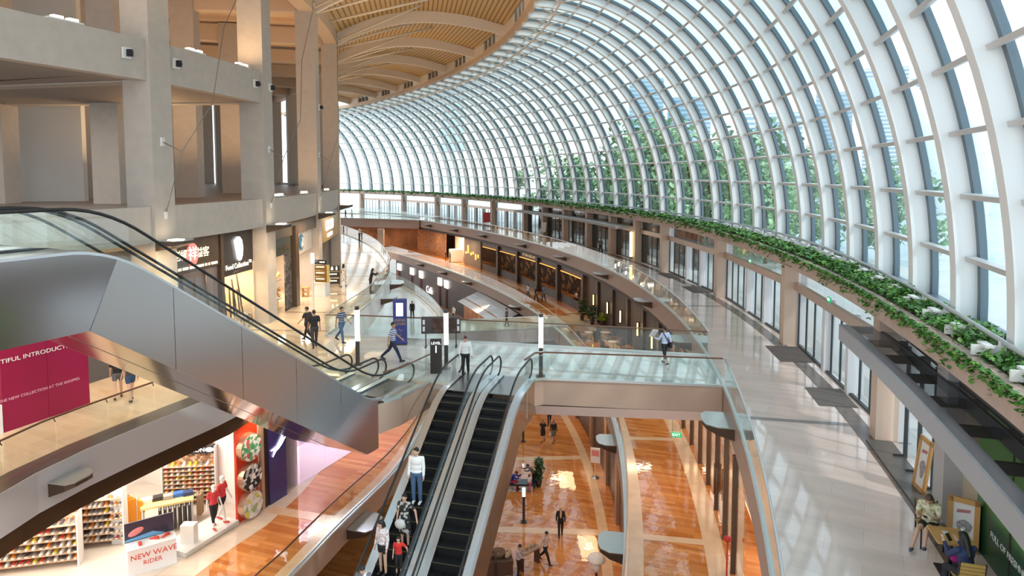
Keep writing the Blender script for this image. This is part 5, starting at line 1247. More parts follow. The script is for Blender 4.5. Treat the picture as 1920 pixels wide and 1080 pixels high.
MB().bar(P3(a, ZB1 + 1.6), P3(b, ZB1 + 1.6), .25, 2.4).build('wall_partition', M_wlit, kind='structure')
# middle: dark louvred restaurant wall with five hanging amber lamps, plants and tables in front
ebar(MB(), 40, 64.5, 1.1, ZB1, -1.2, .12).build('wall_louvre', M_louv, kind='structure')
for y in (41, 45, 49, 53, 57, 61, 64.5): ebar(MB(), y, y + .5, 1.0, ZB1, -1.2, .3).build('wall_pier', M_dkw, kind='structure')
g = 'amber wall lamps on the dark louvred wall'
for q, nm in (((1221, 641), 'amber wall lamp on the dark louvred wall, nearest the bridge'), ((1198, 618), 'second amber wall lamp on the louvred wall from the bridge'), ((1169, 594), 'middle amber wall lamp on the louvred wall'), ((1146, 578), 'fourth amber wall lamp on the louvred wall from the bridge'), ((1122, 563), 'amber wall lamp at the far end of the louvred wall')):
    y = U(*q, ZB1 + 2.0).y; c = E.at(uy(y), .75)
    t = thing('wall_lamp', nm, 'lamp', P3(c, ZB1 + 1.5), 0, g)
    MB().box((0, 0, .5), (.14, .14, .95)).build('light_tube', mat('amber_tube', (1, .65, .2), .4, emit=(1, .62, .18), es=4.5), t); MB().box((.06, .0, .5), (.12, .2, 1.15)).build('backplate', M_dark, t)
rp = random.Random(9)
def bush(name, label, cat, p, z, r, h, n, lm, grp=None, pot=True, rng=rp):
    t = thing(name, label, cat, P3(p, z), 0, grp)
    ph = .45 if pot else 0
    if pot: MB().lathe([(.16, 0), (.22, .45), (.19, .45), (.15, .40)], (0, 0, 0), 12).build('pot', mat('dark_pot', (.035, .03, .03), .4), t)
    m = MB(); MB().tube([(0, 0, ph * .8), (.02, .01, ph + h * .75)], .025, 5).build('stem', mat('plant_stem', (.10, .07, .04)), t)
    for i in range(n):
        a = rng.uniform(0, 2 * PI); zz = rng.random(); rr = r * math.sqrt(rng.random()) * (1.0 - .5 * abs(zz - .45))
        leaf(m, (rr * math.cos(a), rr * math.sin(a), ph + .1 + zz * h), .22 * rng.uniform(.7, 1.3), 0, rng)
    m.build('foliage', lm, t); return t
M_dleaf = mat('dark_plant_leaf', (.02, .075, .02), .5, noise=.5, nscale=6); M_lleaf = mat('lime_plant_leaf', (.30, .42, .04), .5)
for q, nm, r, h, lm in (((1098, 600), 'tall dark potted plant by the restaurant wall, farthest of the row', .45, 1.5, M_dleaf), ((1117, 608), 'leafy dark green potted plant by the louvred wall', .5, 1.2, M_dleaf), ((1136, 611), 'lime green potted plant by the louvred wall', .5, .6, M_lleaf), ((1160, 617), 'low dark potted plant nearest the amber lamps', .45, .8, M_dleaf)):
    p = U(*q, ZB1) - E.nrm(uy(U(*q, ZB1).y)) * .35; bush('potted_plant', nm, 'plant', p, ZB1, r, h, 160, lm, 'potted plants along the louvred wall')
for q, nm in (((1105, 622), 'round café table at the far end of the lower terrace'), ((1135, 622), 'round café table beside the lime green plant'), ((1150, 640), 'round café table on the lower terrace nearest the bridge')):
    p = U(*q, ZB1 + .75); t = thing('round_table', nm, 'table', P3(p, ZB1), 0, 'round café tables on the lower terrace')
    MB().lathe([(0, 0), (.28, .0), (.28, .03), (.04, .05), (.04, .7), (.42, .71), (.42, .75), (0, .75)], (0, 0, 0), 18).build('tabletop', mat('pink_white_top', (.68, .55, .50), .3), t)
    for a in (.6, 3.6):
        cc = p + Vector((math.cos(a), math.sin(a))) * .8; ch_ = thing('lounge_chair', ('dark lounge chair, far side of the ' if a < 1 else 'dark lounge chair, near side of the ') + nm.replace('round café table', 'table'), 'chair', P3(cc, ZB1), a + PI / 2, 'lounge chairs on the lower terrace')
        MB().box((0, 0, .40), (.5, .5, .1)).build('seat', M_dkw, ch_); MB().box((0, -.24, .68), (.52, .07, .5), M=Matrix.Rotation(.15, 3, 'X')).build('backrest', M_dkw, ch_)
        for x in (-.2, .2):
            for y in (-.2, .2): MB().tube([(x, y, 0), (x * .9, y * .9, .37)], .02, 5).build('leg', M_legs, ch_)
# farther: dark shopfront bays with glowing amber headers
M_shopg = patch_mat('warm_shop_goods', [(.05, .035, .025), (.03, .02, .016), (.16, .09, .04), (.05, .035, .025), (.03, .022, .02), (.28, .17, .08)], 2.2)
for i, (y0, y1) in enumerate(((65, 71.5), (72.2, 77.5), (78, 83.5), (84, 89.5), (90, 95))):
    ebar(MB(), y0 - .5, y0, .9, ZB1, -1.2, .5).build('wall_pier', M_dkw, kind='structure')
    ebar(MB(), y0, y1, 1.0, -2.35, -1.2, .1).build('wall_header', M_dkw, kind='structure')
    t = thing('header_light', ['glowing amber light strip over the restaurant with diners', 'glowing amber light strip over the second dark shopfront', 'glowing amber light strip over the lettered shopfront', 'glowing amber light strip over the fourth dark shopfront', 'glowing amber light strip over the farthest dark shopfront'][i], 'lamp', P3(E.at(uy(y0), .85), -2.4), 0, 'amber light strips over the dark shopfronts')
    ebar(MB(), y0 + .3, y1 - .3, .85, -2.45, -2.38, .08).build('strip', M_header, t, True)
    ebar(MB(), y0, y1, 3.8, ZB1, -1.6, .1).build('wall_shop', M_shopg, kind='structure')
    ebar(MB(), y0, y1, 1.0, ZB1, ZB1 + .9, .08).build('wall_shop', M_dkw, kind='structure')
    area('shop_lamp', P3(E.at(uy((y0 + y1) / 2), 2.4), -1.8), (0, 0, 0), 2, 1, 26, (1, .6, .3))
u = uy(80.5); t = E.tan(u); txt('A BOSSCA', 'shop_sign', mat('dim_gold_letters', (.5, .36, .18), .4, emit=(1, .7, .35), es=.4), None, P3(E.at(u, .88), -1.85), (PI / 2, 0, math.atan2(t.y, t.x) + PI), .85)
tag(bpy.data.objects['shop_sign.003'] if 'shop_sign.003' in bpy.data.objects else bpy.data.objects['shop_sign'], 'gold lettered sign over a dark shopfront under the right gallery', 'sign')
# farthest: plain wall with amber art, bright display window, orange shop
ebar(MB(), 95.5, 101, 1.0, ZB1, -1.2, .2).build('wall_shop', mat('grey_brown_wall', (.20, .15, .125), .5), kind='structure')
art = thing('wall_art', 'row of small amber wall pieces on the plain brown wall', 'art', P3(E.at(uy(98), .85), ZB1 + 1.6), 0)
for y, z, h in ((96.2, .2, .5), (97, .0, .8), (97.8, .5, .35), (98.5, .3, .4), (99.5, .9, 1.2), (100.2, .3, .3)):
    c = E.at(uy(y), .85) - Vector(art.location[:2]); MB().box((c.x, c.y, z), (.25, .3, h)).build('piece', mat('amber_art', (.8, .5, .12), .4, emit=(1, .6, .15), es=.8), art)
ebar(MB(), 101.3, 107, 2.4, ZB1, -1.4, .1).build('wall_shop', mat('bright_peach_wall', (.85, .62, .45), .5), kind='structure')
area('shop_lamp', P3(E.at(uy(104), 1.2), -1.8), (0, 0, 0), 4, 1.5, 420, (1, .8, .6))
MB().box(P3(E.at(uy(104), 1.0), ZB1 + 1.0), (1.8, 1.6, 1.9), .4).build('display_block', M_wlit); tag(bpy.data.objects['display_block'], 'white product display in the bright far window', 'display')
ebar(MB(), 107.5, 118, 1.0, ZB1, -1.4, .1).build('wall_shop', mat('copper_mosaic', (.40, .18, .08), .35, .4, noise=.5, nscale=3), kind='structure')
for y in (98, 101.5, 105.5, 110): area('shop_lamp', P3(E.at(uy(y), -1.2), -1.7), (0, 0, 0), 2, .6, 130, (1, .75, .45))
# far lower hall behind the far bridge
MB().bar((-40, 121, -3.6), (-16, 124, -3.6), .3, 4.4).build('wall_back', mat('orange_far_wall', (.32, .14, .06), .5, noise=.5, nscale=.5), kind='structure')
area('shop_lamp', (-25, 116, -1.6), (0, 0, 0), 12, 4, 500, (1, .75, .5))
for x in (-22.5, -30): MB().box((x, 114, -3.6), (1.0, 1.0, 4.4)).build('column', M_col, kind='structure')
# ================================================================== level B2
B2O = -3.15
ebar(MB(), 18, 70, B2O, ZB2, ZB1 - 1.3, .1).build('wall_shop', mat('dark_b2_wall', (.06, .045, .045), .3, noise=.5, nscale=1.5), kind='structure')
for y in (30, 36, 41, 47, 53): ebar(MB(), y, y + .9, B2O - .1, ZB2, ZB1 - 1.2, .25).build('wall_pier', mat('copper_pier', (.34, .20, .13), .3, .3), kind='structure')
ebar(MB(), 70, 118, B2O, ZB2, ZB1 - 1.1, .1).build('wall_shop', M_dkw, kind='structure')
ns = thing('notice_stand', 'white and pink notice on a slim floor stand at the dark lower shopfront', 'sign', P3(U(1126, 896, ZB2) - Vector((.35, 0)), ZB2 + .005), -.3)
MB().lathe([(0, 0), (.26, 0), (.26, .03), (.03, .06), (.02, 1.0)], (0, 0, 0), 16).build('stand', M_alu, ns); MB().box((0, 0, 1.5), (.62, .04, 1.0)).build('board', M_white, ns); MB().box((0, -.025, 1.65), (.5, .01, .4)).build('print', mat('pink_print', (.7, .25, .25), .5), ns)
# copper kiosk under a pale awning, lit signs
yk0, yk1 = 72., 86.
kk = thing('copper_kiosk', 'copper panelled kiosk under a pale sloping awning on the lowest floor', 'kiosk', P3(E.at(uy(79), -5.6), ZB2), 0)
M_cop = mat('copper_panel', (.55, .27, .14), .25, .5, noise=.35, nscale=.8)
for i in range(9):
    a0, a1 = yk0 + (yk1 - yk0) * i / 9, yk0 + (yk1 - yk0) * (i + 1) / 9
    ebar(MB(), a0 + .04, a1 - .04, -5.5, ZB2, ZB2 + 4.0, .12).build('panel', M_cop, kk, True)
    u0, u1 = uy(a0), uy(a1)
    MB().add([P3(E.at(u0, -3.7), ZB1 - 1.25), P3(E.at(u1, -3.7), ZB1 - 1.25), P3(E.at(u1, -6.4), ZB1 - 2.3), P3(E.at(u0, -6.4), ZB1 - 2.3)], [(0, 1, 2, 3)]).build('awning_panel', mat('pale_awning', (.62, .60, .64), .5), kk, True)
area('shop_lamp', P3(E.at(uy(79), -6.6), ZB2 + 4.2), (.5, 0, .4), 9, .5, 180, (1, .72, .45))
M_ls = mat('lit_sign_white', (1, .95, .9), .4, emit=(1, .93, .85), es=2.6)
g = 'lit signs on the dark lower shopfront'
for q, nm, w_, h_ in (((743, 498), 'first lit white sign from the far end of the dark lower shopfront', 1.5, 1.1), ((760, 506), 'second lit white sign from the far end of the dark lower shopfront', 1.5, 1.1), ((774, 512), 'third lit white sign from the far end of the dark lower shopfront', 1.5, 1.1), ((800, 525), 'fourth lit white sign on the dark lower shopfront', 1.4, 1.1), ((811, 530), 'lit white sign next to the copper kiosk', 1.4, 1.1)):
    z = ZB2 + 3.6; y = U(*q, z).y; u = uy(y); c = E.at(u, B2O - .2); a = math.atan2(E.tan(u).y, E.tan(u).x)
    t = thing('lit_sign', nm, 'sign', P3(c, z), a, g); MB().box((0, 0, 0), (w_, .12, h_)).build('face', M_ls, t)
    MB().box((w_ * .25, 0, -2.2), (.3, .1, 3.0)).build('banner', mat('red_brown_banner', (.30, .07, .03), .5), t)
z = ZB2 + 1.6; y = U(786, 541, z).y; u = uy(y); t = thing('script_sign', 'glowing white script sign low on the dark lower shopfront', 'sign', P3(E.at(u, B2O - .15), z), math.atan2(E.tan(u).y, E.tan(u).x) + PI); txt('Café', 'lettering', M_ls, t, (0, -.02, 0), size=1.5)
# bench, plant, poles' company
p = U(975, 917, ZB2); bch = thing('bench', 'long black bench on the orange stone floor below the bridge', 'bench', P3(p, ZB2 + .005), -.02)
MB().box((0, 0, .42), (2.0, .75, .12)).build('seat', mat('black_bench', (.02, .025, .028), .15), bch)
for x in (-.75, .75): MB().box((x, 0, .18), (.08, .5, .36)).build('leg', M_alu, bch)
p = U(1010, 912, ZB2); bush('potted_plant', 'tall potted plant beside the bench on the orange stone floor', 'plant', p, ZB2 + .005, .34, 1.25, 170, M_dleaf)
# vendor cart with baskets, side table
M_cart = mat('dark_cart_wood', (.09, .05, .035), .5); M_bask = mat('wicker', (.20, .12, .07), .7, noise=.4, nscale=20)
p = U(935, 1078, ZB2); ca = thing('vendor_cart', 'dark vendor cart with round baskets at the foot of the bridge', 'cart', P3(p, ZB2 + .005), .15)
MB().box((0, 0, .85), (1.35, .9, .12)).build('tray', M_cart, ca)
for x in (-.6, .6):
    for y in (-.38, .38): MB().box((x, y, .4), (.08, .08, .8)).build('leg', M_cart, ca)
MB().box((0, -.42, .5), (1.3, .04, .6)).build('apron', M_cart, ca)
MB().tube([(-.2, -.5, 0), (-.2, -.5, 1.5)], .03, 6).build('pole', M_char, ca)
for x, y, r in ((-.45, .1, .30), (-.02, .15, .36)):
    o = MB().lathe([(0, 0), (r * .8, 0), (r, .22), (r * .92, .22), (r * .75, .04), (0, .04)], (0, 0, 0), 20).build('basket', M_bask); o.location = Vector(ca.location) + Vector((x, y, .915)); tag(o, 'dark round basket at the left end of the vendor cart' if x < -.3 else 'wide round basket in the middle of the vendor cart', 'basket', 'baskets on the vendor cart')
pot = MB()
for i, (x, y) in enumerate(((.36, .25), (.52, .1), (.42, -.05), (.5, .32))):
    o = MB().lathe([(0, 0), (.10, 0), (.13, .12), (.07, .2), (.06, .24), (0, .22)], (0, 0, 0), 12).build('ceramic_jar', mat('tan_jar', (.50, .36, .24), .4)); o.location = Vector(ca.location) + Vector((x, y, .915)); tag(o, 'tan jar in the cluster at the right end of the vendor cart', 'jar', 'tan jars on the vendor cart')
p = U(992, 1062, ZB2); tt = thing('sampling_table', 'narrow wooden tasting table in front of the man in the lilac shirt', 'table', P3(p, ZB2 + .005), .75)
MB().box((0, 0, .85), (1.3, .45, .06)).build('tabletop', mat('tan_table', (.35, .22, .13), .4), tt)
for x in (-.55, .55): MB().box((x, 0, .41), (.07, .35, .82)).build('leg', M_cart, tt)
for x in (-.4, -.1, .2, .45):
    o = MB().lathe([(0, 0), (.06, 0), (.07, .1), (.04, .2), (0, .22)], (0, 0, 0), 10).build('tasting_jar', mat('tan_jar', (.5, .36, .24))); q = Matrix.Rotation(.75, 3, 'Z') @ Vector((x, .05, .885)); o.location = Vector(tt.location) + q; tag(o, 'small jar lined up on the narrow tasting table', 'jar', 'jars on the tasting table')
p = U(1118, 1088, ZB2); db = thing('domed_stand', 'white domed stand on a dark post at the bottom edge below the uplight shelf', 'stand', P3(p, ZB2 + .005), 0)
MB().tube([(0, 0, 0), (0, 0, 1.0)], .06, 8).build('post', M_char, db); MB().lathe([(.42, 0), (.44, .08), (.38, .2), (.2, .32), (0, .36)], (0, 0, 1.0), 18).build('dome', M_white, db); MB().lathe([(0, 0), (.2, .0), (.2, .5), (0, .5)], (0, 0, .5), 14).build('drum', M_white, db)
p = U(1268, 815, -2.7); ex = thing('exit_sign', 'green exit sign hanging over the lower right gallery', 'sign', P3(p, -2.7), face_az(p))
MB().box((0, 0, 0), (.42, .06, .2)).build('case', M_exit, ex); txt('EXIT', 'lettering', M_wtxt, ex, (0, -.035, 0), size=.16)
for x in (-.15, .15): MB().tube([(x, 0, .1), (x, 0, 1.3)], .012, 5).build('hanger', M_alu, ex)
p = U(1364, 1010, ZB1 + 1.6); tag(MB().lathe([(0, -.12), (.12, -.06), (.13, .04), (0, .12)], (p.x, p.y, ZB1 + 1.6), 12).tube([(p.x, p.y, ZB1 + .0), (p.x, p.y, ZB1 + 1.5)], .03, 6).build('red_bell', mat('red_bell', (.6, .03, .03), .3)), 'small red bell on a post by the lower right shopfront', 'bell')
# warm ceiling lamps under the slabs
for y in (28, 40, 52, 64): area('hall_light', P3(E.at(uy(y), -1.7), -1.5), (0, 0, 0), 2.0, .6, 70, (1, .68, .38))
for y in (26, 34, 42, 52): area('hall_light', P3(E.at(uy(y), -4.3), ZB1 - 1.3), (0, 0, 0), 1.2, 3.0, 60, (1, .68, .38))
for x, y in ((-9, 20), (-9.5, 26), (-8.5, 33), (-9, 41)): area('hall_light', (x - 1, y, -1.5), (0, 0, 0), 1.6, 1.6, 75, (1, .70, .42))
for y in (20, 26, 33, 41, 50, 60, 70): area('hall_light', FP(FL.u_at_y(y), 1.2, 5.1), (0, 0, 0), 1.2, 3.5, 130, (1, .70, .40))
for x, y in ((-16, 20), (-15.5, 24.5), (-20, 24)): area('hall_light', (x, y, 5.1), (0, 0, 0), 3, 3, 95, (1, .58, .25))
for x, y in ((-23, 29), (-31, 29)): area('hall_light', (x, y, 11.6), (0, 0, 0), 4, 4, 260, (1, .93, .86))  # fill lights added to brighten the upper left interior
for u in (CU[2] + 4, CU[3] + 5, CU[4] + 5): area('attic_lamp', FP(u, -8, 8.5), (PI, 0, 0), 3, 2, 300, (1, .62, .30))
for (p, q, ru) in ARCH[1:8:2]:
    c = p + (q - p) * .15; area('roof_uplight', P3(p + (q - p) * .45, 13.5), (PI, 0, 0), 2.5, 2.5, 170, (1, .70, .40))
# ================================================================== people
SK = [mat('skin_light', (.58, .36, .26), .55), mat('skin_tan', (.42, .24, .15), .55)]
def cl(n, c, r=.8): return mat('cloth_' + n, c, r)
HB = mat('hair_black', (.012, .010, .010), .5); HBR = mat('hair_brown', (.09, .04, .025), .5); HBL = mat('hair_blond', (.62, .42, .20), .5); HMR = mat('hair_maroon', (.11, .018, .04), .5)
M_eye = mat('eye_dark', (.02, .015, .012), .2); M_lip_ = mat('lip', (.42, .14, .12), .5)
def person(label, p, z, az, h=1.72, pose='stand', top=None, sleeve='short', bottom=None, bot='trousers', shoes=None, hair=HB, hairlen='short', skin=0, build=1., grp=None, vox=.013, arms=None, legs=None, lean=0., headp=0., headt=0., belt=None, face=True):
    """standing, walking or seated figure; local +Y is the way it faces, origin on the floor"""
    s = h / 1.75; t = thing('person', label, 'person', (p[0], p[1], z), az)
    sk = SK[skin]; V = Vector
    L = dict(thR=0, knR=3, thL=0, knL=3); A = dict(shR=4, elR=12, abR=9, shL=4, elL=12, abL=9, inR=0, inL=0)
    hipz = .93
    if pose == 'walk': L = dict(thR=26, knR=8, thL=-22, knL=22); A.update(shR=-22, elR=18, shL=24, elL=26); hipz = .89
    if pose == 'stroll': L = dict(thR=14, knR=5, thL=-12, knL=12); A.update(shR=-12, elR=14, shL=12, elL=18); hipz = .915
    if pose == 'sit': L = dict(thR=84, knR=86, thL=86, knL=84); A.update(shR=35, elR=70, shL=35, elL=70); hipz = .53 / s
    if legs: L.update(legs)
    if arms: A.update(arms)
    pel = V((0, 0, hipz)); Rl = Matrix.Rotation(math.radians(-lean), 3, 'X')
    up = lambda x, y, zz: pel + Rl @ V((x, y, zz))
    J = {}
    w = build
    for sd, sg in (('R', 1), ('L', -1)):
        hip = pel + V((.09 * sg * w, 0, -.02)); a = math.radians(L['th' + sd]); k = a - math.radians(L['kn' + sd]); ou = L.get('ou' + sd, 1.5 if pose != 'sit' else 6) * sg; o_ = math.tan(math.radians(ou))
        kn = hip + V((o_ * .42, math.sin(a), -math.cos(a))).normalized() * .42
        o2 = o_ * .3 + math.tan(math.radians(L.get('sh_' + sd, 0)))
        an = kn + V((o2 * .4, math.sin(k), -math.cos(k))).normalized() * .41
        J['hip' + sd], J['kn' + sd], J['an' + sd] = hip, kn, an; J['ft' + sd] = k
        sho = up(.172 * sg * w, -.01, .475); J['sh' + sd] = sho
        b = math.radians(A['sh' + sd] + lean * .8); ab = math.radians(A['ab' + sd])
        d = V((math.sin(ab) * sg, math.sin(b) * math.cos(ab), -math.cos(b) * math.cos(ab)))
        el = sho + d * .285; b2 = b + math.radians(A['el' + sd]); i_ = math.radians(A['in' + sd])
        d2 = V((math.sin(ab * .4) * sg * math.cos(i_) - math.sin(i_) * sg, math.sin(b2) * math.cos(ab * .4), -math.cos(b2) * math.cos(ab * .4))).normalized()
        wr = el + d2 * .25; J['el' + sd], J['wr' + sd], J['fd' + sd] = el, wr, d2
    neck = up(0, .0, .555); hd = math.radians(-headp - lean * .6); Rh = Matrix.Rotation(math.radians(headt), 3, 'Z') @ Matrix.Rotation(hd, 3, 'X')
    head = neck + V((0, .015, 0)) + Rh @ V((0, .012, .125))
    S = lambda q: q * s
    def mk(name, m, mt, v_=vox, sm=4):
        o = m.build(name, mt, t); r = o.modifiers.new('union', 'REMESH'); r.mode = 'VOXEL'; r.voxel_size = v_; r.use_smooth_shade = True
        q = o.modifiers.new('soften', 'SMOOTH'); q.iterations = sm; q.factor = .5; return o
    def C_(m, a, b, r0, r1): m.cap(S(a), S(b), r0 * s, r1 * s, 10)
    def El(m, c, r, M=None): m.ell(S(c), tuple(x * s for x in r), 14, 9, M)
    # ---- body: one continuous skin
    m = MB()
    El(m, up(0, 0, .02), (.155 * w, .11 * w, .13), Rl); El(m, up(0, 0, .20), (.14 * w, .10 * w, .17), Rl); El(m, up(0, .005, .38), (.165 * w, .11 * w, .17), Rl)
    C_(m, up(-.115 * w, 0, .465), up(.115 * w, 0, .465), .058, .058); C_(m, up(0, 0, .47), neck + V((0, .01, .05)), .06, .052)
    El(m, head, (.074, .092, .108), Rh); El(m, head + Rh @ V((0, .025, -.06)), (.056, .064, .06), Rh)
    m.cap(S(head + Rh @ V((0, .088, .012))), S(head + Rh @ V((0, .106, -.018))), .010 * s, .015 * s, 8)
    for sg in (-1, 1): El(m, head + Rh @ V((.076 * sg, -.005, -.01)), (.014, .024, .034), Rh)
    for sd, sg in (('R', 1), ('L', -1)):
        C_(m, J['hip' + sd], J['kn' + sd], .078 * w, .052); C_(m, J['kn' + sd], J['an' + sd], .053, .036)
        f = J['ft' + sd]; fw = V((0, math.cos(max(-.5, min(.9, f * .6))), math.sin(max(-.5, min(.9, f * .6))))) ; C_(m, J['an' + sd] + V((0, -.03, -.045)), J['an' + sd] + V((0, 0, -.05)) + fw * .13, .034, .028)
        C_(m, J['sh' + sd], J['el' + sd], .05, .038); C_(m, J['el' + sd], J['wr' + sd], .038, .027)
        d = J['fd' + sd]; wr = J['wr' + sd]; side = V((0, 1, 0)) - d * d.y
        side = side.normalized() if side.length > .3 else V((0, 0, 1)); pn = d.cross(side)
        C_(m, wr, wr + d * .07, .028, .033)
        for i, (o_, l_) in enumerate(((.027, .07), (.009, .082), (-.009, .078), (-.027, .06))):
            b0 = wr + d * .085 + side * o_; b1 = b0 + d * l_ * .5 - pn * sg * .004; b2_ = b1 + (d * .8 - pn * sg * .45).normalized() * l_ * .5
            C_(m, b0, b1, .0105, .0095); C_(m, b1, b2_, .0095, .008)
        tb_ = wr + d * .03 + side * .026; C_(m, tb_, tb_ + (side * .7 + d * .7) * .05, .012, .0095)
    mk('body', m, sk, min(vox, .011))
    # ---- face details and hair
    if face:
        for sg in (-1, 1): MB().ell(S(head + Rh @ V((.031 * sg, .082, .012))), (.011 * s, .008 * s, .007 * s), 8, 5).build('eye', M_eye, t)
        MB().ell(S(head + Rh @ V((0, .086, -.058))), (.022 * s, .008 * s, .007 * s), 8, 5).build('mouth', M_lip_, t)
    m = MB(); El(m, head + Rh @ V((0, -.018, .028)), (.084, .094, .098), Rh); El(m, head + Rh @ V((0, .03, .078)), (.07, .06, .035), Rh)
    if hairlen in ('bob', 'long'):
        for sg in (-1, 1): m.cap(S(head + Rh @ V((.07 * sg, -.02, .0))), S(head + Rh @ V((.075 * sg, -.015, -.12 if hairlen == 'bob' else -.24))), .032 * s, .026 * s)
        m.cap(S(head + Rh @ V((0, -.065, -.02))), S(head + Rh @ V((0, -.085, -.13 if hairlen == 'bob' else -.33))), .072 * s, .055 * s)
    if hairlen == 'tail': m.cap(S(head + Rh @ V((0, -.10, .01))), S(head + Rh @ V((0, -.13, -.22))), .03 * s, .018 * s)
    mk('hair', m, hair, .012, 3)
    g_ = .011
    # ---- shirt
    if top:
        m = MB(); El(m, up(0, 0, .20), (.145 * w + g_, .105 * w + g_, .19), Rl); El(m, up(0, .005, .38), (.168 * w + g_, .112 * w + g_, .165), Rl); El(m, up(0, 0, .06), (.158 * w + g_, .112 * w + g_, .10), Rl)
        C_(m, up(-.115 * w, 0, .465), up(.115 * w, 0, .465), .058 + g_, .058 + g_); C_(m, up(0, 0, .48), up(0, .002, .525), .058 + g_, .044 + g_)
        for sd in 'RL':
            if sleeve == 'long': C_(m, J['sh' + sd], J['el' + sd], .052 + g_, .042 + g_); C_(m, J['el' + sd], J['el' + sd] + (J['wr' + sd] - J['el' + sd]) * .93, .041 + g_, .030 + g_)
            elif sleeve == 'short': C_(m, J['sh' + sd], J['sh' + sd] + (J['el' + sd] - J['sh' + sd]) * .62, .054 + g_, .052 + g_)
        mk('shirt', m, top)
    if bottom:
        m = MB(); El(m, up(0, 0, .0), (.162 * w + .012, .115 * w + .012, .13), Rl)
        if bot == 'trousers' or bot == 'shorts' or bot == 'cropped':
            for sd in 'RL':
                C_(m, J['hip' + sd], J['kn' + sd] if bot != 'shorts' else J['hip' + sd] + (J['kn' + sd] - J['hip' + sd]) * .42, .088 * w + .008, (.062 if bot != 'shorts' else .082) + .008)
                if bot != 'shorts': C_(m, J['kn' + sd], J['kn' + sd] + (J['an' + sd] - J['kn' + sd]) * (.96 if bot == 'trousers' else .5), .062 + .008, .047 + .008)
        else:
            ln = {'skirt': .9, 'dress': 1.0}[bot]
            for sd in 'RL': C_(m, J['hip' + sd], J['hip' + sd] + (J['kn' + sd] - J['hip' + sd]) * ln, .10 * w, .095)
            C_(m, pel + V((0, 0, -.05)), (J['hipR'] + J['hipL']) / 2 + (J['knR'] + J['knL'] - J['hipR'] - J['hipL']) / 2 * ln * .9, .13 * w, .12)
        mk('trousers' if bot in ('trousers', 'cropped') else bot if bot != 'dress' else 'dress_skirt', m, bottom)
    if belt: m = MB(); m.lathe([(.17 * w * s, -.015 * s), (.178 * w * s, 0), (.17 * w * s, .02 * s)], tuple(S(up(0, 0, .09))), 20); o = m.build('belt', belt, t); o.scale = (1, 1, 1)
    m0 = shoes or cl('black_leather', (.015, .013, .013), .35)
    for sd in 'RL':
        f = J['ft' + sd]; c_ = max(-.5, min(.9, f * .6)); fw = V((0, math.cos(c_), math.sin(c_))); m = MB()
        C_(m, J['an' + sd] + V((0, -.035, -.05)), J['an' + sd] + V((0, 0, -.055)) + fw * .15, .045, .038); mk('shoe', m, m0, .014, 2)
    zmin = min(min(S(J['an' + sd]).z for sd in 'RL') - .095 * s, 0) if pose != 'sit' else 0
    if pose != 'sit':
        low = min(S(J['an' + sd]).z for sd in 'RL') - .098 * s
        t.location.z = z - low
    return t, J, s
def to(a, b): return math.atan2(-(b[0] - a[0]), b[1] - a[1])     # heading that faces b from a
CAMP = (0, 0)
def hold(t, nm, m, mt): return m.build(nm, mt, t)
def bag(label, t, J, s, off, dims, m_, grp=None):
    q = t.matrix_basis @ (J['wrR'] * s) if False else (Matrix.Translation(t.location) @ Matrix.Rotation(t.rotation_euler.z, 4, 'Z')) @ (J['wrR'] * s + Vector(off))
    b = thing('handbag', label, 'bag', tuple(q), t.rotation_euler.z, grp); MB().ell((0, 0, -.12), dims, 12, 8).build('pouch', m_, b); MB().tube([(-.0, -dims[1] * .6, -.08), (0, -dims[1] * .4, .12), (0, dims[1] * .4, .12), (0, dims[1] * .6, -.08)], .01, 5).build('strap', m_, b)
navy, blackc, whitec, jeans = cl('navy', (.018, .022, .05)), cl('black', (.014, .013, .014)), cl('white', (.78, .77, .75)), cl('jeans', (.06, .12, .22))
polo = stripe_mat('striped_polo', (.62, .60, .66), (.10, .11, .26), 3.6, 'Z'); tee = stripe_mat('navy_striped_tee', (.03, .04, .09), (.34, .38, .46), 3.6, 'Z', pos=.72)
# --- on the bridge and left walkway
p = U(737, 678); person('man in a striped polo shirt and navy trousers striding across the bridge', p, .005, -PI / 2 - .1, 1.80, 'walk', polo, 'short', navy, hair=HB, skin=1, legs=dict(thR=30, thL=-28, knL=20))
p = U(873, 706); person('person in a white shirt and black trousers stepping off the escalator', p, .02, PI, 1.66, 'stroll', whitec, 'long', blackc, hair=HMR, skin=0, headp=22, arms=dict(shR=2, shL=4, abL=14, abR=14))
p = U(1246, 683); t, J, s = person('man in a pale blue shirt with a navy shoulder strap crossing the bridge', p, .005, .45, 1.62, 'walk', cl('pale_blue', (.50, .55, .72)), 'long', blackc, hair=HB, skin=1, bot='cropped', legs=dict(thR=15, thL=-14), arms=dict(elL=75, shL=20, abL=25))
MB().tube([J['shL'] * s + Vector((.02, -.06, .06)), Vector((0, -.155, 1.15)) * s, Vector((.15, -.12, .95)) * s], .022, 6).build('shoulder_strap', navy, t); MB().box(Vector((.19, -.08, .86)) * s, (.1, .28, .24)).build('shoulder_bag', blackc, t)
q = (Matrix.Translation(t.location) @ Matrix.Rotation(t.rotation_euler.z, 4, 'Z')) @ (J['wrL'] * s + J['fdL'] * .16); tag(MB().box((0, 0, 0), (.30, .03, .38)).build('newspaper', cl('paper', (.62, .60, .56))), 'folded newspaper held by the man with the navy strap', 'newspaper'); o = bpy.data.objects['newspaper']; o.location = q; o.rotation_euler = (.5, .2, t.rotation_euler.z)
p = U(641, 643); person('man in a navy striped tee and jeans walking along the left walkway', p, .005, -PI / 2 - .5, 1.76, 'walk', tee, 'short', jeans, hair=HB, skin=1, legs=dict(thR=16, thL=-22))
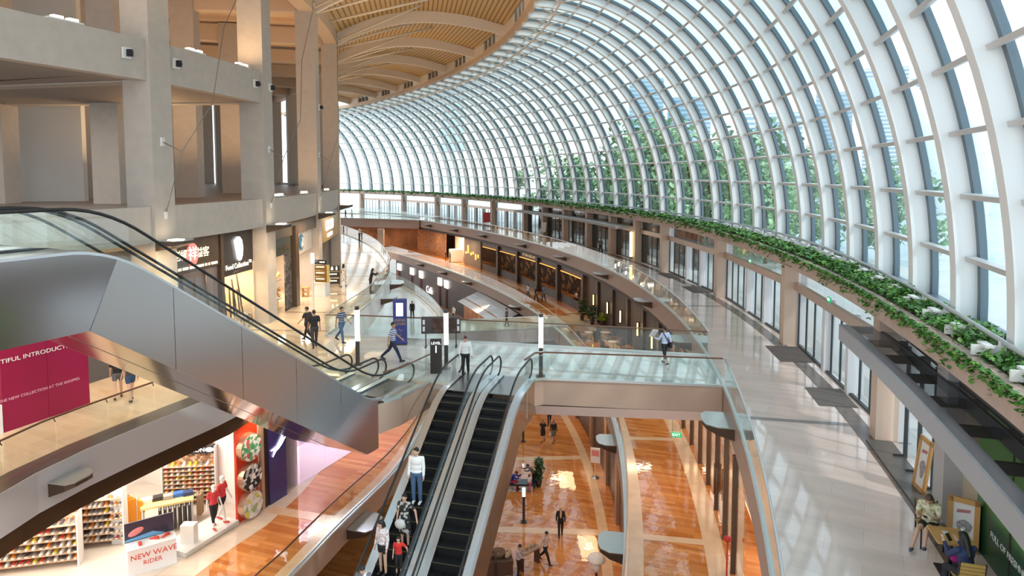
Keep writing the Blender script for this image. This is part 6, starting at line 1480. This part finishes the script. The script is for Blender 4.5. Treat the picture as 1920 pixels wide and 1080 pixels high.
p = U(590, 652); person('man in a black tee seen from behind on the left walkway', p, .005, .5, 1.78, 'stroll', blackc, 'short', cl('dark_grey', (.04, .04, .045)), hair=HB, skin=1, build=1.08)
p = U(577, 640); person('man walking beside the man in the black tee, face turned sideways', p, .005, 1.1, 1.74, 'walk', cl('dark_brown', (.035, .025, .025)), 'short', blackc, hair=HB, skin=0, headt=25)
p = U(674, 452); person('small far figure in a white top leaning at the left walkway railing', p, .005, -1.0, 1.70, 'stand', whitec, 'short', blackc, hair=HB, vox=.02, arms=dict(shR=60, elR=30, shL=60, elL=30))
p = U(702, 549); person('figure in black leaning on the curved left railing', p - Vector((.25, 0)), .005, -1.2, 1.68, 'stand', blackc, 'long', blackc, hair=HB, hairlen='bob', lean=14, arms=dict(shR=45, elR=60, shL=45, elL=60))
p = U(633, 541); person('woman with long dark hair in a pale dress behind the dark direction sign', p + Vector((.25, .7)), .005, -.2, 1.66, 'stroll', patch_mat('pale_print_dress', [(.7, .68, .64), (.72, .7, .66), (.3, .28, .27), (.68, .66, .62)], 14), 'short', MATS.get('pale_print_dress'), bot='dress', hair=HB, hairlen='long')
for q, nm, tp in (((646, 411), 'far figure in dark clothes on the far bridge', blackc), ((658, 411), 'far figure in a white top on the far bridge', whitec)):
    p = U(*q); person(nm, p + Vector((0, .8)), .005, 1.5, 1.7, 'stroll', tp, 'short', blackc, vox=.025, face=False)
p = U(1115, 477); person('figure in dark clothes with a bag walking along the right gallery railing', p + Vector((.6, 0)), .005, 2.6, 1.68, 'stroll', cl('grey_print', (.10, .10, .11)), 'long', blackc, hair=HB, hairlen='bob', vox=.018)
p = U(1001, 452); person('figure in white beside the menu easel on the right gallery', p + Vector((.8, .6)), .005, -2.0, 1.72, 'walk', whitec, 'long', whitec, hair=HB, vox=.02, shoes=whitec)
# legs below the tall escalator
for q, nm, tp, bt, az in (((222, 747), 'person in a black top and grey shorts under the steel clad escalator', blackc, cl('grey_shorts', (.10, .10, .11)), .5), ((246, 752), 'person in dark denim shorts under the steel clad escalator', cl('dark_grey', (.04, .04, .045)), cl('denim_shorts', (.03, .06, .13)), .9)):
    p = U(*q); person(nm, p, .005, az, 1.68, 'stroll', tp, 'short', bt, bot='shorts', hair=HB, hairlen='bob')
p = U(172, 712); person('person in grey standing just behind the edge of the magenta hoarding', p + Vector((.15, .5)), .005, -1.2, 1.7, 'stand', cl('grey_print', (.1, .1, .11)), 'long', cl('dark_grey', (.04, .04, .045)))
p = U(186, 703); person('person in pale shoes walking behind the magenta hoarding', p + Vector((.3, .5)), .005, -.6, 1.7, 'walk', whitec, 'short', jeans, bot='shorts', shoes=whitec)
# --- riding the escalator
def on_esc(px, py, y_off, side):
    """a point on a step of the crowded escalator"""
    d = DN1; zz = -math.tan(math.radians(30)) * (sp_(y_off) - sp_(y_off - 10.05)); c = K1 + d * y_off + Vector((-PR1.x, -PR1.y)) * side
    return c, zz
eaz = math.atan2(-DN1.x, DN1.y)
c, zz = on_esc(768, 946, 3.78, -.02); person('man in a white shirt and blue jeans standing on the escalator', c, zz + .012, eaz + .1, 1.78, 'stand', whitec, 'long', jeans, shoes=cl('white_shoe', (.7, .7, .7)), build=1.08, hair=HB, skin=0, headt=-20, arms=dict(abL=8, abR=7))
c, zz = on_esc(757, 1000, 5.0, -.15); t, J, s = person('woman in a black and white patterned dress riding the escalator', c, zz + .012, eaz + .1, 1.62, 'stand', patch_mat('black_white_print', [(.02, .02, .02), (.03, .03, .03), (.5, .48, .44), (.02, .02, .02)], 16), 'short', MATS.get('black_white_print'), bot='dress', hair=HB, hairlen='tail', arms=dict(shL=15, abL=42, elL=10))
bag('white round handbag hung on the woman in the patterned dress', t, J, s, (-.16, .20, .12), (.16, .08, .15), cl('bag_white', (.6, .58, .55)))
c, zz = on_esc(730, 1045, 5.75, .20); person('woman in a white lace blouse and black shorts riding the escalator', c, zz + .012, eaz - .3, 1.62, 'stand', patch_mat('lace_print', [(.66, .60, .58), (.72, .68, .66), (.40, .32, .32), (.68, .62, .60)], 26), 'long', blackc, bot='shorts', hair=HB, hairlen='bob', headp=14, headt=-25)
c, zz = on_esc(752, 1050, 5.7, -.26); person('small boy in a red shirt beside the woman in lace on the escalator', c, zz + .012, eaz + .2, 1.12, 'stand', cl('red', (.55, .02, .015)), 'short', blackc, bot='cropped', hair=HB, arms=dict(shL=20, abL=50, elL=30))
c, zz = on_esc(715, 1078, 6.9, .22); person('person in a white and grey top lowest on the escalator', c, zz + .012, eaz + .2, 1.66, 'stand', patch_mat('white_grey_bands', [(.75, .75, .75), (.7, .7, .72), (.15, .15, .17)], 5), 'long', blackc, hair=HB, headp=25)
# --- lower level B1
for q, nm, tp, bt, hl in (((990, 561), 'figure in a white shirt on the lower right gallery, first of the three', whitec, jeans, 'bob'), ((1005, 566), 'figure in black in the middle of the three on the lower right gallery', blackc, blackc, 'bob'), ((1019, 566), 'figure in a grey blue shirt, nearest of the three on the lower right gallery', cl('grey_blue', (.12, .16, .26)), navy, 'short')):
    p = U(*q, ZB1); person(nm, p, ZB1 + .008, 2.2, 1.7, 'stroll', tp, 'short', bt, hair=HB, hairlen=hl, vox=.018)
p = U(773, 598, ZB1); person('man in a dark suit on the daylit lower floor behind the blue kiosk', p, ZB1 + .008, PI, 1.76, 'stroll', blackc, 'long', blackc, vox=.018)
p = U(851, 607, ZB1); person('man in a white shirt on the lower bridge before the copper kiosk', p, ZB1 + .02, 2.2, 1.72, 'stand', whitec, 'short', blackc, vox=.018)
p = U(950, 612, ZB1); person('figure in a dark print top on the lower bridge', p, ZB1 + .02, 1.2, 1.68, 'stroll', cl('grey_print', (.1, .1, .11)), 'short', blackc, hair=HB, vox=.018)
for y, o_, nm in ((70, 2.2, 'seated diner in a white top in the dark restaurant, nearer the front'), (69, 2.8, 'seated diner in a white top deeper in the dark restaurant')):
    c = E.at(uy(y), o_); person(nm, c, ZB1 + .008, 2.0, 1.7, 'sit', whitec, 'short', blackc, vox=.022, face=False); b_ = MB().box((c.x, c.y, ZB1 + .22), (.5, .5, .42)).build('dining_stool', M_dkw); tag(b_, 'dark stool under the ' + nm.replace(' in a white top', ''), 'stool')
for q, nm in (((786, 466), 'black clothed figure at the bright far window, left of the display'), ((797, 469), 'black clothed figure at the bright far window, nearer the display')):
    p = U(*q, ZB1 + .9); c = E.at(uy(105 if '786' in str(q) else 103.4), -.3); person(nm, c, ZB1 + .008, 1.8, 1.72, 'stand', blackc, 'long', blackc, vox=.025, face=False)
# --- lowest level
p = U(1051, 1006, ZB2); person('blond woman in an open black suit walking on the orange stone floor', p, ZB2 + .008, PI, 1.72, 'stroll', blackc, 'long', blackc, hair=HBL, hairlen='bob'); t = bpy.data.objects[[o.name for o in bpy.data.objects if o.get('label', '').startswith('blond woman')][0]]
MB().ell((0, .125, 1.28), (.055, .03, .22), 10, 8).build('blouse', cl('cream_blouse', (.62, .45, .30)), t)
p = U(1023, 1056, ZB2); person('man in a pale shirt and black trousers striding past the tasting table', p, ZB2 + .008, -2.2, 1.76, 'walk', cl('pale_pink_shirt', (.62, .50, .46)), 'long', blackc, hair=HB, headp=15)
p = U(972, 1083, ZB2); person('man in a lilac shirt and dark tie behind the tasting table', p, ZB2 + .008, -1.6, 1.70, 'stand', cl('lilac', (.50, .42, .48)), 'long', blackc, hair=HB, headp=22, arms=dict(shR=30, elR=50, shL=30, elL=50))
p = U(1018, 828, ZB2); person('woman in a short black dress walking on the lowest floor', p, ZB2 + .008, PI - .1, 1.66, 'stroll', blackc, 'short', blackc, bot='skirt', hair=HBR, hairlen='long')
p = U(1038, 829, ZB2); t, J, s = person('woman in a black jacket and print dress walking on the lowest floor', p, ZB2 + .008, PI + .1, 1.66, 'stroll', blackc, 'long', patch_mat('brown_print', [(.16, .11, .08), (.3, .22, .17), (.1, .07, .06)], 18), bot='skirt', hair=HB, hairlen='bob')
bag('white paper bag carried by the woman in the black jacket', t, J, s, (.02, .0, -.16), (.1, .15, .16), cl('paper_bag', (.6, .58, .58)))
p = U(1030, 796, ZB2); person('person in dark trousers walking behind the two women under the bridge', p, ZB2 + .008, PI, 1.75, 'walk', whitec, 'short', navy)
B0 = bpy.data.objects['bench'].location
person('person in a blue jacket and red trousers sitting on the black bench', (B0.x - .55, B0.y + .05), ZB2 - .02, -1.9, 1.70, 'sit', cl('royal_blue', (.015, .03, .30)), 'long', cl('red_trousers', (.45, .02, .03)), hair=HB, headp=35, lean=24)
p = U(1001, 913, ZB2); person('person in a grey jacket bending over the child by the bench', p, ZB2 + .008, 2.0, 1.70, 'stand', cl('grey_jacket', (.13, .13, .15)), 'long', blackc, hair=HB, lean=38, headp=12, arms=dict(shR=40, shL=40, elR=40, elL=40))
p = U(992, 922, ZB2); person('small girl in a white top and pink trousers standing by the bench', p, ZB2 + .008, -.4, 1.12, 'stand', whitec, 'short', cl('pink', (.62, .10, .20)), hair=HBR, hairlen='bob')
# --- café corner
d_ = ta - PI / 2 - .0
t, J, s = person('woman in a pale patterned blouse, legs crossed, looking at her phone at the café table', (chA.x, chA.y), .0, ta + PI / 2 - .45, 1.64, 'sit', patch_mat('yellow_floral', [(.66, .60, .40), (.70, .66, .52), (.42, .38, .25), (.72, .66, .40)], 22), 'short', blackc, bot='shorts', hair=HBR, hairlen='long', headp=34, lean=12, legs=dict(thR=84, knR=62, ouR=24, sh_R=18, thL=92, knL=44, ouL=-26, sh_L=-16) , arms=dict(shR=30, elR=62, shL=30, elL=66, inR=20, inL=20), shoes=cl('slate_shoe', (.07, .08, .15), .5), vox=.011)
t2_, J2, s2_ = person('woman in navy with long dark hair, seen from behind at the café table', (chB.x, chB.y), .0, ta - PI / 2 + .35, 1.66, 'sit', cl('navy_top', (.03, .045, .12)), 'long', cl('black_slacks', (.02, .02, .024)), hair=HB, hairlen='long', headp=15, lean=6, legs=dict(thR=82, knR=80, thL=80, knL=76), arms=dict(shR=38, elR=80, shL=38, elL=84, inR=18, inL=18), vox=.011)
for (tt_, JJ, ss, nm) in ((t, J, s, 'phone held by the woman in the patterned blouse'), (t2_, J2, s2_, 'phone held by the woman in navy')):
    q = (Matrix.Translation(tt_.location) @ Matrix.Rotation(tt_.rotation_euler.z, 4, 'Z')) @ ((JJ['wrL'] + JJ['wrR']) / 2 * ss + Vector((0, .08, .045)))
    o = MB().box((0, 0, 0), (.075, .145, .01)).build('mobile_phone', M_black); o.location = q; o.rotation_euler = (.7, 0, tt_.rotation_euler.z); tag(o, nm, 'phone')
o = MB().ell((0, 0, .12), (.17, .10, .13), 12, 8).build('magenta_bag', cl('magenta', (.30, .015, .16))); q = (Matrix.Translation(t2_.location) @ Matrix.Rotation(t2_.rotation_euler.z, 4, 'Z')) @ Vector((0, .22, .60)); o.location = q; tag(o, 'magenta handbag on the lap of the woman in navy', 'bag')
# --- shop mannequins
for q, nm, bt in (((402, 990), 'white mannequin in a red tee and black trousers, nearer the plinth corner', blackc), ((418, 978), 'white mannequin in a red tee and black shorts in front of the white wall', blackc)):
    p = U(*q, ZB1 + .2); SK.append(M_white)
    k = 1.72 if 'corner' in nm else 1.86
    t, J, s = person(nm, p, ZB1 + .22, saz + PI + (-.3 if k < 1.8 else .2), k, 'stroll', cl('red_tee', (.62, .05, .06)), 'short', bt, bot='cropped' if k < 1.8 else 'shorts', hair=M_white, skin=2, shoes=cl('red_shoe', (.6, .07, .05)), face=False)
    t.name = 'mannequin'; t['category'] = 'mannequin'; SK.pop()
# ================================================================== outside: plaza, water, trees, towers
M_plaza = mat('pale_plaza_stone', (.62, .61, .58), .6, noise=.06, nscale=.3)
m = MB(); a = [E.at(u, 4.45) for u in np.arange(0, UE, 3)]; b = [E.at(u, 26) for u in np.arange(0, UE, 3)]
m.strip([P3(p, -.03) for p in b], [P3(p, -.03) for p in a]); m.build('ground_plaza', M_plaza, kind='structure', recenter=False)
def water_mat():
    m, nt, bb = _new('rippled_water'); N, L = nt.nodes.new, nt.links.new
    bb.inputs['Base Color'].default_value = (.50, .60, .62, 1); bb.inputs['Roughness'].default_value = .12
    tc = N('ShaderNodeTexCoord'); mp = N('ShaderNodeMapping'); mp.inputs['Scale'].default_value = (.25, 1.1, 1); L(tc.outputs['Object'], mp.inputs[0])
    n = N('ShaderNodeTexNoise'); n.inputs['Scale'].default_value = .9; n.inputs['Detail'].default_value = 3; L(mp.outputs[0], n.inputs['Vector'])
    r = N('ShaderNodeValToRGB'); r.color_ramp.elements[0].position = .4; r.color_ramp.elements[1].position = .62; r.color_ramp.elements[0].color = (.36, .47, .46, 1); r.color_ramp.elements[1].color = (.74, .80, .80, 1)
    L(n.outputs['Fac'], r.inputs['Fac']); L(r.outputs['Color'], bb.inputs['Base Color'])
    bp = N('ShaderNodeBump'); bp.inputs['Strength'].default_value = .5; L(n.outputs['Fac'], bp.inputs['Height']); L(bp.outputs[0], bb.inputs['Normal']); return m
m = MB(); m.add([(-300, -200, -1.2), (900, -200, -1.2), (900, 1200, -1.2), (-300, 1200, -1.2)], [(0, 1, 2, 3)])
m.f[-1] = [0, 1, 2, 3]; MB().prism([tuple(E.at(u, 25.5)) for u in np.arange(0, UE, 6)] + [(-120, 260), (-200, 900), (900, 900), (900, -150), (20, -120)], -1.6, -1.2).build('water', water_mat(), kind='structure', recenter=False)
M_tleaf = [mat('hazy_leaf_%d' % i, c, .6, noise=.4, nscale=1.5) for i, c in enumerate(((.30, .50, .24), (.40, .58, .32), (.24, .42, .22)))]  # outdoor haze put into the pale leaf colours
M_trunk = mat('tree_bark', (.20, .16, .12), .8)
rt = random.Random(21); TME = []
for k in range(3):
    m = MB()
    cl_ = [(rt.gauss(0, .28), rt.gauss(0, .28), rt.uniform(.35, .95), rt.uniform(.16, .30)) for _ in range(16)]
    for _ in range(2600):
        cx, cy_, cz, r = rt.choice(cl_); v_ = Vector((rt.gauss(0, 1), rt.gauss(0, 1), rt.gauss(0, 1))).normalized() * r * rt.random() ** .4
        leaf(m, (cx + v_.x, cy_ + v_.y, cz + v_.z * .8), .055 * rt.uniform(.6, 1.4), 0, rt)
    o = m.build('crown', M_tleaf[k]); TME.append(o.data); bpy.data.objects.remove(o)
    m = MB(); m.tube([(0, 0, -.02), (.01, 0, .3), (.0, .02, .6)], [.03, .022, .012], 7)
    for a in range(5): m.tube([(0, 0, .28 + .05 * a), (.2 * math.cos(a * 2.4), .2 * math.sin(a * 2.4), .55 + .05 * a)], .01, 5)
    o = m.build('trunk', M_trunk); TME.append(o.data); bpy.data.objects.remove(o)
spots = [(57, 15, 9), (60, 22, 10.5), (62, 30, 13), (66, 14, 12), (70, 20, 15), (74, 26, 17), (78, 15, 14), (82, 22, 17), (87, 16, 15), (91, 24, 17), (96, 15, 13)]
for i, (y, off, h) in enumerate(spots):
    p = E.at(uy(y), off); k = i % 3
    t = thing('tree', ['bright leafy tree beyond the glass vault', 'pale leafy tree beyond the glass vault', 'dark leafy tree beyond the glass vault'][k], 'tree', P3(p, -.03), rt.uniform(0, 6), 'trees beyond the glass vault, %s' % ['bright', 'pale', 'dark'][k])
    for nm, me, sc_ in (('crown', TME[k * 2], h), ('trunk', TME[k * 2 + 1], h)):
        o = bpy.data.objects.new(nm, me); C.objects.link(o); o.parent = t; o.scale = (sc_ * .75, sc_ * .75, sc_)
def tower(label, px, ytop, dist, wpx, floors, m1, m2):
    c = UY(px, 326, dist); w_ = wpx * dist / F; top = UY(px, ytop, dist).z
    t = thing('tower_block', label, 'building', (c.x, dist, -1.2), -math.atan2(c.x, dist), 'towers across the water')
    MB().box((0, 0, (top + 1.2) / 2), (w_, w_ * .7, top + 1.2)).build('core', m1, t)
    for i in range(floors):
        z = (top + 1.2) * (i + .5) / floors; MB().box((0, 0, z), (w_ * 1.03, w_ * .74, (top + 1.2) / floors * .45)).build('floor_band', m2, t)
M_tg = mat('hazy_tower_glass', (.42, .54, .64), .5); M_tw = mat('hazy_tower_white', (.80, .84, .86), .6)  # distance haze mixed into the washed-out tower colours
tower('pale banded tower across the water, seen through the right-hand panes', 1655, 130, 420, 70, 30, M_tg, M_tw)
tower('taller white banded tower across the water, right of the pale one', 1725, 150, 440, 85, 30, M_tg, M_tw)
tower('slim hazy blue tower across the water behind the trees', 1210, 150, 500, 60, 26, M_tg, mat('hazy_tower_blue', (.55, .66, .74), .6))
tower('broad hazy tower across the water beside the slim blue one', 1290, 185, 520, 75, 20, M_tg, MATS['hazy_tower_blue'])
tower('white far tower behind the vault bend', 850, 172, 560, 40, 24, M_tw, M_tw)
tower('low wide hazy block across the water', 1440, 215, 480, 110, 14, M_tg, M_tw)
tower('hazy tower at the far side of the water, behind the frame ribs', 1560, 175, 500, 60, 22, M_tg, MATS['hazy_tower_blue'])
# pale petal-shaped building standing in the water
c = UY(1850, 300, 150); pb = thing('petal_building', 'pale curved building with rounded upright lobes standing across the water', 'building', (c.x, 150, -1.2), 0)
for i, (dx, hh, ln, ww) in enumerate(((-14, 30, -9, 7), (-5, 24, -3, 8), (5, 33, 4, 8), (15, 26, 10, 8))):
    n_ = 12; m = MB(); rows = []
    for j in range(n_ + 1):
        f = j / n_; rr = ww * (.45 + .75 * f - .5 * f ** 3); rows.append([Vector((dx * .5 + ln * f * f + dx * .5 * f + rr * math.cos(a), rr * .6 * math.sin(a), hh * f)) for a in np.linspace(0, 2 * PI, 18, endpoint=False)])
    for r0_, r1_ in zip(rows[:-1], rows[1:]): m.strip(r0_ + [r0_[0]], r1_ + [r1_[0]], smooth=True)
    m.add(rows[-1], [list(range(18))]); m.build('lobe', M_tw, pb)
# ================================================================== daylight, lamps and what lies outside
sc = bpy.context.scene
w = bpy.data.worlds.new('world'); sc.world = w; w.use_nodes = True; nt = w.node_tree; nt.nodes.clear()
N, L = nt.nodes.new, nt.links.new
o = N('ShaderNodeOutputWorld'); bg = N('ShaderNodeBackground'); tc = N('ShaderNodeTexCoord'); sx = N('ShaderNodeSeparateXYZ'); r = N('ShaderNodeValToRGB')
L(tc.outputs['Generated'], sx.inputs[0]); L(sx.outputs['Z'], r.inputs['Fac'])
el = r.color_ramp.elements; el[0].position = 0.; el[0].color = (.95, .98, 1, 1); el[1].position = .8; el[1].color = (.66, .85, .97, 1)
L(r.outputs['Color'], bg.inputs['Color']); bg.inputs['Strength'].default_value = 1.3; L(bg.outputs[0], o.inputs['Surface'])
sl = bpy.data.lights.new('sun', 'SUN'); sl.energy = 1.2; sl.angle = math.radians(3); sl.color = (1, .96, .9)
so = bpy.data.objects.new('sun', sl); C.objects.link(so); so.rotation_euler = (math.radians(28), math.radians(38), 0)
sc.view_settings.view_transform = 'Standard'; sc.view_settings.look = 'None'; sc.view_settings.gamma = 1; sc.view_settings.use_curve_mapping = False
sc.view_settings.exposure = .55
cy = sc.cycles
cy.transparent_max_bounces = 24; cy.max_bounces = 8; cy.diffuse_bounces = 4; cy.glossy_bounces = 4; cy.sample_clamp_indirect = 6
